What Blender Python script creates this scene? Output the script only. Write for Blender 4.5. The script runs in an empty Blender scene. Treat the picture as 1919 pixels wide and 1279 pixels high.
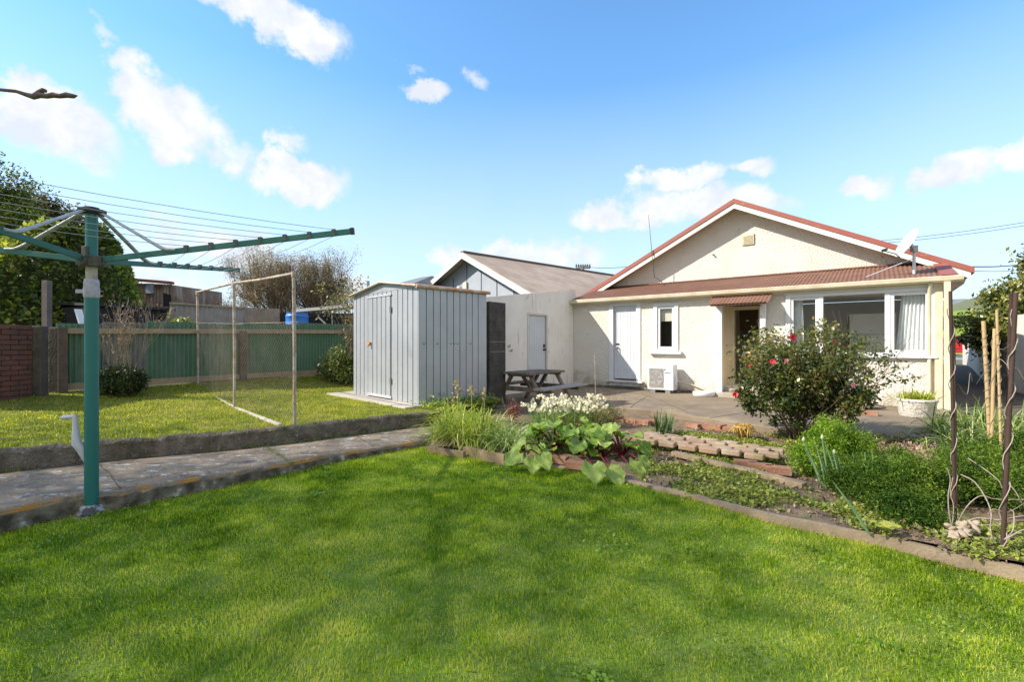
GQ = 1.0      # grass density
import bpy, bmesh, math, random
import numpy as np
from mathutils import Vector, Matrix, Quaternion
R = math.radians
C = bpy.context.scene.collection
scene = bpy.context.scene
random.seed(7)
rng = np.random.default_rng(11)

# ------------------------------------------------------------------ camera
FPX, HX, HY, H = 872.0, 959.5, 643.0, 1.40      # focal length in photo pixels, vanishing point, eye height
cam_d = bpy.data.cameras.new('camera'); cam = bpy.data.objects.new('camera', cam_d); C.objects.link(cam)
cam.location = (0, 0, H); cam.rotation_euler = (R(90), 0, 0)
cam_d.sensor_width = 36; cam_d.lens = 36 * FPX / 1919; cam_d.shift_y = 3.5 / 1919
cam_d.clip_start = .05; cam_d.clip_end = 3000
scene.camera = cam
scene.render.resolution_x = 1024; scene.render.resolution_y = 683

# ------------------------------------------------------------------ light
SUN_EL = 37.0; SX, SY = .985, .171              # the light travels towards +X, slightly +Y
sun_d = bpy.data.lights.new('sun', 'SUN'); sun = bpy.data.objects.new('sun', sun_d); C.objects.link(sun)
sun_d.energy = 3.3; sun_d.angle = R(.55); sun_d.color = (1, .93, .82)
ce, se = math.cos(R(SUN_EL)), math.sin(R(SUN_EL))
sun.rotation_euler = Vector((SX * ce, SY * ce, -se)).to_track_quat('-Z', 'Y').to_euler()
sun.location = (-20, -4, 20)
scene.view_settings.view_transform = 'Standard'; scene.view_settings.look = 'None'
scene.view_settings.exposure = 1.16; scene.view_settings.gamma = 1

world = bpy.data.worlds.new('World'); scene.world = world; world.use_nodes = True
def build_world():
    nt = world.node_tree; nt.nodes.clear(); N = nt.nodes.new; L = nt.links.new
    out = N('ShaderNodeOutputWorld'); bg = N('ShaderNodeBackground'); L(bg.outputs[0], out.inputs[0])
    sky = N('ShaderNodeTexSky'); sky.sky_type = 'NISHITA'; sky.sun_disc = False
    sky.sun_elevation = R(SUN_EL); sky.sun_rotation = math.atan2(-SX, -SY) % (2 * math.pi)
    sky.air_density = 1.0; sky.dust_density = .15; sky.ozone_density = 1.6
    hs = N('ShaderNodeHueSaturation'); hs.inputs['Saturation'].default_value = 1.0; hs.inputs['Value'].default_value = 1.0
    L(sky.outputs[0], hs.inputs['Color'])
    def m(op, a, b=None, c=None, clamp=False):
        n = N('ShaderNodeMath'); n.operation = op; n.use_clamp = clamp
        for i, v in enumerate((a, b, c)):
            if v is None: continue
            if isinstance(v, (int, float)): n.inputs[i].default_value = v
            else: L(v, n.inputs[i])
        return n.outputs[0]
    tc = N('ShaderNodeTexCoord'); sp = N('ShaderNodeSeparateXYZ'); L(tc.outputs['Generated'], sp.inputs[0])
    az = m('ARCTAN2', sp.outputs[0], sp.outputs[1]); el = m('ARCSINE', sp.outputs[2])
    def noise(scale, detail, rough):
        t = N('ShaderNodeTexNoise'); t.inputs['Scale'].default_value = scale; t.inputs['Detail'].default_value = detail
        t.inputs['Roughness'].default_value = rough; L(tc.outputs['Generated'], t.inputs['Vector']); return t
    n1 = noise(11, 12, .62); n2 = noise(5, 4, .5)
    s1 = N('ShaderNodeSeparateColor'); L(n1.outputs['Color'], s1.inputs[0])
    azd = m('ADD', az, m('MULTIPLY', m('SUBTRACT', s1.outputs[0], .5), .10))
    eld = m('ADD', el, m('MULTIPLY', m('SUBTRACT', s1.outputs[1], .5), .10))
    # clouds as (px, py, rx, ry, tilt deg, density) read off the photograph, turned into azimuth / elevation
    clouds = [(500, 20, 150, 55, 8, 1.15), (560, 55, 60, 30, 0, .6), (100, 235, 130, 75, 22, 1.35), (45, 180, 90, 40, 0, .8), (310, 215, 105, 75, 28, 1.3),
              (400, 262, 90, 50, 30, .8), (560, 335, 90, 42, -4, 1.25), (545, 262, 35, 18, 0, .5),
              (200, 55, 30, 12, 30, .35), (800, 176, 42, 20, 4, .95), (890, 150, 26, 18, 10, .5), (775, 130, 24, 10, 15, .4),
              (1275, 335, 85, 24, 0, .95), (1300, 390, 165, 36, 4, 1.0), (1170, 400, 110, 22, -6, .55), (1405, 318, 45, 18, 5, .75),
              (1615, 352, 55, 26, 0, .9), (1795, 325, 80, 38, -6, .95), (1900, 300, 60, 32, 0, .9),
              (1010, 478, 110, 32, 0, .8), (850, 478, 40, 22, 0, .7), (690, 528, 60, 18, 0, .45), (380, 470, 200, 45, 8, .55), (300, 530, 260, 40, 0, .6),
              (-250, 300, 200, 90, 10, .9), (2250, 350, 240, 60, 0, .8), (520, -170, 160, 70, 0, .9)]
    tot = None
    for (px, py, rx, ry, tilt, dens) in clouds:
        a = math.atan((px - HX) / FPX); e = math.atan((HY - py) / FPX * math.cos(a))
        ra = rx / FPX * math.cos(a) ** 2; re = ry / FPX * math.cos(a) * math.cos(e) ** 2
        ct, st = math.cos(R(tilt)), math.sin(R(tilt))
        da = m('SUBTRACT', azd, a); de = m('SUBTRACT', eld, e)
        u = m('MULTIPLY_ADD', da, ct / ra, m('MULTIPLY', de, -st / ra))
        v = m('MULTIPLY_ADD', da, st / re, m('MULTIPLY', de, ct / re))
        q = m('ADD', m('MULTIPLY', u, u), m('MULTIPLY', v, v))
        g = m('MULTIPLY', m('SUBTRACT', 1.5, q), dens, clamp=False)
        tot = g if tot is None else m('SMOOTH_MAX', tot, g, .25)
    t2 = m('ADD', tot, m('MULTIPLY', m('SUBTRACT', n1.outputs[0], .5), 5.2))
    mr = N('ShaderNodeMapRange'); mr.interpolation_type = 'SMOOTHSTEP'; L(t2, mr.inputs[0])
    mr.inputs[1].default_value = .0; mr.inputs[2].default_value = 1.25
    # unseen broken cloud added behind the camera as neutral fill light
    bk = N('ShaderNodeMapRange'); L(sp.outputs[1], bk.inputs[0]); bk.inputs[1].default_value = -.02; bk.inputs[2].default_value = -.35
    n3 = noise(2.2, 6, .55); b3 = N('ShaderNodeMapRange'); b3.interpolation_type = 'SMOOTHSTEP'; L(n3.outputs[0], b3.inputs[0]); b3.inputs[1].default_value = .34; b3.inputs[2].default_value = .52
    mask = m('MULTIPLY', m('MAXIMUM', mr.outputs[0], m('MULTIPLY', bk.outputs[0], b3.outputs[0])), .97)
    # thin high veil that pales the sky near the horizon
    veil = N('ShaderNodeMapRange'); L(el, veil.inputs[0]); veil.inputs[1].default_value = 0.0; veil.inputs[2].default_value = .50
    veil.inputs[3].default_value = .96; veil.inputs[4].default_value = 0.0
    vn = m('MULTIPLY', veil.outputs[0], m('ADD', .75, m('MULTIPLY', n2.outputs[0], .5)), clamp=True)
    wcol = N('ShaderNodeRGB'); wcol.outputs[0].default_value = (CLOUD * .80, CLOUD * .88, CLOUD * .98, 1)
    n4 = noise(16, 8, .6); cr4 = N('ShaderNodeMapRange'); L(n4.outputs[0], cr4.inputs[0]); cr4.inputs[1].default_value = .38; cr4.inputs[2].default_value = .62
    ccol = N('ShaderNodeMix'); ccol.data_type = 'RGBA'; L(cr4.outputs[0], ccol.inputs[0]); ccol.inputs[6].default_value = (CLOUD * .82, CLOUD * .87, CLOUD * .95, 1); ccol.inputs[7].default_value = (CLOUD * 1.04, CLOUD * 1.04, CLOUD * 1.04, 1)
    blue = N('ShaderNodeMix'); blue.data_type = 'RGBA'; blue.blend_type = 'MULTIPLY'; blue.inputs[0].default_value = 1
    L(hs.outputs[0], blue.inputs[6]); blue.inputs[7].default_value = SKYTINT
    m1 = N('ShaderNodeMix'); m1.data_type = 'RGBA'; L(vn, m1.inputs[0]); L(blue.outputs[2], m1.inputs[6]); L(wcol.outputs[0], m1.inputs[7])
    m2 = N('ShaderNodeMix'); m2.data_type = 'RGBA'; L(mask, m2.inputs[0]); L(m1.outputs[2], m2.inputs[6]); L(ccol.outputs[2], m2.inputs[7])
    L(m2.outputs[2], bg.inputs[0]); bg.inputs[1].default_value = .15
CLOUD = 3.05; SKYTINT = (.60, .86, .99, 1)
build_world()

# ------------------------------------------------------------------ helpers
def P(px, Y, z): return Vector(((px - HX) / FPX * Y, Y, z))              # photo column + depth -> world
def ZZ(py, Y): return H + (HY - py) / FPX * Y
def G(px, py, z=0.0):                                                    # photo pixel -> point on the level z
    Y = (H - z) * FPX / (py - HY); return Vector(((px - HX) / FPX * Y, Y, z))
def Q(px, py, Y): return Vector(((px - HX) / FPX * Y, Y, ZZ(py, Y)))

def tag(o, label=None, cat=None, group=None, kind=None):
    if label: o['label'] = label
    if cat: o['category'] = cat
    if group: o['group'] = group
    if kind: o['kind'] = kind
    return o
def empty(name, loc, label=None, cat=None, group=None):
    o = bpy.data.objects.new(name, None); C.objects.link(o); o.location = loc; o.empty_display_size = .1
    return tag(o, label, cat, group)
def rootloc(p):
    while p.parent is not None: p = p.parent
    return Vector(p.location)
def link_mesh(name, me, verts_shift, parent):
    o = bpy.data.objects.new(name, me); C.objects.link(o)
    if parent is not None: o.parent = parent
    else: o.location = verts_shift
    return o
def mesh_np(name, V, F, mat, parent=None, tint=None, smooth=False, origin=None):
    """V (n,3), F (m,k) all faces with k corners"""
    V = np.asarray(V, dtype=np.float64).reshape(-1, 3); F = np.asarray(F, dtype=np.int32); k = F.shape[1]
    if parent is not None: sh = rootloc(parent)
    elif origin is not None: sh = Vector(origin)
    else: sh = Vector(((V[:, 0].min() + V[:, 0].max()) / 2, (V[:, 1].min() + V[:, 1].max()) / 2, V[:, 2].min()))
    V = V - np.array(sh)
    me = bpy.data.meshes.new(name)
    me.vertices.add(len(V)); me.vertices.foreach_set('co', V.astype(np.float32).ravel())
    me.loops.add(F.size); me.loops.foreach_set('vertex_index', F.ravel())
    me.polygons.add(len(F)); me.polygons.foreach_set('loop_start', np.arange(0, F.size, k, dtype=np.int32))
    me.polygons.foreach_set('loop_total', np.full(len(F), k, dtype=np.int32))
    if smooth: me.polygons.foreach_set('use_smooth', np.ones(len(F), dtype=bool))
    if tint is not None:
        at = me.attributes.new('tint', 'FLOAT', 'FACE'); at.data.foreach_set('value', np.asarray(tint, dtype=np.float32))
    me.update(calc_edges=True); me.validate(); me.materials.append(mat)
    return link_mesh(name, me, sh, parent)

class MB:
    def __init__(s): s.v = []; s.f = []; s.sm = []
    def add(s, vs, fs, smooth=False):
        b = len(s.v); s.v += [Vector(v) for v in vs]; s.f += [tuple(b + i for i in f) for f in fs]; s.sm += [smooth] * len(fs); return s
    def obox(s, o, ax, ay, az):            # corner + three edge vectors
        o, ax, ay, az = Vector(o), Vector(ax), Vector(ay), Vector(az)
        if ax.cross(ay).dot(az) < 0: ax, ay = ay, ax
        vs = [o, o + ax, o + ax + ay, o + ay]; vs += [v + az for v in vs]
        return s.add(vs, [(3, 2, 1, 0), (4, 5, 6, 7), (0, 1, 5, 4), (1, 2, 6, 5), (2, 3, 7, 6), (3, 0, 4, 7)])
    def box(s, c, size, rz=0, rot=None):
        M = rot if rot is not None else Matrix.Rotation(rz, 3, 'Z')
        ax, ay, az = M @ Vector((size[0], 0, 0)), M @ Vector((0, size[1], 0)), M @ Vector((0, 0, size[2]))
        return s.obox(Vector(c) - (ax + ay + az) / 2, ax, ay, az)
    def bar(s, a, b, w, h, up=(0, 0, 1)):   # beam from a to b, width w, height h
        a, b = Vector(a), Vector(b); d = (b - a); up = Vector(up); sd = d.cross(up)
        if sd.length < 1e-6: sd = d.cross(Vector((1, 0, 0)))
        sd.normalize(); u2 = sd.cross(d).normalized()
        return s.obox(a - sd * w / 2 - u2 * h / 2, d, sd * w, u2 * h)
    def tube(s, pts, r, n=8, cap=True):
        pts = [Vector(p) for p in pts]; rs = r if isinstance(r, (list, tuple)) else [r] * len(pts)
        rings = []; prev = None
        for i, p in enumerate(pts):
            d = (pts[min(i + 1, len(pts) - 1)] - pts[max(i - 1, 0)])
            if d.length < 1e-9: d = Vector((0, 0, 1))
            d.normalize()
            if prev is None:
                x = d.cross(Vector((0, 0, 1)))
                if x.length < 1e-3: x = Vector((1, 0, 0))
            else: x = prev - d * prev.dot(d)
            x.normalize(); prev = x; y = d.cross(x)
            rings.append([p + (x * math.cos(t) + y * math.sin(t)) * rs[i] for t in [2 * math.pi * k / n for k in range(n)]])
        vs = [v for rg in rings for v in rg]; fs = []
        for i in range(len(rings) - 1):
            for k in range(n):
                fs.append((i * n + k, i * n + (k + 1) % n, (i + 1) * n + (k + 1) % n, (i + 1) * n + k))
        s.add(vs, fs, n > 5)
        if cap:
            s.add(rings[0], [tuple(reversed(range(n)))]); s.add(rings[-1], [tuple(range(n))])
        return s
    def lathe(s, c, prof, n=24, squash=1.0):
        c = Vector(c); vs = []; fs = []
        for (r, z) in prof:
            for k in range(n):
                t = 2 * math.pi * k / n; vs.append(c + Vector((r * math.cos(t), r * math.sin(t) * squash, z)))
        for i in range(len(prof) - 1):
            for k in range(n): fs.append((i * n + k, i * n + (k + 1) % n, (i + 1) * n + (k + 1) % n, (i + 1) * n + k))
        return s.add(vs, fs, True)
    def prism(s, poly, ext):               # planar polygon + extrusion vector
        poly = [Vector(p) for p in poly]; ext = Vector(ext); n = len(poly)
        nrm = Vector((0, 0, 0))
        for i in range(n): nrm += (poly[i] - poly[0]).cross(poly[(i + 1) % n] - poly[0])
        if nrm.dot(ext) < 0: poly.reverse()
        vs = poly + [p + ext for p in poly]
        return s.add(vs, [tuple(reversed(range(n))), tuple(range(n, 2 * n))] + [(i, (i + 1) % n, n + (i + 1) % n, n + i) for i in range(n)])
    def grid(s, fn, nu, nv, smooth=True):  # fn(i/nu, j/nv) -> point
        vs = [fn(i / nu, j / nv) for j in range(nv + 1) for i in range(nu + 1)]
        fs = [(j * (nu + 1) + i, j * (nu + 1) + i + 1, (j + 1) * (nu + 1) + i + 1, (j + 1) * (nu + 1) + i) for j in range(nv) for i in range(nu)]
        return s.add(vs, fs, smooth)
    def build(s, name, mat, parent=None, bevel=0, origin=None, label=None):
        V = np.array([tuple(v) for v in s.v])
        if parent is not None: sh = rootloc(parent)
        elif origin is not None: sh = Vector(origin)
        else: sh = Vector(((V[:, 0].min() + V[:, 0].max()) / 2, (V[:, 1].min() + V[:, 1].max()) / 2, V[:, 2].min()))
        me = bpy.data.meshes.new(name); me.from_pydata([tuple(v - sh) for v in s.v], [], s.f)
        me.polygons.foreach_set('use_smooth', s.sm); me.materials.append(mat); me.update()
        o = link_mesh(name, me, sh, parent)
        if bevel:
            b = o.modifiers.new('bevel', 'BEVEL'); b.width = bevel; b.segments = 2; b.limit_method = 'ANGLE'; b.angle_limit = R(40)
        if label: o['label'] = label
        return o

# ------------------------------------------------------------------ materials
def mat(name, col, rough=.7, col2=None, nscale=6, ndetail=6, mixlo=.35, mixhi=.65, bump=0, bscale=40, metal=0, spec=.4,
        extra=None, aniso=None, bdist=.01, coord='Object'):
    m = bpy.data.materials.new(name); m.use_nodes = True; nt = m.node_tree; b = nt.nodes['Principled BSDF']
    N = nt.nodes.new; L = nt.links.new
    b.inputs['Roughness'].default_value = rough; b.inputs['Metallic'].default_value = metal; b.inputs['Specular IOR Level'].default_value = spec
    tc = N('ShaderNodeTexCoord'); vec = tc.outputs[coord]
    if aniso:
        mp = N('ShaderNodeMapping'); mp.inputs['Scale'].default_value = aniso; L(vec, mp.inputs[0]); avec = mp.outputs[0]
    else: avec = vec
    cur = None
    if col2 is not None:
        t = N('ShaderNodeTexNoise'); t.inputs['Scale'].default_value = nscale; t.inputs['Detail'].default_value = ndetail; t.inputs['Roughness'].default_value = .62
        L(avec, t.inputs['Vector']); r = N('ShaderNodeMapRange'); r.inputs[1].default_value = mixlo; r.inputs[2].default_value = mixhi; L(t.outputs[0], r.inputs[0])
        mx = N('ShaderNodeMix'); mx.data_type = 'RGBA'; L(r.outputs[0], mx.inputs[0]); mx.inputs[6].default_value = (*col, 1); mx.inputs[7].default_value = (*col2, 1)
        cur = mx.outputs[2]
    for e in (extra or []):                # (colour, scale, lo, hi, aniso, kind) : stains, lichen, rust ...
        c, sc, lo, hi, an = e[:5]; kind = e[5] if len(e) > 5 else 'noise'
        if an: mp = N('ShaderNodeMapping'); mp.inputs['Scale'].default_value = an; L(vec, mp.inputs[0]); v2 = mp.outputs[0]
        else: v2 = vec
        t = N('ShaderNodeTexNoise'); t.inputs['Scale'].default_value = sc; t.inputs['Detail'].default_value = 8; t.inputs['Roughness'].default_value = .65; L(v2, t.inputs['Vector'])
        r = N('ShaderNodeMapRange'); r.inputs[1].default_value = lo; r.inputs[2].default_value = hi; L(t.outputs[0], r.inputs[0])
        mx = N('ShaderNodeMix'); mx.data_type = 'RGBA'; L(r.outputs[0], mx.inputs[0])
        if cur is None: mx.inputs[6].default_value = (*col, 1)
        else: L(cur, mx.inputs[6])
        mx.inputs[7].default_value = (*c, 1); cur = mx.outputs[2]
    if cur is None: b.inputs['Base Color'].default_value = (*col, 1)
    else: L(cur, b.inputs['Base Color'])
    if bump:
        t = N('ShaderNodeTexNoise'); t.inputs['Scale'].default_value = bscale; t.inputs['Detail'].default_value = 5; L(avec, t.inputs['Vector'])
        bp = N('ShaderNodeBump'); bp.inputs['Strength'].default_value = bump; bp.inputs['Distance'].default_value = bdist; L(t.outputs[0], bp.inputs['Height']); L(bp.outputs[0], b.inputs['Normal'])
    return m

def leafmat(name, dark, light, rough=.45, trans=.35, hue=None, patch=1.2, spec=.35):
    """leaf colour between dark and light by the per-leaf tint attribute plus a slow drift through the plant"""
    m = bpy.data.materials.new(name); m.use_nodes = True; nt = m.node_tree; N = nt.nodes.new; L = nt.links.new
    b = nt.nodes['Principled BSDF']; out = nt.nodes['Material Output']
    b.inputs['Roughness'].default_value = rough; b.inputs['Specular IOR Level'].default_value = spec
    at = N('ShaderNodeAttribute'); at.attribute_name = 'tint'
    tc = N('ShaderNodeTexCoord'); t = N('ShaderNodeTexNoise'); t.inputs['Scale'].default_value = patch; t.inputs['Detail'].default_value = 4; L(tc.outputs['Object'], t.inputs['Vector'])
    a = N('ShaderNodeMath'); a.operation = 'MULTIPLY_ADD'; L(t.outputs[0], a.inputs[0]); a.inputs[1].default_value = 1.1; a.inputs[2].default_value = -.55
    s = N('ShaderNodeMath'); s.operation = 'ADD'; s.use_clamp = True; L(at.outputs['Fac'], s.inputs[0]); L(a.outputs[0], s.inputs[1])
    mx = N('ShaderNodeValToRGB'); cr = mx.color_ramp
    cols = [dark] + (hue or []) + [light]
    cr.elements[0].color = (*cols[0], 1); cr.elements[1].color = (*cols[-1], 1)
    for i, c in enumerate(cols[1:-1]):
        e = cr.elements.new((i + 1) / (len(cols) - 1)); e.color = (*c, 1)
    L(s.outputs[0], mx.inputs[0]); L(mx.outputs[0], b.inputs['Base Color'])
    tr = N('ShaderNodeBsdfTranslucent'); tm = N('ShaderNodeMix'); tm.data_type = 'RGBA'; tm.blend_type = 'MULTIPLY'; tm.inputs[0].default_value = 1
    L(mx.outputs[0], tm.inputs[6]); tm.inputs[7].default_value = (1.25, 1.3, .55, 1); L(tm.outputs[2], tr.inputs[0])
    ms = N('ShaderNodeMixShader'); ms.inputs[0].default_value = trans; L(b.outputs[0], ms.inputs[1]); L(tr.outputs[0], ms.inputs[2]); L(ms.outputs[0], out.inputs[0])
    return m

def glassmat():
    m = bpy.data.materials.new('window_glass'); m.use_nodes = True; nt = m.node_tree; nt.nodes.clear(); N = nt.nodes.new; L = nt.links.new
    out = N('ShaderNodeOutputMaterial'); t = N('ShaderNodeBsdfTransparent'); t.inputs[0].default_value = (.95, .965, .96, 1)
    g = N('ShaderNodeBsdfGlossy'); g.inputs['Roughness'].default_value = .02; f = N('ShaderNodeFresnel'); f.inputs[0].default_value = 1.5
    ge = N('ShaderNodeNewGeometry'); iv = N('ShaderNodeMath'); iv.operation = 'SUBTRACT'; iv.inputs[0].default_value = 1; L(ge.outputs['Backfacing'], iv.inputs[1]); mu = N('ShaderNodeMath'); mu.operation = 'MULTIPLY'; L(iv.outputs[0], mu.inputs[0]); L(f.outputs[0], mu.inputs[1])
    x = N('ShaderNodeMixShader'); L(mu.outputs[0], x.inputs[0]); L(t.outputs[0], x.inputs[1]); L(g.outputs[0], x.inputs[2]); L(x.outputs[0], out.inputs[0])
    return m

# ------------------------------------------------------------------ foliage
def rand_unit(n, g=None):
    g = g or rng; v = g.normal(size=(n, 3)); return v / np.linalg.norm(v, axis=1)[:, None]
def leaf_quads(Pn, size, up=.4, aspect=.5, out=None, fold=.25, jitter=.4):
    """diamond leaves: returns V (4n,3), F (n,4)"""
    n = len(Pn); d = rand_unit(n)
    if out is not None: d = d + out * .9
    d[:, 2] += rng.normal(0, .2, n); d /= np.linalg.norm(d, axis=1)[:, None]
    nr = rand_unit(n); nr[:, 2] += up * 2.0
    nr -= (nr * d).sum(1)[:, None] * d; nr /= np.linalg.norm(nr, axis=1)[:, None] + 1e-9
    sd = np.cross(d, nr); L_ = size * (1 + rng.uniform(-jitter, jitter, n))[:, None]
    W = L_ * aspect * .5
    mid = Pn + d * L_ * .45
    V = np.stack([Pn, mid + sd * W + nr * L_ * fold * .3, Pn + d * L_ - nr * L_ * fold * .25, mid - sd * W + nr * L_ * fold * .3], 1)
    return V.reshape(-1, 3), np.arange(4 * n).reshape(n, 4)
def clumped(center, rad, n, nclump, cr, shell=.55, flat=0.0, g=None):
    """n leaf positions gathered in nclump clumps through an ellipsoid; also returns a per leaf tint"""
    g = g or rng
    u = rand_unit(nclump, g); r = g.uniform(shell, 1, nclump) ** .8
    cc = u * r[:, None]; cc[:, 2] = np.where(cc[:, 2] < -flat, cc[:, 2] * .8, cc[:, 2])
    cc = cc * np.array(rad) + np.array(center)
    idx = g.integers(0, nclump, n); sz = g.uniform(.55, 1.35, nclump)
    p = cc[idx] + g.normal(size=(n, 3)) * cr * sz[idx][:, None]
    ct = g.uniform(-.22, .22, nclump)
    return p, np.clip(.5 + ct[idx] + g.normal(0, .2, n), 0, 1), cc
def foliage(name, Pn, tint, size, mt, parent=None, **kw):
    V, F = leaf_quads(Pn, size, **kw)
    return mesh_np(name, V, F, mt, parent, tint)
def blades(base, dirs, length, width, droop, seg=4, g=None):
    """strap leaves: base (n,3), dirs (n,3) unit; arcs that bend down; returns V,F"""
    n = len(base); t = np.linspace(0, 1, seg + 1)
    length = np.broadcast_to(length, n); width = np.broadcast_to(width, n); droop = np.broadcast_to(droop, n)
    sd = np.cross(dirs, np.array([0, 0, 1.])); sd += rng.normal(0, .15, (n, 3)); sd /= np.linalg.norm(sd, axis=1)[:, None] + 1e-9
    vs = []
    for k in t:
        c = base + dirs * (length * k)[:, None]; c = c.copy(); c[:, 2] -= droop * length * k ** 2.2
        w = width * (.75 + .5 * k) * (1 - k ** 2.5) * .5 + .0004
        vs += [c - sd * w[:, None], c + sd * w[:, None]]
    V = np.stack(vs, 1)                     # n, 2(seg+1), 3
    b = np.arange(n)[:, None] * (2 * (seg + 1)); F = []
    for k in range(seg):
        F.append(np.stack([b[:, 0] + 2 * k, b[:, 0] + 2 * k + 1, b[:, 0] + 2 * k + 3, b[:, 0] + 2 * k + 2], 1))
    F = np.stack(F, 1).reshape(-1, 4)
    return V.reshape(-1, 3), F
def strap_plant(name, centres, n, length, width, mt, parent=None, spread=.12, tilt=(.15, .9), droop=(.2, .7), seg=5):
    cs = np.array([tuple(c) for c in centres]); idx = rng.integers(0, len(cs), n)
    base = cs[idx] + np.c_[rng.normal(0, spread, (n, 2)), np.zeros(n)]
    a = rng.uniform(0, 2 * math.pi, n); tl = rng.uniform(*tilt, n)
    d = np.c_[np.cos(a) * np.sin(tl), np.sin(a) * np.sin(tl), np.cos(tl)]
    V, F = blades(base, d, length * rng.uniform(.55, 1.15, n), width * rng.uniform(.6, 1.2, n), rng.uniform(*droop, n), seg)
    tint = np.repeat(np.clip(rng.normal(.5, .25, n), 0, 1), seg)
    return mesh_np(name, V, F, mt, parent, tint)
def branches(mb, start, direction, length, radius, depth, spread=.6, n=3, taper=.62, up=.1, g=random, minr=.003, sides=6):
    """recursive limbs added to one mesh; returns the tip points"""
    pts = [Vector(start)]; d = Vector(direction).normalized(); rs = [radius]; k = 4
    for i in range(k):
        d = (d + Vector((g.uniform(-1, 1), g.uniform(-1, 1), g.uniform(-.6, 1) + up)) * .16).normalized()
        pts.append(pts[-1] + d * length / k); rs.append(radius * (1 - (1 - taper) * (i + 1) / k))
    mb.tube(pts, rs, sides, cap=False); tips = [pts[-1]]
    if depth > 0:
        for j in range(n):
            q = pts[g.choice([2, 3, 4])] if j else pts[-1]
            nd = (d + Vector((g.uniform(-1, 1), g.uniform(-1, 1), g.uniform(-.5, .9) + up)) * spread).normalized()
            tips += branches(mb, q, nd, length * g.uniform(.6, .85), max(minr, rs[-1] * g.uniform(.6, .9)), depth - 1, spread, n, taper, up, g, minr, max(3, sides - 1))
    return tips
def sheet(name, poly, zf, res, mt, kind='structure', skirt=0):
    """polygon (list of xy) cut into a grid and lifted to zf(x, y)"""
    bm = bmesh.new(); vs = [bm.verts.new((p[0], p[1], 0)) for p in poly]; bm.faces.new(vs)
    bm.normal_update()
    if list(bm.faces)[0].normal.z < 0: bmesh.ops.reverse_faces(bm, faces=bm.faces[:])
    xs = [p[0] for p in poly]; ys = [p[1] for p in poly]
    for a, (lo, hi) in enumerate(((min(xs), max(xs)), (min(ys), max(ys)))):
        k = int((hi - lo) / res)
        for i in range(1, k + 1):
            co = [0, 0, 0]; co[a] = lo + i * (hi - lo) / (k + 1); no = [0, 0, 0]; no[a] = 1
            bmesh.ops.bisect_plane(bm, geom=bm.verts[:] + bm.edges[:] + bm.faces[:], plane_co=co, plane_no=no, dist=1e-6)
    bmesh.ops.triangulate(bm, faces=[f for f in bm.faces if len(f.verts) > 4])
    if skirt:
        be = [e for e in bm.edges if len(e.link_faces) == 1]
    for v in bm.verts: v.co.z = zf(v.co.x, v.co.y)
    if skirt:
        r = bmesh.ops.extrude_edge_only(bm, edges=be)
        for v in [g_ for g_ in r['geom'] if isinstance(g_, bmesh.types.BMVert)]: v.co.z -= skirt
        bmesh.ops.recalc_face_normals(bm, faces=bm.faces[:])
    for f in bm.faces: f.smooth = abs(f.normal.z) > .6
    me = bpy.data.meshes.new(name); bm.to_mesh(me); bm.free(); me.materials.append(mt)
    o = bpy.data.objects.new(name, me); C.objects.link(o); o['kind'] = kind
    return o
def inpoly(x, y, poly):
    x = np.asarray(x); y = np.asarray(y); r = np.zeros(x.shape, bool); n = len(poly)
    for i in range(n):
        x1, y1 = poly[i][:2]; x2, y2 = poly[(i + 1) % n][:2]
        if y1 == y2: continue
        c = ((y1 > y) != (y2 > y)) & (x < (x2 - x1) * (y - y1) / (y2 - y1) + x1); r ^= c
    return r
def vnoise(x, y, s, seed=0):               # cheap smooth value noise for placement and relief
    g = np.random.default_rng(seed); T = g.random((64, 64)); x = np.asarray(x) * s; y = np.asarray(y) * s
    xi = np.floor(x).astype(int); yi = np.floor(y).astype(int); fx = x - xi; fy = y - yi; fx = fx * fx * (3 - 2 * fx); fy = fy * fy * (3 - 2 * fy)
    a = T[xi % 64, yi % 64]; b = T[(xi + 1) % 64, yi % 64]; c = T[xi % 64, (yi + 1) % 64]; d = T[(xi + 1) % 64, (yi + 1) % 64]
    return (a * (1 - fx) + b * fx) * (1 - fy) + (c * (1 - fx) + d * fx) * fy

GLASS = glassmat()
M = {}
M['white'] = mat('white_paint', (.80, .80, .78), .5, (.72, .71, .67), 3, bump=.1, bscale=60)
M['white_trim'] = mat('white_trim', (.66, .67, .69), .45, (.64, .64, .64), 5)
M['cream_trim'] = mat('cream_trim', (.68, .62, .47), .55, (.58, .50, .34), 4, extra=[((.30, .22, .13), 7, .66, .8, None)])
M['white_barge'] = mat('white_barge', (.78, .76, .70), .55, (.68, .65, .56), 3)
M['dark'] = mat('dark_void', (.03, .028, .026), .9)
M['black_metal'] = mat('black_metal', (.03, .03, .032), .5)
M['grey_metal'] = mat('grey_metal', (.38, .39, .41), .4, (.28, .29, .30), 8, metal=.6)
M['pale_metal'] = mat('pale_metal', (.62, .63, .66), .4, (.5, .5, .54), 9, metal=.3)
M['rust_pipe'] = mat('rusty_pipe', (.42, .38, .33), .7, (.30, .17, .09), 9, mixlo=.42, mixhi=.62, bump=.3, bscale=90, extra=[((.62, .58, .5), 22, .55, .7, None)])
M['bark'] = mat('bark', (.13, .10, .075), .9, (.22, .18, .14), 12, bump=.6, bscale=30)
M['pale_bark'] = mat('pale_bark', (.42, .34, .25), .85, (.30, .23, .16), 14, bump=.4, bscale=50)
M['brick'] = mat('brick_red', (.27, .12, .07), .9, (.36, .20, .125), 9, bump=.5, bscale=60, extra=[((.45, .40, .32), 14, .60, .72, None), ((.12, .13, .05), 9, .62, .75, None)])
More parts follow.
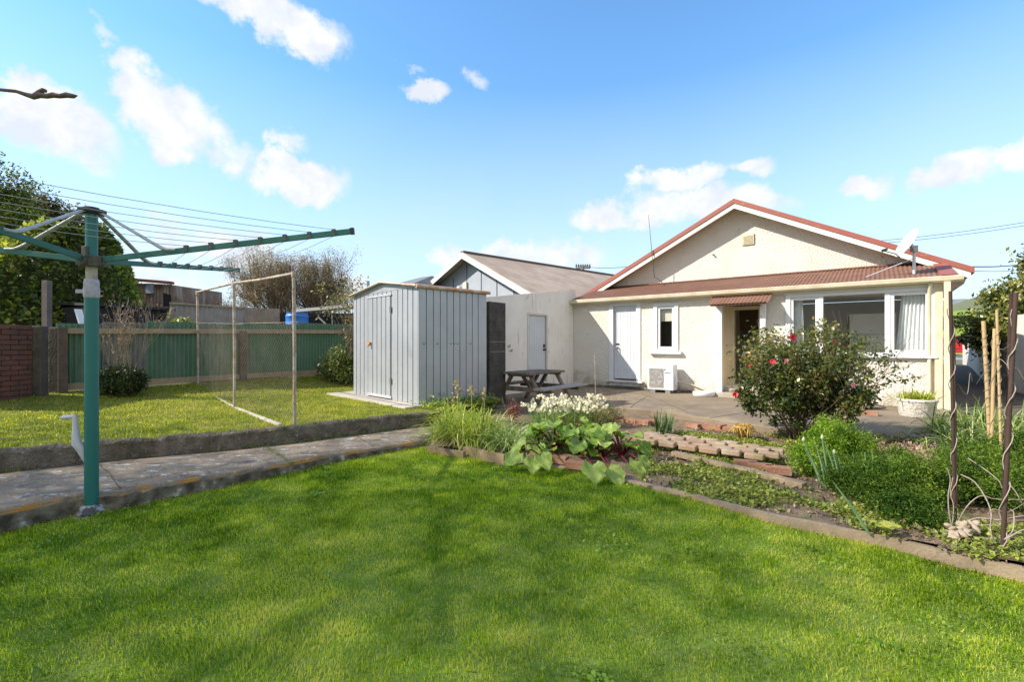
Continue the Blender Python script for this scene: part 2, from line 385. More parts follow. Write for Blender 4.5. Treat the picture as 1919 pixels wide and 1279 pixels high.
M['brick_old'] = mat('brick_weathered', (.30, .17, .11), .9, (.42, .30, .22), 8, bump=.6, bscale=45, extra=[((.20, .19, .08), 7, .5, .68, None)])
M['timber'] = mat('weathered_timber', (.30, .23, .15), .85, (.42, .34, .24), 9, bump=.4, bscale=30, aniso=(1, 1, 1), extra=[((.14, .11, .08), 4, .58, .75, None)])
# ================================================================== GROUND
def near_z(x, y): return np.clip(.02 + .037 * (np.asarray(y, float) - 3.3), 0.0, .12)
KERB = [Vector((-10.5, 1.2, 0))] + [G(px, py, .37) for px, py in ((0, 848), (90, 840), (180, 831), (300, 822), (430, 812), (520, 804), (620, 793), (720, 782), (806, 773))]
PATHEDGE = [Vector((-10.5, .35, 0))] + [G(px, py, .18) for px, py in ((0, 961), (70, 945), (150, 930), (230, 922), (300, 908), (420, 889), (530, 870), (620, 853), (720, 838), (786, 828))]
FENA, FENB = P(105, 7.75, 0), P(668, 12.6, 0)         # corrugated fence line
fd = (FENB - FENA).normalized(); fn_ = Vector((fd.y, -fd.x, 0))
kd = Vector((.815, .581, 0)); kn = Vector((-.581, .815, 0))
def smooth(a, b, x): t = np.clip((np.asarray(x, float) - a) / (b - a), 0, 1); return t * t * (3 - 2 * t)
def upper_z(x, y):
    x = np.asarray(x, float); y = np.asarray(y, float)
    dk = np.maximum(0, kn.x * (x + 4.78) + kn.y * (y - 4.34)); df = np.maximum(0, fn_.x * (x - FENA.x) + fn_.y * (y - FENA.y))
    t = dk / (dk + df + 1e-6); z = .345 + .235 * t ** 2.2
    w = smooth(3.4, 1.9, np.hypot(x + 1.9, y - 9.3)); return z * (1 - w) + .335 * w
def soil_z(x, y): return .085 + .07 * smooth(.9, .1, x) * smooth(4.9, 5.5, y) + .05 * (vnoise(x, y, 1.3, 3) - .5) + .035 * (vnoise(x, y, 6, 5) - .5) + .018 * (vnoise(x, y, 17, 6) - .5)

m_earth = mat('garden_earth', (.155, .10, .058), .95, (.25, .175, .11), 7, bump=1, bscale=55, bdist=.02, extra=[((.20, .16, .11), 28, .56, .72, None), ((.07, .10, .02), 3.2, .52, .66, None)])
m_far = mat('far_ground', (.10, .13, .04), .95, (.16, .15, .08), .4)
m_lawn = mat('lawn_turf', (.12, .20, .03), .95, (.20, .25, .06), 3.5, bump=.6, bscale=80, spec=.03, extra=[((.17, .14, .07), 5, .62, .74, None)])
m_lawn2 = mat('upper_turf', (.12, .15, .03), .95, (.20, .19, .06), 2.0, bump=.6, bscale=80, spec=.03, extra=[((.20, .15, .08), 4, .6, .72, None)])
m_path = mat('old_concrete_path', (.215, .158, .105), .95, (.32, .245, .17), 2.2, bump=.7, bscale=120, spec=.1, extra=[((.10, .078, .066), 5, .53, .68, None), ((.36, .31, .25), 75, .52, .62, None), ((.075, .055, .042), 45, .60, .70, None), ((.50, .48, .42), 6.0, .585, .61, (1.0, 1.8, 1.0)), ((.50, .48, .42), 19, .62, .65, None)])
m_kerb = mat('mossy_kerb', (.085, .068, .046), .95, (.20, .165, .12), 7, bump=1, bscale=35, bdist=.04, extra=[((.34, .34, .30), 34, .60, .68, None), ((.30, .28, .24), 9, .60, .74, None), ((.05, .065, .02), 4, .55, .72, None)])
m_kerbtop = mat('kerb_top', (.26, .23, .19), .95, (.13, .115, .09), 9, bump=.8, bscale=60, bdist=.01, extra=[((.45, .44, .38), 14, .6, .7, None)])
PZ_ = .17
m_lichen = mat('orange_lichen_edge', (.16, .14, .11), .95, (.25, .21, .16), 12, bump=1, bscale=60, bdist=.015, extra=[((.42, .40, .35), 15, .6, .68, None), ((.42, .20, .03), 3.4, .47, .62, None)])
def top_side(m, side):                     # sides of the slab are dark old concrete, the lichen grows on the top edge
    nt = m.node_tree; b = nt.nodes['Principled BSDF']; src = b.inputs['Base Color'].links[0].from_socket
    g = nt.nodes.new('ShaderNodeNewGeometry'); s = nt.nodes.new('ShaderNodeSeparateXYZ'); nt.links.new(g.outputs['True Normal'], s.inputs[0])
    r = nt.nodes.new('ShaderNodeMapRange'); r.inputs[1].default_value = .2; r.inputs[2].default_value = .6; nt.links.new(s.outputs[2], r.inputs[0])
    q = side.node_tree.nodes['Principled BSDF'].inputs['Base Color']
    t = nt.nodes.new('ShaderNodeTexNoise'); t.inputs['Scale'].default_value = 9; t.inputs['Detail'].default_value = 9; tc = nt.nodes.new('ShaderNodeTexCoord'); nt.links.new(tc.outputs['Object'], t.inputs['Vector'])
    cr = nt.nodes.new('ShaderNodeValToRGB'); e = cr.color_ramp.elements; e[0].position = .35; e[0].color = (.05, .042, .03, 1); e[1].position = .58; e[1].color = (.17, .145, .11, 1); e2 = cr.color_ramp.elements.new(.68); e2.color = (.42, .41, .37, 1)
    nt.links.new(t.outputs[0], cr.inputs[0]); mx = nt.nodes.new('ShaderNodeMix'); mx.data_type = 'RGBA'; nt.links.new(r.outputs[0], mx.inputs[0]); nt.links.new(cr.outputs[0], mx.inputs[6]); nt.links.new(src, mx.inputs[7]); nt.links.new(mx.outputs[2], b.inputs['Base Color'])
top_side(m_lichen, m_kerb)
m_patio = mat('patio_concrete', (.26, .20, .135), .95, (.17, .13, .09), 1.6, bump=.4, bscale=90, extra=[((.28, .24, .18), 3, .55, .72, None), ((.27, .22, .06), 2.3, .585, .69, None), ((.06, .055, .04), 6, .62, .75, None)])

def ground_z(x, y):
    r = np.hypot(x, y); z = -.06 + .5 * smooth(17, 27, r)
    ang = np.arctan2(x, y)
    z = z + smooth(90, 420, r) * (12 + 26 * vnoise(ang * 3 + 9, ang * 0 + 3, 1.7, 8)) * smooth(.62, .80, ang)
    return z
rr = np.concatenate([np.linspace(0, 30, 46), np.geomspace(32, 1800, 46)]); th = np.linspace(0, 2 * math.pi, 161)[:-1]
GX = rr[:, None] * np.sin(th)[None]; GY = rr[:, None] * np.cos(th)[None]
GZ = ground_z(GX, GY); V = np.stack([GX, GY, GZ], -1).reshape(-1, 3); n_ = 160
F = [(i * n_ + k, (i + 1) * n_ + k, (i + 1) * n_ + (k + 1) % n_, i * n_ + (k + 1) % n_) for i in range(len(rr) - 1) for k in range(n_)]
o = mesh_np('ground', V, np.array(F)[:, ::-1], m_far, origin=(0, 0, 0), smooth=True); tag(o, kind='structure')

NEARPOLY = [(-9.5, -3), (-10.5, .30)] + [(p.x + .02, p.y + .02) for p in PATHEDGE[1:]] + [(-.9, 6.05), (.5, 5.6), (2.6, 3.6), (5.5, 1.6), (8, 0), (8, -3)]
sheet('near_lawn', NEARPOLY, lambda x, y: float(near_z(x, y)), .35, m_lawn)
UPPOLY = [(p.x, p.y) for p in KERB] + [(-.9, 7.6), (-.15, 8.6), (-.55, 9.9), (-1.2, 11.6), (-4.2, 14.9), (FENB.x - .05, FENB.y - .1), (FENA.x, FENA.y), (-9.6, 6.5), (-11.5, 3.5)]
sheet('upper_lawn', UPPOLY, lambda x, y: float(upper_z(x, y)), .3, m_lawn2)
# concrete path with its worn lower edge
pathpoly = [(p.x, p.y) for p in PATHEDGE] + [(-.75, 6.35), (-.2, 7.4), (-1.0, 7.35)] + [(p.x, p.y) for p in reversed(KERB)]
sheet('path', pathpoly, lambda x, y: .176 + .006 * float(vnoise(x, y, 2, 4)), .4, m_path, skirt=.2)
def strip(name, line, off0, off1, z0, z1, mt, jit=.008, seed=1, kind='structure', dr=.045):
    """rounded strip along a polyline; off0..off1 sideways from the line (right of travel positive)"""
    pts = []
    for a, b in zip(line[:-1], line[1:]):
        k = max(1, int((b - a).length / .07)); pts += [a.lerp(b, i / k) for i in range(k)]
    pts.append(line[-1]); mb = MB(); g = random.Random(seed); rows = []
    prof = [(off0, z0), (off0, z1 - .03), (off0 + .02 * (1 if off1 > off0 else -1), z1), ((off0 + off1) / 2, z1 + .004), (off1 - .02 * (1 if off1 > off0 else -1), z1), (off1, z1 - .03), (off1, z0)]
    for i, p in enumerate(pts):
        d = (pts[min(i + 1, len(pts) - 1)] - pts[max(i - 1, 0)]); d.z = 0; d.normalize(); s_ = Vector((d.y, -d.x, 0))
        rows.append([Vector((p.x, p.y, 0)) + s_ * (o_ + g.uniform(-jit, jit)) + Vector((0, 0, z_ + (g.uniform(-jit, jit) if z_ > z0 else 0))) for o_, z_ in prof])
    k = len(prof); vs = [v for r_ in rows for v in r_]
    fs = [(i * k + j, i * k + j + 1, (i + 1) * k + j + 1, (i + 1) * k + j) for i in range(len(rows) - 1) for j in range(k - 1)]
    mb.add(vs, fs, True); mb.add(rows[0], [tuple(range(k))]); mb.add(rows[-1], [tuple(reversed(range(k)))])
    o = mb.build(name, mt)
    if kind: o['kind'] = kind
    return o
strip('kerb', KERB, .0, -.13, .02, .372, m_kerb, .017, 2)
def pe(s_): return [p for p in PATHEDGE]
strip('path_edge', PATHEDGE, .015, -.06, -.1, .183, m_lichen, .006, 3)
# moss and grass joint across the path
ja, jb = G(498, 838, .18), G(548, 868, .18)
mbj = MB(); mbj.bar(ja + Vector((0, 0, 0)), jb + Vector((0, 0, 0)), .03, .016); o = mbj.build('moss', mat('moss', (.16, .18, .05), .95, (.09, .10, .03), 20, bump=1, bscale=70)); tag(o, kind='stuff')

m_crack = mat('crack_dirt', (.06, .045, .032), .95)
def crack(pts, w, z):
    mb = MB(); out = []
    for a, b in zip(pts[:-1], pts[1:]):
        for i in range(6): q = a.lerp(b, i / 6); out.append(q + Vector((random.uniform(-.012, .012), random.uniform(-.012, .012), 0)))
    out.append(pts[-1])
    for a, b in zip(out[:-1], out[1:]): mb.bar((a.x, a.y, z), (b.x, b.y, z), w, .004)
    return tag(mb.build('path_crack', m_crack), kind='structure')
for c_ in ([(232, 921), (215, 902), (188, 872)], [(700, 838), (668, 818), (640, 808)]):
    crack([G(px, py, .18) for px, py in c_], random.uniform(.002, .004), .185)
for c_ in ([(1180, 765), (1210, 745)], [(1290, 775), (1240, 752), (1200, 738)], [(1330, 785), (1420, 770)]):
    crack([G(px, py, PZ_) for px, py in c_], .003, PZ_ + .005)
# patio of the cottage, garden soil
A = Vector((1.77, 13.42, 0)); U = Vector((.786, -.618, 0)); NN = Vector((.618, .786, 0))
def W(s, d, z): return A + U * s + NN * d + Vector((0, 0, z))
def FS(px, py, d):
    r = (px - HX) / FPX; s = (r * (A.y + NN.y * d) - A.x - NN.x * d) / (U.x - r * U.y)
    return s, ZZ(py, W(s, d, 0).y)
def fs(px, d): return FS(px, 640, d)[0]
PZ = .17
pf = [G(px, py, PZ) for px, py in ((905, 770), (1000, 768), (1130, 764), (1220, 770), (1366, 792), (1440, 803), (1520, 815), (1600, 822))]
pslab = [W(-.3, .1, 0), W(8.6, .1, 0), W(9.6, -1.2, 0), G(1800, 800, PZ), G(1740, 818, PZ), G(1690, 822, PZ), G(1640, 828, PZ)] + list(reversed(pf)) + [W(-.3, -4.7, 0)]
sheet('patio', [(p.x, p.y) for p in pslab], lambda x, y: PZ + .004 * float(vnoise(x, y, 2, 9)), .5, m_patio, skirt=.22)
EDGE = [G(845, 833, .2), G(905, 845, .2), G(943, 853, .2), G(1017, 872, .09), G(1130, 890, .09), G(1180, 902, .09), G(1311, 932, .09), G(1438, 965, .09), G(1559, 988, .09), G(1660, 1007, .09), G(1794, 1041, .09), G(1919, 1067, .09)]
ext = EDGE[-1] + (EDGE[-1] - EDGE[-3]).normalized() * 3.0
soilpoly = [(G(800, 833, .2).x, G(800, 833, .2).y + .03)] + [(p.x, p.y + .04) for p in EDGE] + [(ext.x, ext.y), (9.5, 2.5), (11, 9), (8.3, 8.2)] + [(G(1790, 790, PZ).x, G(1790, 790, PZ).y)] + [(p.x, p.y + .15) for p in reversed(pf)] + [(-.9, 8.6), (-1.0, 7.3), (-.95, 6.3)]
sheet('garden_soil', soilpoly, lambda x, y: float(soil_z(x, y)), .16, m_earth)
sp_ = [W(8.0, -.6, 0), W(8.0, 17, 0), W(11.6, 17, 0), W(10.9, 8, 0), W(10.6, -1.2, 0)]
sheet('side_path', [(p.x, p.y) for p in sp_], lambda x, y: max(.20, float(ground_z(x, y)) + .02), 1.0, mat('side_path_soil', (.07, .055, .045), .95, (.12, .10, .08), 5, bump=.6))
# woodchip mulch near the slab : sheet plus chips
mul = [G(px, py, .11) for px, py in ((1590, 850), (1650, 838), (1760, 836), (1850, 850), (1900, 880), (1720, 895), (1660, 885))]
sheet('mulch_bed', [(p.x, p.y) for p in mul], lambda x, y: .125 + .02 * float(vnoise(x, y, 3, 2)), .2, mat('mulch', (.30, .19, .13), .9, (.42, .28, .21), 40, bump=1, bscale=80, bdist=.02))
def scatter(poly, n, g=rng):
    p = np.array([(q[0], q[1]) for q in poly]); lo, hi = p.min(0), p.max(0); X = g.uniform(lo, hi, (int(n), 2)); return X[inpoly(X[:, 0], X[:, 1], [tuple(q) for q in p])]
S = scatter(mul, 5200); Pm = np.c_[S, .14 + .02 * vnoise(S[:, 0], S[:, 1], 3, 2)]
V, F = leaf_quads(Pm, .035, up=.8, aspect=.6); o = mesh_np('wood_chips', V, F, leafmat('chip', (.22, .12, .08), (.62, .44, .35), .8, 0.05), tint=rng.random(len(F))); tag(o, kind='stuff')

# ------------------------------------------------------------------ lawn grass
def grass(name, poly, n, zf, hgt, wid, mt, lean=.55, weight=None, kind='stuff'):
    X = scatter(poly, n)
    if weight is not None:
        X = X[rng.random(len(X)) < weight(X[:, 0], X[:, 1])]
    n = len(X); d = np.hypot(X[:, 0], X[:, 1]); a = rng.uniform(0, 2 * math.pi, n); a2 = 6.3 * vnoise(X[:, 0], X[:, 1], 1.1, 21)
    a = np.where(rng.random(n) < .55, a2 + rng.normal(0, .7, n), a); tl = np.abs(rng.normal(0, lean, n))
    clump = vnoise(X[:, 0], X[:, 1], 7, 22) * .6 + vnoise(X[:, 0], X[:, 1], 2.2, 23) * .6
    L_ = hgt * rng.uniform(.5, 1.2, n) * (.55 + .8 * clump); w = wid * rng.uniform(.6, 1.3, n) * np.clip(.55 + d * .22, .8, 2.4)
    base = np.c_[X, zf(X[:, 0], X[:, 1]) - .004]; dirs = np.c_[np.cos(a) * np.sin(tl), np.sin(a) * np.sin(tl), np.cos(tl)]
    b = rng.uniform(0, math.pi, n); side = np.c_[np.cos(b), np.sin(b), np.zeros(n)] * (w / 2)[:, None]
    tip = base + dirs * L_[:, None]; mid = base + dirs * (L_ * .55)[:, None] + np.array([0, 0, .12]) * L_[:, None]
    V = np.stack([base - side, base + side, mid + side * .8, tip, mid - side * .8], 1).reshape(-1, 3)
    F = np.arange(5 * n).reshape(n, 5)
    tint = np.clip(.45 + (vnoise(X[:, 0], X[:, 1], .9, 31) - .5) * .28 + (vnoise(X[:, 0], X[:, 1], 3.7, 32) - .5) * .55 + (vnoise(X[:, 0], X[:, 1], 11, 33) - .5) * .5 + rng.normal(0, .25, n), 0, 1)
    tint = np.where(rng.random(n) < .045 * (.3 + 1.6 * vnoise(X[:, 0], X[:, 1], 2.6, 34)), 1.0, tint)
    o = mesh_np(name, V, F, mt, tint=tint); o['kind'] = kind; return o
m_grass = leafmat('grass_near', (.08, .17, .010), (.70, .66, .18), .8, .5, hue=[(.18, .29, .012), (.33, .46, .02), (.50, .58, .045)], patch=.45, spec=.08)
m_grass2 = leafmat('grass_upper', (.14, .19, .015), (.58, .50, .17), .5, .5, hue=[(.26, .31, .022), (.43, .43, .045)], patch=.6, spec=.12)
nearclip = [(-4.6, 1.5), (-6, 3.1)] + [(p.x + .02, p.y - .005) for p in PATHEDGE[1:]] + [(EDGE[0].x - .1, EDGE[0].y + .1)] + [(p.x, p.y - .0) for p in EDGE] + [(3.4, 1.7)]
def nearw(x, y): d = np.hypot(x, y); return np.clip(1.15 - .11 * (d - 1.7), .45, 1)
grass('lawn_grass', nearclip, 640000 * GQ, near_z, .028, .0030, m_grass, lean=.68, weight=nearw)
upclip = [(p.x, p.y + .12) for p in KERB] + [(-.9, 7.6), (-.15, 8.6), (-.55, 9.9), (-1.2, 11.6), (-4.2, 14.9), (FENB.x - .05, FENB.y - .1), (FENA.x, FENA.y), (-9.6, 6.8), (-9.5, 4)]
slabc = [Vector((-1.62, 7.55, 0)), Vector((-3.75, 9.45, 0)), Vector((-2.2, 11.2, 0)), Vector((-.15, 8.9, 0))]
def upw(x, y): return np.where(inpoly(x, y, [tuple(p) for p in slabc]), 0, 1.0)
def rosettes(name, poly, n, zf, mt, smin=.02, smax=.05):
    S = scatter(poly, n); PP, TT = [], []
    for x_, y_ in S:
        k = rng.integers(20, 70); r_ = rng.uniform(.02, .09); q = rng.normal(0, r_, (k, 2)); PP.append(np.c_[x_ + q[:, 0], y_ + q[:, 1], zf(x_ + q[:, 0], y_ + q[:, 1]) + rng.uniform(.008, .028, k)]); TT.append(np.clip(rng.normal(.45, .2) + rng.normal(0, .12, k), 0, 1))
    PP = np.concatenate(PP); V, F = leaf_quads(PP, .022, up=1.1, aspect=.85); return tag(mesh_np(name, V, F, mt, tint=np.concatenate(TT)), kind='stuff')
rosettes('lawn_clover', nearclip, 70, near_z, leafmat('clover', (.12, .24, .02), (.30, .44, .05), .5, .35))
grass('upper_lawn_grass', upclip, 230000 * GQ, upper_z, .032, .0042, m_grass2, weight=upw)
# weeds on the soil and tufts along kerbs
m_weed = leafmat('weed_leaf', (.12, .17, .02), (.42, .44, .09), .5, .3, patch=1.5)
wp = [G(px, py, .1) for px, py in ((1180, 830), (1200, 900), (1290, 925), (1480, 960), (1640, 1000), (1800, 1040), (1919, 1062), (1919, 990), (1650, 960), (1540, 900), (1480, 860), (1520, 820), (1330, 800), (1250, 815))]
S = scatter(wp, 80000); w_ = vnoise(S[:, 0], S[:, 1], 2.3, 41) * .7 + vnoise(S[:, 0], S[:, 1], 8, 42) * .45; S = S[w_ > .53 + rng.uniform(-.06, .1, len(S))]
V, F = leaf_quads(np.c_[S, soil_z(S[:, 0], S[:, 1]) + rng.uniform(0, .03, len(S))], .03, up=.9, aspect=.7)
o = mesh_np('garden_weeds', V, F, m_weed, tint=rng.random(len(F))); tag(o, kind='stuff')
S = scatter(wp, 9000); V, F = leaf_quads(np.c_[S, soil_z(S[:, 0], S[:, 1]) + .006], .035, up=.8, aspect=.5)
o = mesh_np('dead_leaves', V, F, leafmat('litter', (.10, .065, .04), (.42, .33, .22), .8, .05), tint=rng.random(len(F))); tag(o, kind='stuff')
# clods of earth
S = scatter(wp, 2600); mb_ = MB()
for x_, y_ in S:
    r_ = random.uniform(.006, .022); c_ = Vector((x_, y_, float(soil_z(x_, y_)))); a_ = random.uniform(0, 6)
    mb_.add([c_ + Vector((math.cos(a_ + t) * r_ * random.uniform(.6, 1.2), math.sin(a_ + t) * r_ * random.uniform(.6, 1.2), 0)) for t in (0, 1.3, 2.5, 3.8, 5)] + [c_ + Vector((0, 0, r_ * .8))], [(0, 1, 5), (1, 2, 5), (2, 3, 5), (3, 4, 5), (4, 0, 5)])
tag(mb_.build('earth_clods', m_earth), kind='stuff')
kp = []
for pts_, off in ((KERB[1:], .03), (PATHEDGE[1:], .04)):
    for a_, b_ in zip(pts_[:-1], pts_[1:]):
        for i in range(int((b_ - a_).length * 190)):
            q = a_.lerp(b_, random.random()); 
            if vnoise(q.x, q.y, 2.1, 51) > .50: kp.append((q.x + random.gauss(0, .02), q.y - off + random.gauss(0, .015), .18 if pts_[0] is KERB[1] else float(near_z(q.x, q.y))))
kp = np.array(kp); n_ = len(kp); a_ = rng.uniform(0, 6.28, n_); tl = rng.uniform(.1, .9, n_)
V, F = blades(kp, np.c_[np.cos(a_) * np.sin(tl), np.sin(a_) * np.sin(tl), np.cos(tl)], rng.uniform(.03, .09, n_), .006, .5, 3)
o = mesh_np('kerb_weeds', V, F, m_weed, tint=rng.random(len(F))); tag(o, kind='stuff')

# ================================================================== COTTAGE
m_stucco = bpy.data.materials.new('rough_cast_stucco'); m_stucco.use_nodes = True
def stucco(m, base=(.69, .645, .575)):
    nt = m.node_tree; N = nt.nodes.new; L = nt.links.new; b = nt.nodes['Principled BSDF']; b.inputs['Roughness'].default_value = .85
    tc = N('ShaderNodeTexCoord'); 
    v = N('ShaderNodeTexNoise'); v.inputs['Scale'].default_value = 30; v.inputs['Detail'].default_value = 4; v.inputs['Distortion'].default_value = .1; L(tc.outputs['Object'], v.inputs['Vector'])
    n2 = N('ShaderNodeTexNoise'); n2.inputs['Scale'].default_value = 1.2; n2.inputs['Detail'].default_value = 7; L(tc.outputs['Object'], n2.inputs['Vector'])
    r = N('ShaderNodeMapRange'); r.inputs[1].default_value = .25; r.inputs[2].default_value = .75; L(v.outputs[0], r.inputs[0])
    bp = N('ShaderNodeBump'); bp.inputs['Strength'].default_value = .75; bp.inputs['Distance'].default_value = .021; L(r.outputs[0], bp.inputs['Height']); L(bp.outputs[0], b.inputs['Normal'])
    mx = N('ShaderNodeMix'); mx.data_type = 'RGBA'; r2 = N('ShaderNodeMapRange'); r2.inputs[1].default_value = .4; r2.inputs[2].default_value = .75; L(n2.outputs[0], r2.inputs[0]); L(r2.outputs[0], mx.inputs[0])
    mx.inputs[6].default_value = (*base, 1); mx.inputs[7].default_value = (base[0] * .9, base[1] * .86, base[2] * .78, 1)
    st = N('ShaderNodeTexNoise'); st.inputs['Scale'].default_value = 3.5; st.inputs['Detail'].default_value = 9; L(tc.outputs['Object'], st.inputs['Vector'])
    sz = N('ShaderNodeSeparateXYZ'); L(tc.outputs['Object'], sz.inputs[0]); hz = N('ShaderNodeMapRange'); hz.inputs[1].default_value = .75; hz.inputs[2].default_value = -.0; hz.inputs[3].default_value = 0; hz.inputs[4].default_value = .36; L(sz.outputs[2], hz.inputs[0])
    ad = N('ShaderNodeMath'); ad.operation = 'ADD'; L(st.outputs[0], ad.inputs[0]); L(hz.outputs[0], ad.inputs[1])
    r3 = N('ShaderNodeMapRange'); r3.inputs[1].default_value = .68; r3.inputs[2].default_value = .92; r3.inputs[4].default_value = .7; L(ad.outputs[0], r3.inputs[0])
    m2 = N('ShaderNodeMix'); m2.data_type = 'RGBA'; L(r3.outputs[0], m2.inputs[0]); L(mx.outputs[2], m2.inputs[6]); m2.inputs[7].default_value = (.33, .27, .18, 1); L(m2.outputs[2], b.inputs['Base Color'])
stucco(m_stucco)
m_redroof = mat('red_roof_iron', (.31, .085, .06), .55, (.30, .10, .07), 3, extra=[((.40, .18, .12), 5, .6, .75, None)])
m_oldroof = mat('rust_red_corrugated', (.165, .078, .05), .8, (.215, .11, .075), 2.4, bump=.2, bscale=60, extra=[((.15, .07, .05), 6, .56, .72, None), ((.38, .24, .15), 12, .62, .75, None)])
m_int = mat('interior_wall', (.78, .72, .60), .8, (.72, .66, .54), 2)
m_intdark = mat('interior_dark', (.10, .075, .055), .8)
m_door = mat('white_board_door', (.60, .62, .65), .5, (.55, .56, .58), 3)
cot = empty('cottage', W(3.9, 0, PZ), 'cream stucco cottage with red gable roof, lean-to rooms and a white picture window', 'house')
L1 = 7.83; WT = 2.50; TH = .18
def wbox(mb, s0, s1, z0, z1, d0=0.0, d1=TH): return mb.obox(W(s0, d0, z0), U * (s1 - s0), NN * (d1 - d0), (0, 0, z1 - z0))
# openings
ds0, ds1 = fs(1150.6, .03), fs(1193.5, .03); dz0, dz1 = .416, 2.40
sw0, sw1 = fs(1232, 0), fs(1264, 0); swz1 = FS(1248, 574, 0)[1]; swz0 = FS(1248, 655, 0)[1]
po0, po1 = fs(1350, 0), fs(1436, 0); poz0, poz1 = .17, 2.30
bw0, bw1 = fs(1475, 0), fs(1751, 0); bz1 = 2.44; bz0 = 1.145
mb = MB(); zb = -.1
wbox(mb, 0, ds0, zb, WT); wbox(mb, ds0, ds1, zb, dz0 - .03); wbox(mb, ds0, ds1, dz1, WT)
wbox(mb, ds1, sw0, zb, WT); wbox(mb, sw0, sw1, zb, swz0); wbox(mb, sw0, sw1, swz1, WT); wbox(mb, sw1, po0, zb, WT)
wbox(mb, po0, po1, poz1, WT); wbox(mb, po1, bw0, zb, WT); wbox(mb, bw0, bw1, zb, bz0); wbox(mb, bw0, bw1, bz1, WT); wbox(mb, bw1, L1, zb, WT)
mb.build('wall', m_stucco, cot, label='rough stucco front wall of the lean-to')
# porch recess (open doorway half a metre in)
rd = .62; mb = MB(); wbox(mb, po0 - .1, po0, .2, poz1, TH, rd + .1); wbox(mb, po1, po1 + .1, .2, poz1, TH, rd + .1)
q0, q1 = fs(1376, rd), fs(1423, rd)
wbox(mb, po0, q0, .2, poz1, rd, rd + .1); wbox(mb, q1 + .02, po1, .2, poz1, rd, rd + .1)
mb.build('porch_wall', mat('porch_paint', (.74, .64, .45), .7, (.70, .60, .42), 3), cot, label='cream painted wall inside the porch')
mb = MB(); wbox(mb, q0 - .045, q0, .32, 2.2, rd - .03, rd + .12); wbox(mb, q1 - .01, q1 + .05, .32, 2.2, rd - .03, rd + .12); wbox(mb, q0 - .045, q1 + .05, 2.2, 2.28, rd - .03, rd + .12)
mb.build('door_frame', M['cream_trim'], cot)
# side + rear walls, gable
mb = MB(); zE = 2.70
mb.obox(W(L1 - TH, TH, zb), U * TH, NN * (1.8 - TH), (0, 0, WT - zb + .1)); mb.obox(W(0, TH, zb), U * TH, NN * (1.8 - TH), (0, 0, WT - zb + .1))
mb.obox(W(L1 - TH, 1.8 + TH, zb), U * TH, NN * 10, (0, 0, 2.9)); mb.obox(W(0, 1.8 + TH, zb), U * TH, NN * 10, (0, 0, 2.9)); wbox(mb, 0, L1, zb, 2.8, 11.8, 12.0)
mb.build('side_wall', m_stucco, cot)
APX, APZ, SL = 3.98, 5.13, .50
def rz(s): return APZ - SL * abs(s - APX)
gz = rz(0) - .153
mb = MB(); mb.prism([W(0.0, 1.8, 2.45), W(L1, 1.8, 2.45), W(L1, 1.8, rz(L1) - .153), W(APX, 1.8, APZ - .153), W(0, 1.8, gz)], NN * .18)
mb.build('gable_wall', m_stucco, cot)
# interior : floor, back wall, ceiling
mb = MB(); wbox(mb, TH, L1 - TH, .30, .38, TH, 3.3); wbox(mb, TH, L1 - TH, .38, 2.46, 3.3, 3.4); wbox(mb, TH, L1 - TH, 2.47, 2.52, TH + .0, 3.3)
wbox(mb, po0 - .25, po0 - .15, .38, 2.46, TH, 3.3); wbox(mb, po1 + .16, po1 + .24, .38, 2.46, TH, 2.0)
mb.build('interior', m_int, cot)
# main roof, verge, barge boards
def roofslab(name, th0, th1, dA, dB, sL, sR, mt, ins=0):
    mb = MB()
    for a, b in ((APX, sL), (APX, sR)):
        mb.prism([W(a, dA, APZ - th0), W(b, dA, rz(b) - th0), W(b, dA, rz(b) - th1), W(a, dA, APZ - th1)], NN * (dB - dA))
    return mb.build(name, mt, cot)
roofslab('roof', 0, .115, 1.33, 12.4, -.60, 8.42, m_redroof)
roofslab('barge_board', .117, .245, 1.355, 1.385, -.42, 8.37, M['white_barge'])
roofslab('soffit', .118, .15, 1.388, 12.3, -.40, 8.36, mat('soffit', (.52, .43, .33), .8, (.44, .35, .26), 3))
mb = MB(); mb.prism([W(8.34, 1.45, rz(8.34) - .155), W(7.84, 1.45, rz(7.84) - .155), W(7.84, 1.45, 2.36), W(8.28, 1.45, 2.60)], NN * 10.8)
mb.build('eave_lining', mat('eave_lining', (.40, .31, .24), .85, (.30, .22, .16), 4), cot)
# lean-to roof : corrugated
def corrugated(mb, o, ax, ay, pitch=.076, amp=.009, seg=6, up=(0, 0, 1), lines=1):
    """sheet with corner o, ridges running along ay, wave along ax"""
    o, ax, ay, up = Vector(o), Vector(ax), Vector(ay), Vector(up).normalized(); n = max(2, int(ax.length / pitch * seg)); vs = []; fs_ = []
    for j in range(lines + 1):
        for i in range(n + 1):
            vs.append(o + ax * (i / n) + ay * (j / lines) + up * amp * math.sin(2 * math.pi * i / seg))
    for j in range(lines):
        for i in range(n): fs_.append((j * (n + 1) + i, j * (n + 1) + i + 1, (j + 1) * (n + 1) + i + 1, (j + 1) * (n + 1) + i))
    return mb.add(vs, fs_, True)
lr0, lr1 = W(-.10, -.13, 2.62), W(8.0, -.13, 2.62); upv = W(-.10, 1.8, 3.13) - lr0
mb = MB(); corrugated(mb, lr0, lr1 - lr0, upv, lines=3, up=upv.cross(U) * -1 if (upv.cross(U)).z < 0 else upv.cross(U)); mb.build('lean_to_roof', m_oldroof, cot)
mb = MB(); mb.obox(W(-.08, -.08, 2.53), U * 8.0, NN * 1.9 + Vector((0, 0, .50)), (0, 0, .05)); mb.build('roof_deck', M['cream_trim'], cot)
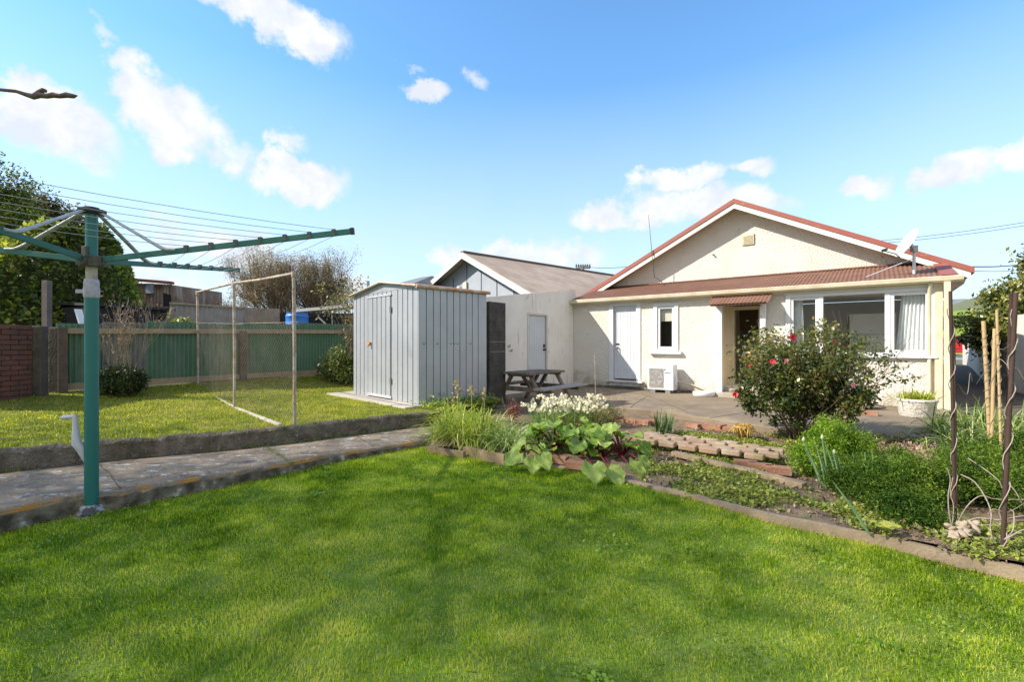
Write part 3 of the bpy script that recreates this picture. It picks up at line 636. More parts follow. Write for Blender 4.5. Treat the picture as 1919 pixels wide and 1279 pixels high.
mb = MB(); mb.obox(W(7.80, -.14, 2.636), U * .22, upv, (0, 0, .012)); mb.build('roof_flashing', m_redroof, cot)
mb = MB(); mb.obox(W(-.02, 1.72, 3.125), U * 7.95, NN * .085, (0, 0, .03)); mb.build('roof_flashing', m_oldroof, cot)
gp = [(-.135, 2.50), (-.135, 2.60), (-.15, 2.61), (-.25, 2.61), (-.262, 2.60), (-.245, 2.53), (-.21, 2.50)]
mb = MB(); mb.prism([W(-.12, d, z) for d, z in gp], U * 8.22); mb.build('gutter', M['cream_trim'], cot)
mb = MB(); wbox(mb, -.02, 7.9, 2.46, 2.53, -.10, -.005); mb.build('fascia', M['cream_trim'], cot)
mb = MB(); mb.obox(W(7.84, -.30, .17), U * .085, NN * .085, (0, 0, 2.33)); mb.tube([W(7.66, -.035, .17), W(7.66, -.035, 2.3), W(7.66, -.16, 2.5)], .033, 10); mb.build('downpipe', M['cream_trim'], cot)
mb = MB(); wbox(mb, 7.73, 7.84, .17, 2.48, -.06, .12); mb.build('corner_post', M['cream_trim'], cot)
# wall vent in gable
s_, z_ = FS(1402, 449, 1.8); v0, v1 = FS(1391, 449, 1.8)[0], FS(1413, 449, 1.8)[0]; zz1, zz0 = FS(1402, 439, 1.8)[1], FS(1402, 459, 1.8)[1]
mb = MB(); wbox(mb, v0, v1, zz0, zz1, 1.76, 1.80)
for i in range(7): wbox(mb, v0 + .03, v1 - .03, zz0 + .03 + i * (zz1 - zz0 - .06) / 7, zz0 + .03 + i * (zz1 - zz0 - .06) / 7 + .012, 1.745, 1.765)
mb.build('vent', mat('vent_cream', (.62, .55, .38), .6), cot)
for px, py in ((1337, 477), (1385, 430)):
    s_, z_ = FS(px, py, 1.8); mb = MB(); mb.tube([W(s_, 1.72, z_ - .02), W(s_, 1.82, z_)], .022 if px == 1337 else .012, 8); mb.build('vent_pipe', M['grey_metal'], cot)
# tongue and groove doors
def tg_door(name, s0, s1, z0, z1, d, parent, nb=7, mt=m_door):
    mb = MB(); w_ = (s1 - s0) / nb
    for i in range(nb): wbox(mb, s0 + i * w_ + .0025, s0 + (i + 1) * w_ - .0025, z0, z1, d, d + .035)
    wbox(mb, s0, s1, z0, z1, d + .007, d + .033); return mb.build(name, mt, parent, bevel=.0015)
dr = tg_door('door', ds0, ds1, dz0 + .02, dz1, .05, cot)
mb = MB(); s_, z_ = FS(1155, 645, .04); mb.box(W(s_ + .03, .035, z_), (.09, .02, .035), rz=math.atan2(U.y, U.x)); mb.build('door_bolt', M['black_metal'], dr); mb = MB(); s_, z_ = FS(1158, 652, .04); mb.tube([W(s_, .05, z_), W(s_, -.01, z_)], .02, 10); mb.tube([W(s_, .0, z_), W(s_ + .01, -.02, z_ - .06)], .012, 6); mb.build('door_handle', M['black_metal'], dr)
mb = MB(); wbox(mb, ds0 - .12, ds0, dz0 - .03, dz1 + .0, -.025, .09); wbox(mb, ds1, ds1 + .12, dz0 - .03, dz1, -.025, .09); wbox(mb, ds0 - .12, ds1 + .12, dz1 + .002, dz1 + .06, -.025, .09); mb.build('door_frame', M['white_trim'], cot, bevel=.003)
mb = MB(); wbox(mb, ds0 - .2, ds1 + .2, dz0 - .065, dz0 - .02, -.13, .09); wbox(mb, ds0 - .1, ds1 + .1, dz0 - .17, dz0 - .067, -.04, .02); mb.build('door_sill', mat('sill_paint', (.70, .70, .70), .6, (.5, .48, .45), 6), cot, bevel=.004)
mb = MB(); wbox(mb, .05, po0 - .1, -.05, .235, -.035, .01); mb.build('foundation', mat('foundation', (.17, .14, .11), .95, (.10, .085, .065), 5, bump=.8, bscale=40, extra=[((.4, .36, .29), 6, .55, .7, None)]), cot)
# small window
mb = MB(); t_ = .10
wbox(mb, sw0 - t_, sw0, swz0 - .05, swz1 + .08, -.03, .10); wbox(mb, sw1, sw1 + t_, swz0 - .05, swz1 + .08, -.03, .10); wbox(mb, sw0, sw1, swz1, swz1 + .08, -.03, .10); wbox(mb, sw0, sw1, swz0 - .05, swz0, -.03, .10)
fr = mb.build('window_frame', M['white_trim'], cot, bevel=.003)
mb = MB(); i_ = .065
wbox(mb, sw0, sw0 + i_, swz0, swz1, .0, .06); wbox(mb, sw1 - i_, sw1, swz0, swz1, .0, .06); wbox(mb, sw0 + i_, sw1 - i_, swz1 - i_, swz1, .0, .06); wbox(mb, sw0 + i_, sw1 - i_, swz0, swz0 + i_, .0, .06)
mb.build('sash', M['white_trim'], fr, bevel=.004)
mb = MB(); wbox(mb, sw0 + i_, sw1 - i_, swz0 + i_, swz1 - i_, .03, .036); mb.build('pane', GLASS, fr)
mb = MB(); zz_ = swz1 - .38; wbox(mb, sw0 + .02, sw1 - .02, zz_, swz1, .11, .118); mb.build('blind', mat('blind', (.62, .58, .48), .8), fr)
mb = MB(); wbox(mb, sw0 - .19, sw1 + .19, swz0 - .12, swz0 - .052, -.11, .04); mb.build('window_sill', M['white_trim'], cot, bevel=.006)
mb = MB(); wbox(mb, sw0 - .12, sw1 + .12, swz0 - .2, swz1 + .1, 1.3, 1.36); mb.build('interior_wall', mat('interior_brown', (.36, .28, .20), .8), cot)
# picture window
mb = MB(); k_ = .07
wbox(mb, bw0 - .02, bw0 + k_, bz0, bz1, -.055, .08); wbox(mb, bw1 - k_, bw1 + .02, bz0, bz1, -.055, .08); wbox(mb, bw0 + k_, bw1 - k_, bz1 - .07, bz1, -.055, .08); wbox(mb, bw0 + k_, bw1 - k_, bz0, bz0 + .06, -.055, .08)
m0, m1_ = fs(1534, 0), fs(1543, 0); n0, n1 = fs(1658, 0), fs(1669, 0)
wbox(mb, m0, m1_, bz0 + .06, bz1 - .07, -.045, .07); wbox(mb, n0, n1, bz0 + .06, bz1 - .07, -.045, .07)
wbox(mb, bw0 - .05, bw1 + .05, bz1 + .002, bz1 + .035, -.085, .0); wbox(mb, bw0 - .03, bw1 + .04, bz0 - .035, bz0 - .002, -.08, .0)
wf = mb.build('window_frame', M['white_trim'], cot, bevel=.004)
for a, b in ((bw0 + k_, m0), (n1, bw1 - k_)):
    mb = MB(); t_ = .055; z0_, z1_ = bz0 + .062, bz1 - .072
    wbox(mb, a, a + t_, z0_, z1_, -.035, .02); wbox(mb, b - t_, b, z0_, z1_, -.035, .02); wbox(mb, a + t_, b - t_, z1_ - t_, z1_, -.035, .02); wbox(mb, a + t_, b - t_, z0_, z0_ + t_, -.035, .02); mb.build('sash', M['white_trim'], wf, bevel=.004)
for a, b in ((bw0 + k_ + .03, m0 - .03), (m1_, n0), (n1 + .03, bw1 - k_ - .03)):
    mb = MB(); wbox(mb, a, b, bz0 + .08, bz1 - .09, .0, .006); mb.build('pane', GLASS, wf)
# curtains hanging inside the window
m_curt = mat('net_curtain', (.80, .80, .79), .9, (.74, .74, .73), 6)
def curtain(a, b, a2, b2, d, lab):
    mb = MB(); n = 90; rows = 8; vs = []
    for j in range(rows + 1):
        f = j / rows; z = bz1 - .03 - f * (bz1 - bz0 - .02); s0, s1 = a + (a2 - a) * f, b + (b2 - b) * f
        for i in range(n + 1):
            t = i / n; vs.append(W(s0 + (s1 - s0) * t, d + .022 * math.sin(t * 2 * math.pi * 9 + .5 * math.sin(3 * t + f)) + .008 * math.sin(t * 61 + 2 * f), z))
    mb.add(vs, [(j * (n + 1) + i, j * (n + 1) + i + 1, (j + 1) * (n + 1) + i + 1, (j + 1) * (n + 1) + i) for j in range(rows) for i in range(n)], True)
    return tag(mb.build('curtain', m_curt), lab, 'curtain', 'curtains in the picture window')
curtain(bw0 + .03, fs(1504, .15), bw0 + .03, fs(1508, .15), .15, 'narrow white curtain drawn to the left end of the picture window')
curtain(fs(1690, .15), bw1 + .05, fs(1678, .15), bw1 + .05, .15, 'wide white curtain gathered at the right end of the picture window')
# fridge-freezer and cupboard seen through glass
def rotz(): return math.atan2(U.y, U.x)
fr0, fr1 = FS(1592, 590, 1.6)[0], FS(1680, 590, 1.6)[0]
fz = FS(1630, 588, 1.6)[1]; fm = FS(1630, 627, 1.6)[1]
fg = empty('refrigerator', W((fr0 + fr1) / 2, 1.9, .38), 'white double door refrigerator standing inside behind the picture window', 'refrigerator')
mb = MB(); wbox(mb, fr0, fr1, .38, fz, 1.66, 2.3); mb.build('cabinet', M['white'], fg, bevel=.01)
mb = MB(); wbox(mb, fr0, fr1, fm + .008, fz, 1.6, 1.655); d_ = mb.build('door', M['white'], fg, bevel=.012)
mb = MB(); wbox(mb, fr0, fr1, .42, fm - .008, 1.6, 1.655); mb.build('door', M['white'], fg, bevel=.012)
mb = MB(); wbox(mb, fr0 - .06, fr0 - .015, .9, fz - .06, 1.7, 2.2); o = mb.build('shelf_unit', M['dark']); tag(o, 'dark narrow shelf unit against the left side of the refrigerator', 'shelf')
# kitchen cupboards through the doorway
mb = MB(); kc = empty('kitchen_cupboard', W(fs(1400, 2.6), 2.6, .38), 'pale panelled kitchen cupboard seen through the open back door', 'cupboard')
a_, b_ = fs(1370, 2.6), fs(1432, 2.6); wbox(mb, a_, b_, .38, 1.5, 2.62, 3.1); mb.build('carcass', mat('cup_dim', (.45, .42, .37), .6), kc)
mb = MB(); wbox(mb, a_ + .06, a_ + .5, .5, 1.42, 2.6, 2.617); wbox(mb, a_ + .54, b_ - .03, .5, 1.42, 2.6, 2.617); mb.build('door', mat('cup_panel', (.52, .50, .46), .6), kc, bevel=.006)
mb = MB(); wbox(mb, a_ - .3, b_ + .3, 1.75, 2.44, 2.62, 3.0); mb.build('wall_unit', mat('cup_wood', (.16, .10, .06), .6), kc)
# porch : posts, lintel, little corrugated roof, steps, ledge
mb = MB(); wbox(mb, po0 - .06, po0 + .07, .25, 2.27, -.16, -.03); c1 = mb.build('porch_post', mat('peeling_white', (.78, .78, .77), .6, (.72, .71, .69), 4, extra=[((.30, .26, .22), 9, .66, .7, (1, 1, .5))], bump=.3), cot, bevel=.004)
mb = MB(); wbox(mb, po1 - .10, po1 + .01, .25, 2.27, -.16, -.03); mb.build('porch_post', c1.data.materials[0], cot, bevel=.004)
mb = MB(); wbox(mb, po0 - .10, po1 + .04, 2.27, 2.36, -.17, -.02); mb.build('lintel', c1.data.materials[0], cot, bevel=.004)
pr0 = W(po0 - .16, -.50, 2.28); pru = NN * .40 + Vector((0, 0, .20)); mb = MB()
corrugated(mb, pr0, U * (po1 - po0 + .30), pru, up=(0, 0, 1), lines=2); mb.obox(W(po0 - .10, -.46, 2.275), U * (po1 - po0 + .18), NN * .03, (0, 0, -.04)); mb.build('porch_roof', m_oldroof, cot)
for s_ in (po0 - .05, po1 - .02):
    mb = MB(); mb.bar(W(s_, -.44, 2.27), W(s_, -.03, 2.27), .05, .05); mb.build('bracket', M['white'], cot)
mb = MB(); mb.obox(W(po1 + .02, -.11, 1.62), U * (bw0 - po1 - .1) + Vector((0, 0, -.10)), NN * .10, (0, 0, .035)); mb.obox(W(po1 + .02, -.07, 1.57), U * (bw0 - po1 - .1) + Vector((0, 0, -.10)), NN * .06, (0, 0, .05)); mb.build('ledge', M['cream_trim'], cot, bevel=.004)
mb = MB(); wbox(mb, po0 - .02, po1 + .1, PZ - .02, .26, -.42, -.02); wbox(mb, po0 + .0, po1, .26, .345, -.02, rd); mb.build('doorstep', mat('step_concrete', (.42, .37, .30), .9, (.30, .26, .20), 5, bump=.4), cot, bevel=.012)

# annex wall on the left and concrete block pier
m_annex = mat('annex_plaster', (.84, .79, .73), .9, (.76, .70, .63), 1.6, bump=.35, bscale=45, extra=[((.25, .21, .17), 4.5, .635, .78, (1, 1, .8)), ((.42, .34, .26), 3, .58, .75, (3, 3, .35))])
ann = empty('outbuilding', W(-1.0, -2, .15), 'off-white plaster outbuilding joining the cottage at its left corner', 'outbuilding')
o0, o1 = -2.225, -1.37; oz0, oz1 = .37, 2.11
def abox(mb, da, db, za0, za1, zb1, s0=-.2, s1=0.0):       # wall piece whose top runs from za1 at da to zb1 at db
    mb.prism([W(s1, da, za0), W(s1, db, za0), W(s1, db, zb1), W(s1, da, za1)], -U * (s1 - s0))
def az(d): return 2.94 + .135 * d
mb = MB(); abox(mb, -4.15, o0, -.05, az(-4.15), az(o0)); abox(mb, o1, -.003, -.05, az(o1), az(0)); abox(mb, o0, o1, oz1, az(o0), az(o1)); abox(mb, o0, o1, -.05, oz0, oz0)
mb.obox(W(-3.0, -4.15, -.05), U * 2.8, NN * .2, (0, 0, 2.35)); mb.obox(W(-.2, .003, -.05), U * .195, NN * .12, (0, 0, 2.98)); mb.build('wall', m_annex, ann)
mb = MB(); mb.prism([W(-3.0, -3.95, 2.3), W(-.2, -3.95, 2.3), W(-.2, .1, 2.5), W(-3.0, .1, 2.5)], (0, 0, .05)); mb.build('roof', M['grey_metal'], ann)
mb = MB(); nb = 8
for i in range(nb): mb.obox(W(-.03, o0 + .03 + i * (o1 - o0 - .06) / nb + .002, oz0 + .01), NN * ((o1 - o0 - .06) / nb - .004), -U * .03, (0, 0, oz1 - oz0 - .02))
mb.obox(W(-.037, o0 + .03, oz0 + .01), NN * (o1 - o0 - .06), -U * .02, (0, 0, oz1 - oz0 - .02))
ad = mb.build('door', m_door, ann, bevel=.0015)
mb = MB(); mb.tube([W(-.03, o1 - .12, 1.22), W(.05, o1 - .12, 1.22)], .025, 10); mb.build('door_handle', M['black_metal'], ad); mb = MB(); mb.box(W(-.02, o1 - .10, 1.32), (.03, .05, .09), rz=rotz()); mb.build('lock', M['black_metal'], ad)
for z_ in (.75, 1.8): mb = MB(); mb.box(W(-.02, o0 + .05, z_), (.025, .06, .10), rz=rotz()); mb.build('hinge', M['grey_metal'], ad)
mb = MB(); mb.obox(W(-.02, o0 - .03, oz0), NN * .06, U * .035, (0, 0, oz1 - oz0)); mb.obox(W(-.02, o1 - .03, oz0), NN * .06, U * .035, (0, 0, oz1 - oz0)); mb.obox(W(-.02, o0 - .03, oz1), NN * (o1 - o0 + .06), U * .035, (0, 0, .05)); mb.build('door_frame', mat('frame_dim', (.60, .56, .50), .6), ann)
m_block = mat('dark_block', (.050, .043, .040), .95, (.10, .088, .078), 5, bump=.8, bscale=60, extra=[((.24, .22, .20), 30, .62, .72, None)])
pier = empty('block_pier', W(.92, -4.6, .1), 'dark stained concrete block pier between the garden shed and the outbuilding', 'pier')
mb = MB(); zc = .25; g_ = random.Random(5); PS, PD = .83, -4.855
while zc < 2.02:
    h_ = .195; mb.obox(W(PS, PD, zc), U * .19, NN * .485, (0, 0, h_ - .004)); mb.obox(W(PS + .006, PD + .006, zc + h_ - .004), U * .178, NN * .473, (0, 0, .0045)); zc += h_
mb.build('blocks', m_block, pier, bevel=.004)
mb = MB(); mb.obox(W(PS - .03, PD - .03, .1), U * .25, NN * .55, (0, 0, .149)); mb.build('footing', m_block, pier)
m_mortar = mat('mortar', (.35, .33, .30), .9)
for z_ in (1.418, 1.223): mb = MB(); mb.obox(W(PS + .175, PD + .01, z_), U * .0175, NN * .46, (0, 0, .007)); mb.build('mortar_line', m_mortar, pier)
for (px, py) in ((952, 650), (956, 658)):
    r_ = (px - HX) / FPX; d_ = (A.x - r_ * A.y) / (r_ * NN.y - NN.x); mb = MB(); p_ = W(0, d_, ZZ(py, W(0, d_, 0).y)); mb.tube([p_, p_ + U * .06, p_ + U * .06 + Vector((0, 0, .05))], .014, 8); mb.build('tap', M['grey_metal'], ann)

# ================================================================== GARDEN SHED
SHN = Vector((-1.57, 7.83, 0)); SHF = Vector((-3.24, 9.52, 0)); SHU = (SHF - SHN).normalized(); SHV = Vector((-SHU.y * -1, SHU.x * -1, 0)); SHV = Vector((SHU.y, -SHU.x, 0))
if SHV.y < 0: SHV = -SHV
SL_, SD_ = (SHF - SHN).length, 1.52; SZ = .365; SH = 1.985
def SW(a, b, z): return SHN + SHU * a + SHV * b + Vector((0, 0, z))
m_shed = mat('shed_zincalume', (.43, .445, .47), .4, (.37, .385, .41), 1.8, metal=.3, bump=.05, bscale=8, spec=.5, extra=[((.30, .15, .07), 8, .70, .82, (1, 1, .3))])
m_shedroof = mat('shed_roof_rust', (.50, .26, .15), .7, (.60, .50, .42), 4, mixlo=.45, mixhi=.62)
shed = empty('garden_shed', SW(SL_ / 2, SD_ / 2, SZ), 'grey ribbed steel garden shed with low gable roof and rusty edges', 'shed')
def ribbed(mb, a0, a1, b0, b1, z0, z1a, z1b, pitch, rib, dep, outv):
    """panel from (a0,b0) to (a1,b1) with raised pans and narrow recessed grooves"""
    L_ = math.hypot(a1 - a0, b1 - b0); n = round(L_ / pitch); vs = []; prof = []
    for i in range(n):
        t0 = i * pitch; prof += [(t0, 0), (t0 + rib * .25, -dep), (t0 + rib * .75, -dep), (t0 + rib, 0)]
    prof.append((L_, 0)); prof = [(min(t, L_), o_) for t, o_ in prof]
    for t, o_ in prof:
        f = t / L_; p = SW(a0 + (a1 - a0) * f, b0 + (b1 - b0) * f, 0) + outv * o_; vs += [p + Vector((0, 0, z0)), p + Vector((0, 0, z1a + (z1b - z1a) * f))]
    mb.add(vs, [(2 * i, 2 * i + 2, 2 * i + 3, 2 * i + 1) for i in range(len(prof) - 1)]); return mb
zt = SZ + SH
dA_, dB_ = SL_ * .37, SL_ * .735                       # door from the near corner
mb = MB(); ribbed(mb, 0, dA_, 0, 0, SZ, zt, zt, .163, .030, .050, -SHV); ribbed(mb, dB_, SL_, 0, 0, SZ, zt, zt, .163, .030, .050, -SHV); ribbed(mb, dA_, dB_, 0, 0, zt - .06, zt, zt, .163, .030, .012, -SHV); mb.build('front_wall', m_shed, shed)
mb = MB(); ribbed(mb, 0, 0, 0, SD_, SZ, zt, zt, .145, .018, .026, -SHU); mb.build('side_wall', m_shed, shed)
mb = MB(); ribbed(mb, SL_, SL_, SD_, 0, SZ, zt, zt, .145, .014, .012, SHU); ribbed(mb, SL_, 0, SD_, SD_, SZ, zt, zt, .105, .03, .012, SHV); mb.build('back_wall', m_shed, shed)
mb = MB(); mb.prism([SW(0, -.004, zt), SW(SL_, -.004, zt), SW(SL_ / 2, -.004, zt + .155)], SHV * .01); mb.prism([SW(0, SD_, zt), SW(SL_, SD_, zt), SW(SL_ / 2, SD_, zt + .155)], SHV * .01); mb.build('gable', m_shed, shed)
mb = MB(); ribbed(mb, dA_ + .01, dB_ - .01, -.012, -.012, SZ + .05, zt - .07, zt - .07, .163, .030, .046, -SHV); sd = mb.build('door', m_shed, shed)
mb = MB(); mb.obox(SW(dA_ - .01, -.024, SZ + .02), SHU * (dB_ - dA_ + .02), SHV * .02, (0, 0, .045)); mb.build('door_rail', M['pale_metal'], shed); mb = MB(); mb.obox(SW(dA_ - .01, -.024, zt - .085), SHU * (dB_ - dA_ + .02), SHV * .02, (0, 0, .03)); mb.build('door_rail', M['pale_metal'], shed)
mb = MB(); p_ = SW(dB_ - .08, -.04, SZ + 1.04); mb.box(p_, (.12, .02, .035), rz=math.atan2(SHU.y, SHU.x)); mb.tube([p_ - SHU * .03 + Vector((0, 0, -.02)), p_ - SHU * .03 - SHV * .03 + Vector((0, 0, -.07))], .018, 8); mb.build('padlock', mat('rust', (.42, .14, .05), .8, (.55, .3, .1), 30), sd)
for z_ in (SZ + .35, SZ + 1.65): mb = MB(); mb.box(SW(dA_ + .005, -.028, z_), (.03, .02, .10), rz=math.atan2(SHU.y, SHU.x)); mb.build('hinge', M['grey_metal'], sd)
for i, b_ in enumerate((.10, .38, .67, .75, .82, 1.12)):
    mb = MB(); mb.tube([SW(-.001, b_, SZ + 1.02), SW(-.012, b_, SZ + 1.02)], .011, 8); mb.build('bolt', M['black_metal'], shed)
mb = MB()
for a_, b_ in ((-.03, SL_ / 2), (SL_ + .03, SL_ / 2)):
    z_ = zt + .165 - .165 * 1.03; mb.prism([SW(a_, -.07, z_), SW(b_, -.07, zt + .165), SW(b_, -.07, zt + .180), SW(a_, -.07, z_ + .018)], SHV * (SD_ + .12))
mb.build('roof', M['pale_metal'], shed)
mb = MB(); mb.tube([SW(-.035, -.075, zt + .005), SW(-.035, SD_ + .05, zt + .005)], .033, 8); mb.tube([SW(-.035, -.075, zt + .012), SW(SL_ * .16, -.078, zt + .065)], .020, 8); mb.build('roof_edge', m_shedroof, shed, label='rust orange roof edge')
mb = MB(); mb.tube([SW(SL_ * .16, -.078, zt + .067), SW(SL_ / 2, -.078, zt + .172), SW(SL_ + .03, -.078, zt + .007)], .015, 8); mb.build('roof_edge', mat('edge_pale', (.55, .50, .42), .6, (.5, .3, .17), 5), shed)
sl = MB(); sl.obox(SW(-.16, -.36, SZ - .12), SHU * (SL_ + .65), SHV * (SD_ + .5), (0, 0, .115)); o = sl.build('shed_slab', mat('slab', (.36, .32, .26), .9, (.46, .41, .33), 3, bump=.3), bevel=.01); tag(o, kind='structure')

# ================================================================== PICNIC TABLE
m_tab = mat('grey_timber', (.12, .09, .065), .85, (.22, .17, .125), 6, bump=.5, bscale=30, aniso=(1, 1, 1), extra=[((.42, .38, .32), 18, .62, .75, None)])
m_bench = mat('bench_timber', (.42, .38, .33), .8, (.33, .29, .24), 9, bump=.3)
TC = Vector((.468, 9.55, .17)); TZ = .65
pt = empty('picnic_table', TC, 'weathered grey timber picnic table with attached benches beside the block pier', 'picnic table')
def TW(l, w, z): return TC + NN * l + U * w + Vector((0, 0, z))
mb = MB()
for i in range(5): mb.obox(TW(-.62, -.34 + i * .138, TZ - .04), NN * 1.24, U * .13, (0, 0, .042))
mb.obox(TW(-.5, -.32, TZ - .085), NN * .05, U * .64, (0, 0, .045)); mb.obox(TW(.45, -.32, TZ - .085), NN * .05, U * .64, (0, 0, .045)); mb.build('tabletop', m_tab, pt, bevel=.005)
for sgn in (1, -1):
    mb = MB(); w0 = .54 * sgn
    for i in (0, 1): mb.obox(TW(-.80, w0 + sgn * .13 * i, .345), NN * 1.62, U * sgn * .12, (0, 0, .04))
    mb.build('bench', m_bench if sgn > 0 else m_tab, pt, bevel=.005)
for l_ in (-.47, .47):
    for sgn in (1, -1):
        mb = MB(); mb.bar(TW(l_, .22 * sgn, TZ - .05), TW(l_, .60 * sgn, -.02), .045, .09, up=tuple(NN)); mb.build('leg', m_tab, pt, bevel=.004)
        mb = MB(); mb.bar(TW(l_ * .92, .0, TZ - .05), TW(l_ * .3, .0, .3), .04, .07, up=tuple(U)) if sgn > 0 else mb.bar(TW(l_ * 1.06, -.74, .32), TW(l_ * 1.06, .74, .32), .045, .09)
        mb.build('brace', m_tab, pt)

# ================================================================== HEAT PUMP
hs0, hz1 = FS(1213, 683, -.42); hs1 = FS(1262, 683, -.42)[0]; hz0 = FS(1240, 739, -.42)[1]
hs0, hs1 = hs0, hs1; hp = empty('heat_pump', W((hs0 + hs1) / 2, -.3, PZ), 'white outdoor heat pump unit on the patio below the small window', 'heat pump')
mb = MB(); wbox(mb, hs0, hs1, PZ + .07, hz1, -.42, -.12); mb.build('casing', M['white_trim'], hp, bevel=.018)
gs0, gs1 = hs0 + .055, hs0 + (hs1 - hs0) * .62; gz0, gz1 = PZ + .13, hz1 - .10
mb = MB(); mb.obox(W(gs0, -.424, gz0), U * (gs1 - gs0), NN * .006, (0, 0, gz1 - gz0)); mb.build('grille_back', mat('grille_back', (.22, .20, .18), .7), hp)
cx, cz, rd_ = (gs0 + gs1) / 2, (gz0 + gz1) / 2, min(gs1 - gs0, gz1 - gz0) * .47
mb = MB()
for k in range(5):
    a_ = k * 2 * math.pi / 5; mb.prism([W(cx + math.cos(a_) * rd_ * .2, -.426, cz + math.sin(a_) * rd_ * .2), W(cx + math.cos(a_ + .1) * rd_, -.43, cz + math.sin(a_ + .1) * rd_), W(cx + math.cos(a_ + .8) * rd_ * .95, -.426, cz + math.sin(a_ + .8) * rd_ * .95)], -NN * .003)
mb.build('fan', mat('fan', (.38, .36, .33), .6), hp)
mb = MB(); ng = 13
for i in range(ng + 1): s_ = gs0 + (gs1 - gs0) * i / ng; mb.bar(W(s_, -.437, gz0), W(s_, -.437, gz1), .005, .005)
for i in range(15): z_ = gz0 + (gz1 - gz0) * i / 14; mb.bar(W(gs0, -.441, z_), W(gs1, -.441, z_), .004, .004)
mb.tube([W(cx + math.cos(t) * rd_, -.444, cz + math.sin(t) * rd_) for t in np.linspace(0, 2 * math.pi, 33)], .004, 5, cap=False); mb.build('grille', mat('grille', (.66, .64, .60), .5), hp)
mb = MB(); wbox(mb, hs0 + .08, hs0 + .2, PZ, PZ + .07, -.42, -.12); wbox(mb, hs1 - .2, hs1 - .08, PZ, PZ + .07, -.42, -.12); mb.build('foot', M['grey_metal'], hp)
mb = MB(); s_ = hs0 + (hs1 - hs0) * .68; mb.tube([W(s_, -.418, hz1 - .12), W(s_, -.426, hz1 - .12)], .017, 10); mb.build('badge', mat('badge', (.05, .06, .09), .5), hp)
mb = MB()
for i in range(6): mb.obox(W(s_ + .0 + i * .024, -.423, hz1 - .215), U * .014, NN * .004, (0, 0, .03))
mb.build('lettering', mat('lettering', (.05, .09, .16), .5), hp)
mb = MB(); wbox(mb, hs1, hs1 + .03, PZ + .2, PZ + .42, -.34, -.2); mb.build('valve_cover', M['white_trim'], hp, bevel=.008)
mb = MB(); mb.tube([W(hs1 + .03, -.2, PZ + .3), W(hs1 + .3, -.06, PZ + .22), W(hs1 + .75, -.04, PZ + .05)], .014, 6); mb.build('pipe', M['cream_trim'], hp)
# white trough by the step
t0, t1 = G(1301, 742, PZ), G(1338, 745, PZ); mb = MB(); c_ = (t0 + t1) / 2
mb.lathe((c_.x, c_.y, PZ), [(.0, .0), (.22, 0), (.245, .03), (.25, .10), (.235, .112), (.222, .10), (.21, .05), (.0, .045)], 28, .62)
tag(mb.build('basin', M['white']), 'shallow white basin lying on the patio beside the porch step', 'basin')
# ================================================================== ROOFTOP THINGS
# whip aerial on the lean-to roof
s_, _ = FS(1239, 537, 1.6); pts = [FS(1239, 537, 1.55), FS(1238, 527, 1.5), FS(1225, 519, 1.3), FS(1221, 480, 1.25), FS(1214, 402, 1.2)]
dd = [1.62, 1.6, 1.35, 1.3, 1.25]; mb = MB(); mb.tube([W(p[0], d, p[1]) for p, d in zip(pts, dd)], [.012, .012, .012, .011, .006], 6)
mb.tube([W(pts[3][0], 1.3, pts[3][1] + .05), W(pts[3][0] + .03, 1.36, pts[3][1] + .05)], .02, 6)
tag(mb.build('aerial', mat('aerial_metal', (.14, .10, .10), .6)), 'thin bent whip aerial rising from the lean-to roof past the gable', 'aerial')
# satellite dish
sd_ = 1.0; sb, sbz = FS(1713, 522, .35); dish = empty('satellite_dish', W(sb, .35, 2.72), 'pale satellite dish tilted up on a pole at the right end of the lean-to roof', 'satellite dish')
top = W(sb, .35, FS(1713, 470, .35)[1]); mb = MB(); mb.tube([W(sb, .35, 2.72), top], .026, 10); mb.tube([W(sb - .75, .25, 2.74), top - Vector((0, 0, .15))], .010, 6); mb.build('mast', M['pale_metal'], dish)
c_ = Q(1703, 457, top.y - .08); ax = (Vector((-.80, .20, .45))).normalized(); e1 = ax.cross(Vector((0, 0, 1))).normalized(); e2 = e1.cross(ax)
mb = MB(); vs = []; nr, na = 8, 36
for j in range(nr + 1):
    r_ = .30 * j / nr
    for k in range(na): t = 2 * math.pi * k / na; vs.append(c_ + e1 * math.cos(t) * r_ * .92 + e2 * math.sin(t) * r_ + ax * (.55 * r_ * r_))
fsx = [(j * na + k, j * na + (k + 1) % na, (j + 1) * na + (k + 1) % na, (j + 1) * na + k) for j in range(nr) for k in range(na)]
mb.add(vs, fsx, True); o = mb.build('reflector', mat('dish_grey', (.55, .54, .52), .6, (.5, .5, .48), 6), dish); md = o.modifiers.new('thick', 'SOLIDIFY'); md.thickness = .006
lnb = Q(1654, 470, top.y - .02); mb = MB(); mb.tube([c_ - e2 * .30 * (1 if e2.z > 0 else -1), (c_ + lnb) / 2 - Vector((0, 0, .13)), lnb], .010, 6); mb.tube([lnb, lnb + Vector((.10, .03, .03))], .028, 10); mb.tube([lnb, lnb + Vector((-.03, 0, -.10)), lnb + Vector((.03, 0, -.14))], .006, 5); mb.build('feed_arm', M['black_metal'], dish)
mb = MB(); mb.box(top - Vector((0.02, .02, -.03)), (.09, .09, .12)); mb.bar(top, c_ - ax * .03, .05, .06); mb.build('bracket', M['grey_metal'], dish)
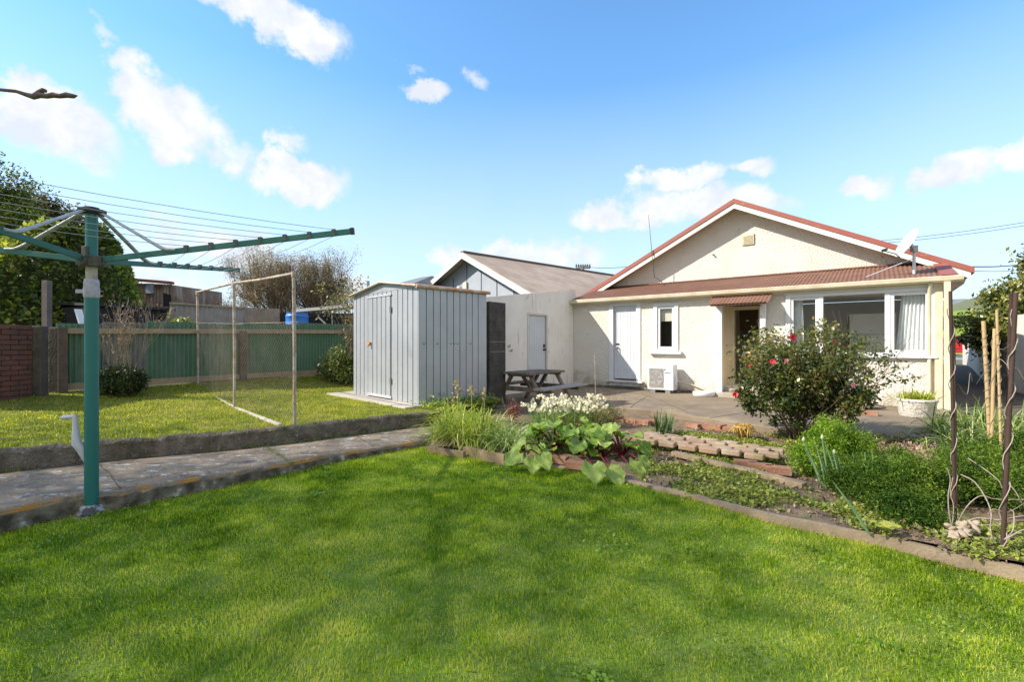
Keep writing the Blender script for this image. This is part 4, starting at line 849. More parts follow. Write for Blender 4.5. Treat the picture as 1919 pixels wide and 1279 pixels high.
# ================================================================== ROTARY CLOTHESLINE
CX, CY = -3.37, 3.73; CZ = float(near_z(CX, CY)) - .005
m_green = mat('clothesline_green', (.012, .135, .125), .42, (.016, .155, .14), 3, bump=.03, spec=.5)
m_greendull = mat('arm_green', (.022, .13, .105), .5, (.035, .15, .125), 5, spec=.45)
m_plas = mat('grey_plastic', (.55, .54, .60), .5)
m_alu = mat('strut_aluminium', (.50, .50, .50), .45, (.40, .39, .37), 7, metal=.35)
cl = empty('rotary_clothesline', (CX, CY, CZ), 'green rotary clothesline with four arms standing on the near lawn', 'clothesline')
def CP(r, th, z, off=0): return Vector((CX + r * math.cos(th) - off * math.sin(th), CY + r * math.sin(th) + off * math.cos(th), z))
mb = MB(); mb.tube([(CX, CY, CZ), (CX, CY, 1.79)], .046, 24); mb.build('outer_post', m_green, cl)
mb = MB(); mb.tube([(CX, CY, 1.78), (CX, CY, 2.05)], .037, 20); mb.build('inner_post', M['rust_pipe'], cl)
mb = MB(); mb.tube([(CX, CY, 2.05), (CX, CY, 2.45)], .040, 20); mb.build('upper_post', m_green, cl)
mb = MB(); mb.lathe((CX, CY, 0), [(.046, 1.76), (.051, 1.77), (.054, 1.82), (.048, 1.86), (.050, 1.88), (.045, 1.91), (.038, 1.91)], 16); mb.box((CX - .06, CY - .02, 1.81), (.07, .03, .03), rz=.4); mb.build('collar', mat('tape', (.36, .33, .38), .7, (.48, .46, .52), 30, bump=.5), cl)
mb = MB(); mb.lathe((CX, CY, CZ), [(.085, 0), (.095, .012), (.085, .03), (.075, .035), (.072, .06), (.058, .075), (.046, .075)], 24); mb.build('ground_socket', mat('socket', (.38, .38, .38), .5, (.06, .06, .06), 8, mixlo=.48, mixhi=.55), cl)
mb = MB(); mb.box((CX, CY, 2.052), (.155, .155, .085), rz=.78); mb.box((CX, CY, 2.052), (.20, .07, .07), rz=.02); mb.box((CX, CY, 2.052), (.07, .20, .07), rz=.02); mb.box((CX - .005, CY - .05, 2.12), (.04, .03, .09)); mb.build('hub', mat('hub_black', (.05, .05, .045), .6, (.12, .11, .08), 20), cl, bevel=.006)
mb = MB(); mb.lathe((CX, CY, 2.44), [(.0, .05), (.05, .045), (.062, .02), (.06, .0), (.04, -.012)], 16); mb.box((CX, CY, 2.452), (.20, .05, .025), rz=.02); mb.box((CX, CY, 2.452), (.05, .20, .025), rz=.02); mb.build('cap', M['black_metal'], cl)
th0 = R(1.2); ARM = 2.07; zr = lambda r: 2.055 + (2.305 - 2.055) * (r / ARM) ** .92
radii = [.75 + .1965 * i for i in range(7)]
for k in range(4):
    th = th0 + k * math.pi / 2
    mb = MB(); mb.tube([CP(.07, th, zr(.07)), CP(ARM, th, zr(ARM))], .01, 4)
    mb = MB(); a, b = CP(.07, th, zr(.07)), CP(ARM, th, zr(ARM)); mb.bar(a, b, .022, .045); ar = mb.build('arm', m_greendull, cl, bevel=.003)
    mb = MB(); mb.bar(CP(ARM - .01, th, zr(ARM)), CP(ARM + .02, th, zr(ARM) + .003), .028, .052); mb.build('end_cap', M['black_metal'], ar)
    for r in radii:
        mb = MB(); mb.bar(CP(r - .014, th, zr(r) + .003), CP(r + .014, th, zr(r) + .006), .03, .054); mb.build('line_clip', mat('clip', (.09, .09, .085), .6) if 'clip' not in bpy.data.materials else bpy.data.materials['clip'], ar)
    mb = MB(); pts = [CP(.06, th, 2.448), CP(.10, th, 2.43), CP(.30, th, 2.312), CP(.47, th, 2.21), CP(.55, th, 2.165), CP(.60, th, 2.148), CP(.67, th, 2.148)]
    for sgn in (-1, 1):
        q_ = [p + Vector((-math.sin(th), math.cos(th), 0)) * (.009 * sgn) for p in pts]; mb.tube(q_, [.007, .009, .010, .011, .013, .013, .012], 8)
    mb.build('strut', m_alu, cl)
for r in radii:
    mb = MB()
    for k in range(4):
        t1, t2 = th0 + k * math.pi / 2, th0 + (k + 1) * math.pi / 2; a, b = CP(r, t1, zr(r) - .022), CP(r, t2, zr(r) - .022); sag = .022 * r
        if k in (3, 2): a.z += .05; b.z += .05
        mb.tube([a.lerp(b, t) - Vector((0, 0, sag * 4 * t * (1 - t))) for t in (0, .17, .33, .5, .67, .83, 1)], .0022, 5, cap=False)
    mb.build('line', mat('line_wire', (.40, .38, .36), .5) if 'line_wire' not in bpy.data.materials else bpy.data.materials['line_wire'], cl)
mb = MB(); x_, y_ = CX - .045, CY - .01   # crank handle on the left of the post
mb.tube([(x_ - .16, y_ - .02, .803), (x_ - .15, y_ - .02, .806), (x_ - .08, y_ - .02, .812), (x_ - .055, y_ - .02, .812)], [.016, .019, .017, .015], 10)
mb.build('crank_knob', m_plas, cl)
mb = MB(); mb.tube([(x_ - .058, y_ - .02, .825), (x_ - .056, y_ - .02, .74), (x_ - .052, y_ - .02, .66), (x_ - .046, y_ - .02, .60), (x_ - .02, y_ - .01, .56), (x_ - .008, y_, .50), (x_ + .008, y_, .44)], [.016, .020, .027, .034, .034, .024, .008], 10); mb.build('crank_handle', m_plas, cl)
pad = MB(); pad.lathe((CX, CY, CZ - .01), [(0, .012), (.12, .012), (.13, .008), (.135, -.02)], 20); tag(pad.build('concrete_pad', mat('pad', (.32, .29, .24), .9)), kind='structure')

# ================================================================== NETTING FRAME
nf = empty('netting_frame', P(552, 6.03, .35), 'rusty pipe frame with wire netting standing on the upper lawn', 'netting frame')
NP = [(P(552, 6.03, 0), .345, 2.30), (P(439.5, 7.36, 0), .38, 2.345), (P(371, 9.35, 0), .50, 2.42)]
for p, z0, z1 in NP:
    mb = MB(); p = p.copy(); mb.tube([(p.x, p.y, z0 - .02), (p.x + .0, p.y, (z0 + z1) / 2), (p.x - .012, p.y, z1)], .021, 12); mb.build('post', M['rust_pipe'], nf)
tp = [Vector((p.x - .012, p.y, z1)) for p, z0, z1 in NP]
mb = MB(); mb.tube([tp[0], tp[0].lerp(tp[1], .5) - Vector((0, 0, .012)), tp[1], tp[1].lerp(tp[2], .5), tp[2]], .019, 10); mb.build('top_rail', M['rust_pipe'], nf)
m_fit = mat('fitting', (.50, .46, .40), .6, (.34, .22, .13), 14)
for p in tp: mb = MB(); mb.tube([p - Vector((0, 0, .05)), p + Vector((0, 0, .022))], .029, 10); mb.build('fitting', m_fit, nf)
br = [Vector((NP[2][0].x, NP[2][0].y, .50)), Vector((NP[1][0].x, NP[1][0].y, .375)), G(525, 797, .36)]
mb = MB(); mb.bar(br[0], br[1], .04, .03); mb.bar(br[1], br[2], .04, .03); mb.build('bottom_rail', mat('white_batten', (.60, .55, .47), .7, (.42, .36, .28), 6), nf)
def netting():
    mb = MB(); tot = (tp[0] - tp[2]).length; pit = .075
    def pos(u, v):
        if u <= 0: b, t = Vector((NP[2][0].x, NP[2][0].y, .50)), tp[2]
        L1_ = (NP[1][0] - NP[2][0]).length; L0_ = (NP[0][0] - NP[1][0]).length
        u = min(max(u, 0), L1_ + L0_)
        if u < L1_: f = u / L1_; b = Vector((NP[2][0].x, NP[2][0].y, .50)).lerp(Vector((NP[1][0].x, NP[1][0].y, .40)), f)
        else: f = (u - L1_) / L0_; b = Vector((NP[1][0].x, NP[1][0].y, .40)).lerp(Vector((NP[0][0].x, NP[0][0].y, .37)), f)
        bulge = .05 * math.sin(u * 1.7) + .10 * math.exp(-((u - 3) / .8) ** 2) * (1 - v / 1.45)
        return b + Vector((bulge * .6, bulge * .5, v))
    Lu = (NP[1][0] - NP[2][0]).length + (NP[0][0] - NP[1][0]).length; Hh = 1.30
    k = int((Lu + Hh) / pit)
    for s_ in (1, -1):
        for i in range(k):
            u0 = i * pit - (Hh if s_ > 0 else 0); seg = []
            for j in range(14):
                v = Hh * j / 13; u = u0 + s_ * v
                if 0 <= u <= Lu: seg.append(pos(u, v - .02 + .012 * math.sin(u * 9)))
            if len(seg) > 1: mb.tube(seg, .0012, 3, cap=False)
    mb.tube([pos(Lu * i / 30, Hh) for i in range(31)], .003, 4); return mb
netting().build('netting', mat('net_wire', (.50, .43, .34), .6, (.30, .2, .12), 5, metal=.2), nf)

# ================================================================== CORRUGATED FENCE
m_gfence = mat('green_corrugated', (.11, .205, .125), .7, (.085, .165, .105), 1.7, bump=.1, extra=[((.17, .21, .17), 3.2, .5, .72, (1, 1, .4)), ((.22, .20, .15), 6, .64, .78, (1, 1, .35))])
m_gdull = mat('grey_corrugated', (.14, .15, .135), .8, (.22, .21, .19), 3, extra=[((.07, .11, .085), 3, .5, .65, None)])
m_rail = mat('fence_rail', (.36, .28, .18), .85, (.27, .20, .13), 7, bump=.4, aniso=(1, 1, 1), extra=[((.12, .09, .06), 11, .62, .74, None)])
fen = empty('corrugated_fence', (FENA + FENB) / 2 + Vector((0, 0, .55)), 'green corrugated iron fence with bare timber rails along the back of the upper lawn', 'fence')
fL = (FENB - FENA).length; fzt, fzb = 1.73, .64
def fl(px):
    r = (px - HX) / FPX; return (r * FENA.y - FENA.x) / (fd.x - r * fd.y)
def FW(l, d, z): return FENA + fd * l + fn_ * d + Vector((0, 0, z))
cuts = [0, fl(192), fl(274), fl(360), fl(455), fl(560), fL]
for i, (a, b) in enumerate(zip(cuts[:-1], cuts[1:])):
    mb = MB(); corrugated(mb, FW(a, -.02 + .004 * (i % 2), fzb + .01 * (i % 3)), fd * (b - a + .03), (0, 0, fzt - fzb + .024 * i + .010 * ((i * 7) % 3)), pitch=.0762, amp=.019, seg=8, up=fn_)
    mb.build('iron_sheet', m_gdull if i == 1 else m_gfence, fen)
mb = MB(); mb.bar(FW(.0, .025, 1.60), FW(fL, .025, 1.70), .045, .095); mb.build('top_rail', m_rail, fen)
mb = MB(); mb.bar(FW(.0, .03, .66), FW(fL - .5, .03, .67), .045, .11); mb.build('bottom_rail', m_rail, fen)
for l in (.06, fl(452), fL - .15):
    mb = MB(); mb.bar(FW(l, .075, .50), FW(l, .065, 1.66), .12, .12, up=tuple(fd)); mb.build('post', mat('fence_post_brown', (.14, .10, .075), .9, (.09, .065, .05), 9, bump=.5) if 'fence_post_brown' not in bpy.data.materials else bpy.data.materials['fence_post_brown'], fen)
# wooden post standing in the bank behind
mb = MB(); p_ = P(88, 8.6, .9); mb.bar(p_, (p_.x, p_.y, ZZ(526, 8.6)), .10, .10, up=(1, 0, 0)); tag(mb.build('wooden_post', mat('old_post', (.16, .13, .12), .9, (.11, .09, .08), 8)), 'tall bare wooden post in front of the green bank on the left', 'post')
# dark concrete gate posts and brick wall on the far left
m_dpost = mat('dark_concrete_post', (.065, .052, .042), .95, (.12, .10, .08), 5, bump=1, bscale=30, bdist=.02)
for px, Yp, zt_, wd, rz_, nm in ((73, 7.45, 1.67, .17, .2, 'rough dark concrete post at the end of the brick wall'), (106, 7.75, 1.66, .15, .15, 'dark timber post at the left end of the corrugated fence')):
    mb = MB(); p_ = P(px, Yp, .45); mb.box((p_.x, p_.y, (zt_ + .4) / 2), (wd, wd, zt_ - .4), rz=rz_); tag(mb.build('post', m_dpost, bevel=.02), nm, 'post')
bw = MB(); bA, bB = P(-90, 6.35, 0), P(60, 7.35, 0); bd = (bB - bA).normalized(); bn = Vector((bd.y, -bd.x, 0)); Lb = (bB - bA).length; zc = .36; row = 0; g_ = random.Random(3)
while zc < 1.68:
    x = -(.12 if row % 2 else 0)
    while x < Lb:
        l0, l1 = max(0, x), min(Lb, x + .225)
        if l1 - l0 > .03: bw.obox(bA + bd * l0 + bn * g_.uniform(-.006, .006) + Vector((0, 0, zc)), bd * (l1 - l0), -bn * .11, (0, 0, .068))
        x += .236
    zc += .078; row += 1
bwall = bw.build('brick_wall', mat('dark_brick', (.17, .065, .042), .9, (.09, .05, .042), 4, bump=.6, bscale=40, extra=[((.25, .11, .07), 6, .58, .7, None), ((.04, .035, .03), 3, .6, .75, None)])); tag(bwall, 'low dark red brick wall at the far left of the upper lawn', 'brick wall')
mb = MB(); mb.obox(bA - bn * .09 + Vector((0, 0, .3)), bd * Lb, -bn * .012 + bn * .06, (0, 0, 1.37)); o = mb.build('mortar', mat('old_mortar', (.10, .085, .07), .95), None); o.parent = bwall; o.matrix_parent_inverse = bwall.matrix_world.inverted() if False else Matrix.Translation(-bwall.location)
# small dead-flowered shrub in front of the fence
m_dkleaf = leafmat('dark_leaf', (.012, .025, .008), (.09, .13, .035), .45, .25)
sp0 = P(228, 7.85, .52); sh = empty('fence_shrub', sp0, 'dark green shrub with dry flower stalks in front of the corrugated fence', 'shrub')
Pn, tn, cc = clumped((sp0.x, sp0.y, .74), (.40, .25, .24), 9000, 60, .05, .3); Pn[:, 2] = np.maximum(Pn[:, 2], .53); foliage('leaves', Pn, tn, .045, m_dkleaf, sh)
mb = MB(); tips = []
for i in range(16): tips += branches(mb, sp0 + Vector((random.uniform(-.25, .28), random.uniform(-.1, .1), .1)), (random.uniform(-.3, .45), random.uniform(-.2, .1), 1), random.uniform(.5, .75), .005, 2, .45, 3, .6, .3, minr=.0016, sides=4)
mb.build('dry_stalks', mat('dry_stalk', (.30, .22, .15), .9), sh)
tt = np.array([tuple(t) for t in tips]); foliage('dry_heads', np.repeat(tt, 3, 0) + rng.normal(0, .012, (len(tt) * 3, 3)), rng.random(len(tt) * 3), .035, leafmat('dryhead', (.17, .11, .07), (.40, .30, .20), .8, .1), sh)
# shrub between fence and shed
s2 = P(646, 11.2, .5); sh = empty('corner_shrub', s2, 'shrub growing between the corrugated fence and the garden shed', 'shrub')
Pn, tn, cc = clumped((s2.x + .05, s2.y, .80), (.55, .4, .42), 9000, 50, .09, .3); Pn[:, 2] = np.maximum(Pn[:, 2], .5); foliage('leaves', Pn, tn, .07, leafmat('mid_leaf', (.03, .05, .012), (.26, .30, .10), .45, .3), sh)
mb = MB(); tips = []
for i in range(5): tips += branches(mb, s2 + Vector((random.uniform(.0, .3), 0, .2)), (random.uniform(-.2, .2), random.uniform(-.2, .1), 1), .9, .02, 2, .5, 3, .6, .3, minr=.004)
mb.build('branches', M['bark'], sh); tt = np.array([tuple(t) for t in tips]); foliage('upper_leaves', np.repeat(tt, 14, 0) + rng.normal(0, .08, (len(tt) * 14, 3)), rng.random(len(tt) * 14), .07, leafmat('olive_leaf', (.10, .09, .03), (.36, .30, .13), .5, .3), sh)

# ================================================================== BEYOND THE FENCE
# ivy bank with tall dark trees on the left
def bank_h(x, y):
    # crest runs away from the camera; high on the left, falling towards the right
    y0 = 8.6 + np.clip(x + 11.5, 0, 3) * 1.45
    return .5 + 3.1 * smooth(-.745, -.885, x / y) * smooth(y0, y0 + 3.4, y) + .35 * smooth(y0 - .2, y0 + .8, y) + .5 * (vnoise(x, y, .35, 61) - .5) * smooth(y0, y0 + 2, y)
bx = np.linspace(-34, -7.2, 80); by = np.linspace(8.3, 34, 70); BX, BY = np.meshgrid(bx, by); BZ = bank_h(BX, BY)
V = np.stack([BX, BY, BZ], -1).reshape(-1, 3); F = [(j * 80 + i, j * 80 + i + 1, (j + 1) * 80 + i + 1, (j + 1) * 80 + i) for j in range(69) for i in range(79)]
o = mesh_np('bank', V, np.array(F), mat('bank_soil', (.035, .04, .015), .95, (.06, .07, .02), 2), origin=(-20, 15, 0), smooth=True); tag(o, kind='structure')
n_ = 210000; x = rng.uniform(-27, -7.3, n_); y = rng.uniform(8.4, 21, n_); keep = (x / y > -1.35); x, y = x[keep], y[keep]
z = bank_h(x, y); hump = vnoise(x, y, 1.1, 71) * .6 + vnoise(x, y, 3, 72) * .35
p = np.c_[x, y, z + hump * smooth(.6, 1.6, z) * .9 + rng.normal(0, .05, len(x))]; keep = z > .58; p = p[keep]; hump = hump[keep]
m_ivy = leafmat('bank_ivy', (.03, .05, .010), (.50, .50, .11), .45, .4, hue=[(.07, .10, .018), (.21, .26, .04)], patch=.7)
o = foliage('ivy', p, np.clip(hump * .9 + rng.normal(0, .2, len(p)), 0, 1), .12, m_ivy, up=.5, aspect=.7); tag(o, kind='stuff')
# pale grass tongue
gp_ = [(P(px, Yp, 0).x, Yp) for px, Yp in ((8, 9.0), (150, 9.0), (150, 9.9), (0, 10.2))]; S = scatter(gp_, 5200); n_ = len(S)
a_ = rng.uniform(0, 6.28, n_); tl = rng.uniform(.1, .9, n_); V, F = blades(np.c_[S, np.full(n_, .9) + .65 * smooth(9, 10.2, S[:, 1])], np.c_[np.cos(a_) * np.sin(tl), np.sin(a_) * np.sin(tl), np.cos(tl)], rng.uniform(.2, .5, n_), .018, .5, 3)
o = mesh_np('long_grass', V, F, leafmat('longgrass', (.12, .18, .02), (.48, .50, .10), .5, .35), tint=np.repeat(rng.random(n_), 3)); tag(o, kind='stuff')
mb = MB(); mb.grid(lambda u, v: P(-20 + 190 * u, 8.95 + 1.5 * v, .5 + .5 * v), 6, 4); 
o = mb.build('bank_foot', bpy.data.materials['bank_soil']); tag(o, kind='structure')
def crown_tree(name, label, base, trunk_h, blobs, nleaf, leaf, mt, tr=.2, cr=.35, group=None, lean=(0, 0), bark=None, shell=.45, cat='tree', nlimb=7, aspect=.5):
    t = empty(name, base, label, cat, group); base = Vector(base); mb = MB(); top = base + Vector((lean[0], lean[1], trunk_h))
    mb.tube([base - Vector((0, 0, .2)), base.lerp(top, .5) + Vector((.05, .03, 0)), top], [tr, tr * .8, tr * .6], 8)
    allP, allT, tot = [], [], sum(b[3] * b[4] * b[5] for b in blobs)
    for (bx_, by_, bz_, rx, ry, rz_) in blobs:
        c_ = base + Vector((bx_, by_, bz_)); k = int(nleaf * rx * ry * rz_ / tot); Pn, tn, cc = clumped(tuple(c_), (rx, ry, rz_), k, max(8, int(26 * (rx * ry * rz_) ** .5 / cr ** .5)), cr, shell)
        allP.append(Pn); allT.append(tn)
        for q in cc[:nlimb]:
            q = Vector(q); mid = top.lerp(q, .5) + Vector((random.uniform(-.1, .1), random.uniform(-.1, .1), .1)); mb.tube([top - Vector((0, 0, .1)), mid, q], [tr * .4, tr * .22, tr * .07], 6, cap=False)
    mb.build('trunk', bark or M['bark'], t)
    foliage('crown', np.concatenate(allP), np.concatenate(allT), leaf, mt, t, aspect=aspect); return t
m_dtree = leafmat('dark_tree', (.03, .035, .015), (.28, .23, .12), .5, .35, hue=[(.09, .095, .035)], patch=.6)
m_gtree = leafmat('green_tree', (.04, .07, .012), (.44, .46, .10), .45, .4, hue=[(.10, .14, .025)], patch=1.1)
bt = P(120, 15.5, 3.2)
crown_tree('dark_tree', 'dark brownish tree on the crest of the bank behind the clothesline post', (bt.x, bt.y, 2.4), 1.2, [(-.35, 0, 2.2, 1.2, 1.0, 1.7), (.75, -.2, 1.2, .85, .9, 1.35), (-1.6, .3, 2.5, 1.2, 1, 1.7), (1.2, -.2, .3, .7, .8, 1.2)], 60000, .10, m_dtree, .18, .19)
bt = P(5, 14, 3.2)
crown_tree('green_tree', 'tall bright green tree on the bank at the left edge', (bt.x, bt.y, 2.2), 1.2, [(-.95, 0, 2.7, 1.4, 1.3, 2.4), (.55, 0, 1.7, 1.0, 1.2, 1.8), (-2.4, 0, 3.3, 1.6, 1.4, 2.3), (1.4, -.4, .6, .9, 1, 1.3)], 60000, .10, m_gtree, .16, .18)
# bare tan tree behind the fences
m_bare = leafmat('bare_twigs', (.14, .105, .07), (.46, .36, .24), .9, .2, hue=[(.26, .20, .135)], patch=.5)
def twiggy(name, label, base, hgt, spread_, ntr, depth, leafn, leafs, mt):
    t = empty(name, base, label, 'tree'); base = Vector(base); mb = MB(); tips = []
    for i in range(ntr):
        a_ = i * 2.4; tips += branches(mb, base + Vector((random.uniform(-.15, .15), 0, -.1)), (math.cos(a_) * spread_, math.sin(a_) * spread_ * .6, 1), hgt * random.uniform(.34, .44), .10, depth, .62, 4, .6, .12, minr=.008, sides=6)
    mb.build('trunk', mat('tan_bark', (.20, .15, .11), .9) if 'tan_bark' not in bpy.data.materials else bpy.data.materials['tan_bark'], t)
    tt = np.array([tuple(p) for p in tips]); k = max(1, leafn // len(tt)); Pn = np.repeat(tt, k, 0) + rng.normal(0, .13, (len(tt) * k, 3)); foliage('crown', Pn, np.repeat(rng.random(len(tt)), k) * .6 + rng.random(len(tt) * k) * .4, leafs, mt, t, aspect=.22, up=0); return t
bt = P(556, 22, .8); twiggy('bare_tree', 'broad leafless tan tree rising behind the fences and the blue barrel', bt, 4.35, .90, 10, 4, 64000, .085, m_bare)
bt = P(505, 24, .8); crown_tree('low_bush', 'low tan bush left of the leafless tree', bt, .5, [(-.1, 0, 1.1, 1.4, 1, .6)], 7000, .12, m_bare, .08, .22)
# dark battened shed
m_blk = mat('black_boards', (.016, .016, .018), .75, (.03, .03, .032), 4, bump=.5, bscale=10)
def slatwall(name, label, a, b, z0, z1, mt, thick=.12, n=9, cat='shed', roof=None, cap=None):
    a, b = Vector(a), Vector(b); d = b - a; nrm = Vector((d.y, -d.x, 0)).normalized(); back = -nrm
    if nrm.y > 0: nrm, back = -nrm, nrm
    t = empty(name, (a + b) / 2 + Vector((0, 0, z0)), label, cat); mb = MB(); h = (z1 - z0) / n
    mb.obox(a + Vector((0, 0, z0)), d, back * 2.0, (0, 0, z1 - z0)); 
    for i in range(n): mb.obox(a + Vector((0, 0, z0 + i * h + .012)), d, nrm * .02, (0, 0, h - .024))
    mb.build('wall', mt, t)
    if roof:
        mb = MB(); mb.obox(a - d.normalized() * .05 + nrm * .15 + Vector((0, 0, z1 + .002)), d + d.normalized() * .1, back * 2.3 + Vector((0, 0, .1)), (0, 0, .06)); mb.build('roof', roof, t)
    return t
m_capw = mat('white_roof_edge', (.62, .58, .50), .7)
a_, b_ = P(176, 10.6, 0), P(318, 12.2, 0); slatwall('dark_shed', 'black boarded low shed behind the left part of the corrugated fence', a_, b_, .3, ZZ(578, 11.2), m_blk, roof=m_blk)
a_, b_ = P(519, 15.0, 0), P(662, 15.4, 0); ds_ = slatwall('dark_carport', 'black slatted carport wall behind the blue barrel', a_, b_, .3, ZZ(586, 15), m_blk, n=12)
mb = MB(); mb.bar(P(556, 14.6, ZZ(584, 14.6)), P(668, 14.6, ZZ(574, 14.6)), .5, .09); mb.build('roof', m_capw, ds_)
mb = MB(); mb.bar(P(596, 14.3, ZZ(594, 14.3)), P(615, 14.3, ZZ(612, 14.3)), .04, .04); mb.bar(P(622, 14.3, ZZ(590, 14.3)), P(623, 14.3, ZZ(616, 14.3)), .02, .02); tag(mb.build('timber_prop', m_bench), 'thin pale timber props leaning against the black carport wall', 'prop')
# grey weathered corrugated fence
m_wf = mat('weathered_iron', (.40, .37, .34), .8, (.30, .26, .22), 2, bump=.2, extra=[((.34, .22, .13), 3, .58, .75, (1, 1, .4))])
gfn = empty('grey_fence', P(420, 13.8, .4), 'weathered grey corrugated iron fence beyond the green one', 'fence')
a_, b_ = P(318, 12.8, .4), P(462, 14.6, .4); mb = MB(); corrugated(mb, a_, b_ - a_, (0, 0, ZZ(573.5, 13.7) - .4), pitch=.13, amp=.02, seg=8, up=(.6, -.8, 0)); mb.build('iron_sheet', m_wf, gfn)
c_ = P(524, 15.0, .4); mb = MB(); corrugated(mb, b_, c_ - b_, (0, 0, ZZ(578, 14.8) - .4), pitch=.10, amp=.008, seg=8, up=(.6, -.8, 0)); mb.build('iron_sheet', mat('timber_pale', (.36, .29, .23), .85, (.27, .20, .15), 4), gfn)
mb = MB(); mb.bar(P(318, 12.75, ZZ(573.5, 13.7)), P(462, 14.55, ZZ(573.5, 13.7)), .06, .05); mb.bar(P(462, 14.5, ZZ(602, 14.5)), P(520, 14.9, ZZ(606, 14.9)), .08, .09); mb.build('rail', M['timber'], gfn)
# leaning timber with leaves
mb = MB(); mb.bar(P(313, 11.9, ZZ(612, 11.9)), P(323, 11.9, ZZ(578, 11.9)), .10, .05); tag(mb.build('leaning_plank', M['timber']), 'pale plank leaning at the right end of the black shed', 'plank')
lp = P(345, 11.6, 1.35); sh = empty('leafy_bush', lp, 'small bright leafy bush poking above the green fence', 'bush'); Pn, tn, cc = clumped((lp.x, lp.y, 1.74), (.34, .25, .16), 1500, 16, .07, .2); foliage('leaves', Pn, tn, .11, leafmat('bright_leaf', (.05, .08, .02), (.38, .42, .12), .4, .3), sh)
mb = MB(); branches(mb, lp, (0, 0, 1), .4, .02, 1); mb.build('stem', M['bark'], sh)
for px, lab in ((222, 'small leafless sapling in front of the black shed, left one'), (275, 'small leafless sapling in front of the black shed, right one')):
    q = P(px, 10.3, 1.2); mb = MB(); branches(mb, q, (.05, 0, 1), .45, .018, 3, .75, 3, .6, .25, minr=.004); tag(mb.build('sapling', mat('pale_twig', (.34, .25, .20), .9) if 'pale_twig' not in bpy.data.materials else bpy.data.materials['pale_twig']), lab, 'sapling')
mb = MB(); mb.bar(P(146, 8.7, ZZ(580, 8.7)), P(156, 8.7, ZZ(612, 8.7)), .14, .02); tag(mb.build('white_board', M['white']), 'small white board leaning beside the clothesline post behind the fence', 'board')
# blue barrel
bp_ = P(557, 14.0, 0); zb_, zt_ = 1.2, ZZ(587, 14.0); rb = .315; mb = MB()
mb.lathe((bp_.x, bp_.y, 0), [(.0, zb_), (rb * .95, zb_), (rb, zb_ + .05), (rb, zt_ - .42), (rb * 1.04, zt_ - .40), (rb * 1.04, zt_ - .36), (rb, zt_ - .34), (rb, zt_ - .14), (rb * 1.03, zt_ - .12), (rb * 1.03, zt_ - .09), (rb * .97, zt_ - .07), (rb * .93, zt_ - .01), (rb * .96, zt_), (rb * .9, zt_), (rb * .88, zt_ - .03), (0, zt_ - .03)], 28)
brl = mb.build('barrel', mat('blue_plastic', (.035, .16, .52), .45, (.05, .2, .58), 2)); tag(brl, 'blue plastic barrel behind the green fence', 'barrel')
mb = MB(); mb.box((bp_.x, bp_.y, .8), (.75, .75, .8)); tag(mb.build('barrel_stand', M['timber']), 'timber stand under the blue barrel behind the fence', 'stand')
# rusty hillside shed
m_rsh = mat('rusty_shed_iron', (.36, .30, .25), .8, (.25, .13, .08), 2.5, extra=[((.52, .49, .45), 1.8, .5, .65, (2, 2, .4))])
rs = empty('rusty_shed', P(290, 20, 1.5), 'derelict shed of rusty corrugated iron standing above the ivy bank', 'shed')
Yr = 20; a_, b_ = P(256, Yr, 1.0), P(322, Yr + .4, 1.0); mb = MB(); corrugated(mb, a_, b_ - a_, (0, 0, ZZ(531, Yr) - 1.0), pitch=.12, amp=.015, up=(0, -1, 0)); mb.obox(a_ + Vector((0, .05, 0)), b_ - a_, (.3, 3, 0), (0, 0, ZZ(532, Yr) - 1.0)); mb.build('wall', m_rsh, rs)
mb = MB(); mb.bar(P(252, Yr - .15, ZZ(525.5, Yr)), P(324, Yr + .2, ZZ(529.5, Yr)), .3, .10); mb.build('roof_edge', mat('rust_edge', (.27, .11, .06), .85), rs)
mb = MB(); mb.obox(P(273, Yr - .04, ZZ(550, Yr)), (.3, 0, 0), (0, .05, 0), (0, 0, .42)); mb.build('window', mat('dusty_window', (.35, .40, .48), .4), rs)
mb = MB(); mb.prism([P(306, Yr - .05, ZZ(549, Yr)), P(320, Yr - .0, ZZ(553, Yr)), P(320, Yr, ZZ(575, Yr)), P(306, Yr - .05, ZZ(575, Yr))], (0, .03, 0)); mb.build('opening', M['dark'], rs)
# distant houses left of centre
def gable_house(name, label, a, b, zw, zr_, depth, mw, mr, over=.3, z0=.3, cat='house', vents=None, hip=False):
    """front wall from a to b with the ridge running parallel to it"""
    a, b = Vector(a), Vector(b); d = b - a; dn = d.normalized(); bk = Vector((-dn.y, dn.x, 0)); bk = bk if bk.y > 0 else -bk
    t = empty(name, (a + b) / 2 + Vector((0, 0, z0)), label, cat); mb = MB(); mb.obox(a + Vector((0, 0, z0)), d, bk * depth, (0, 0, zw - z0)); mb.build('wall', mw, t)
    mb = MB(); i_ = .9 if hip else 0; o_ = over
    p0, p1 = a - dn * o_ - bk * o_, b + dn * o_ - bk * o_; q0, q1 = p0 + bk * (depth + 2 * o_), p1 + bk * (depth + 2 * o_); r0, r1 = a + dn * i_ + bk * depth / 2, b - dn * i_ + bk * depth / 2
    if not hip: r0, r1 = r0 - dn * o_, r1 + dn * o_
    Z = lambda p, z: Vector((p.x, p.y, z)); vs = [Z(p0, zw), Z(p1, zw), Z(q1, zw), Z(q0, zw), Z(r0, zr_), Z(r1, zr_)]
    mb.add(vs, [(0, 1, 5, 4), (2, 3, 4, 5), (1, 2, 5), (3, 0, 4), (3, 2, 1, 0)]); mb.build('roof', mr, t); return t
m_slate = mat('blue_grey_roof', (.22, .25, .31), .6); m_greyroof = mat('grey_roof', (.20, .205, .21), .7, (.15, .155, .16), 2)
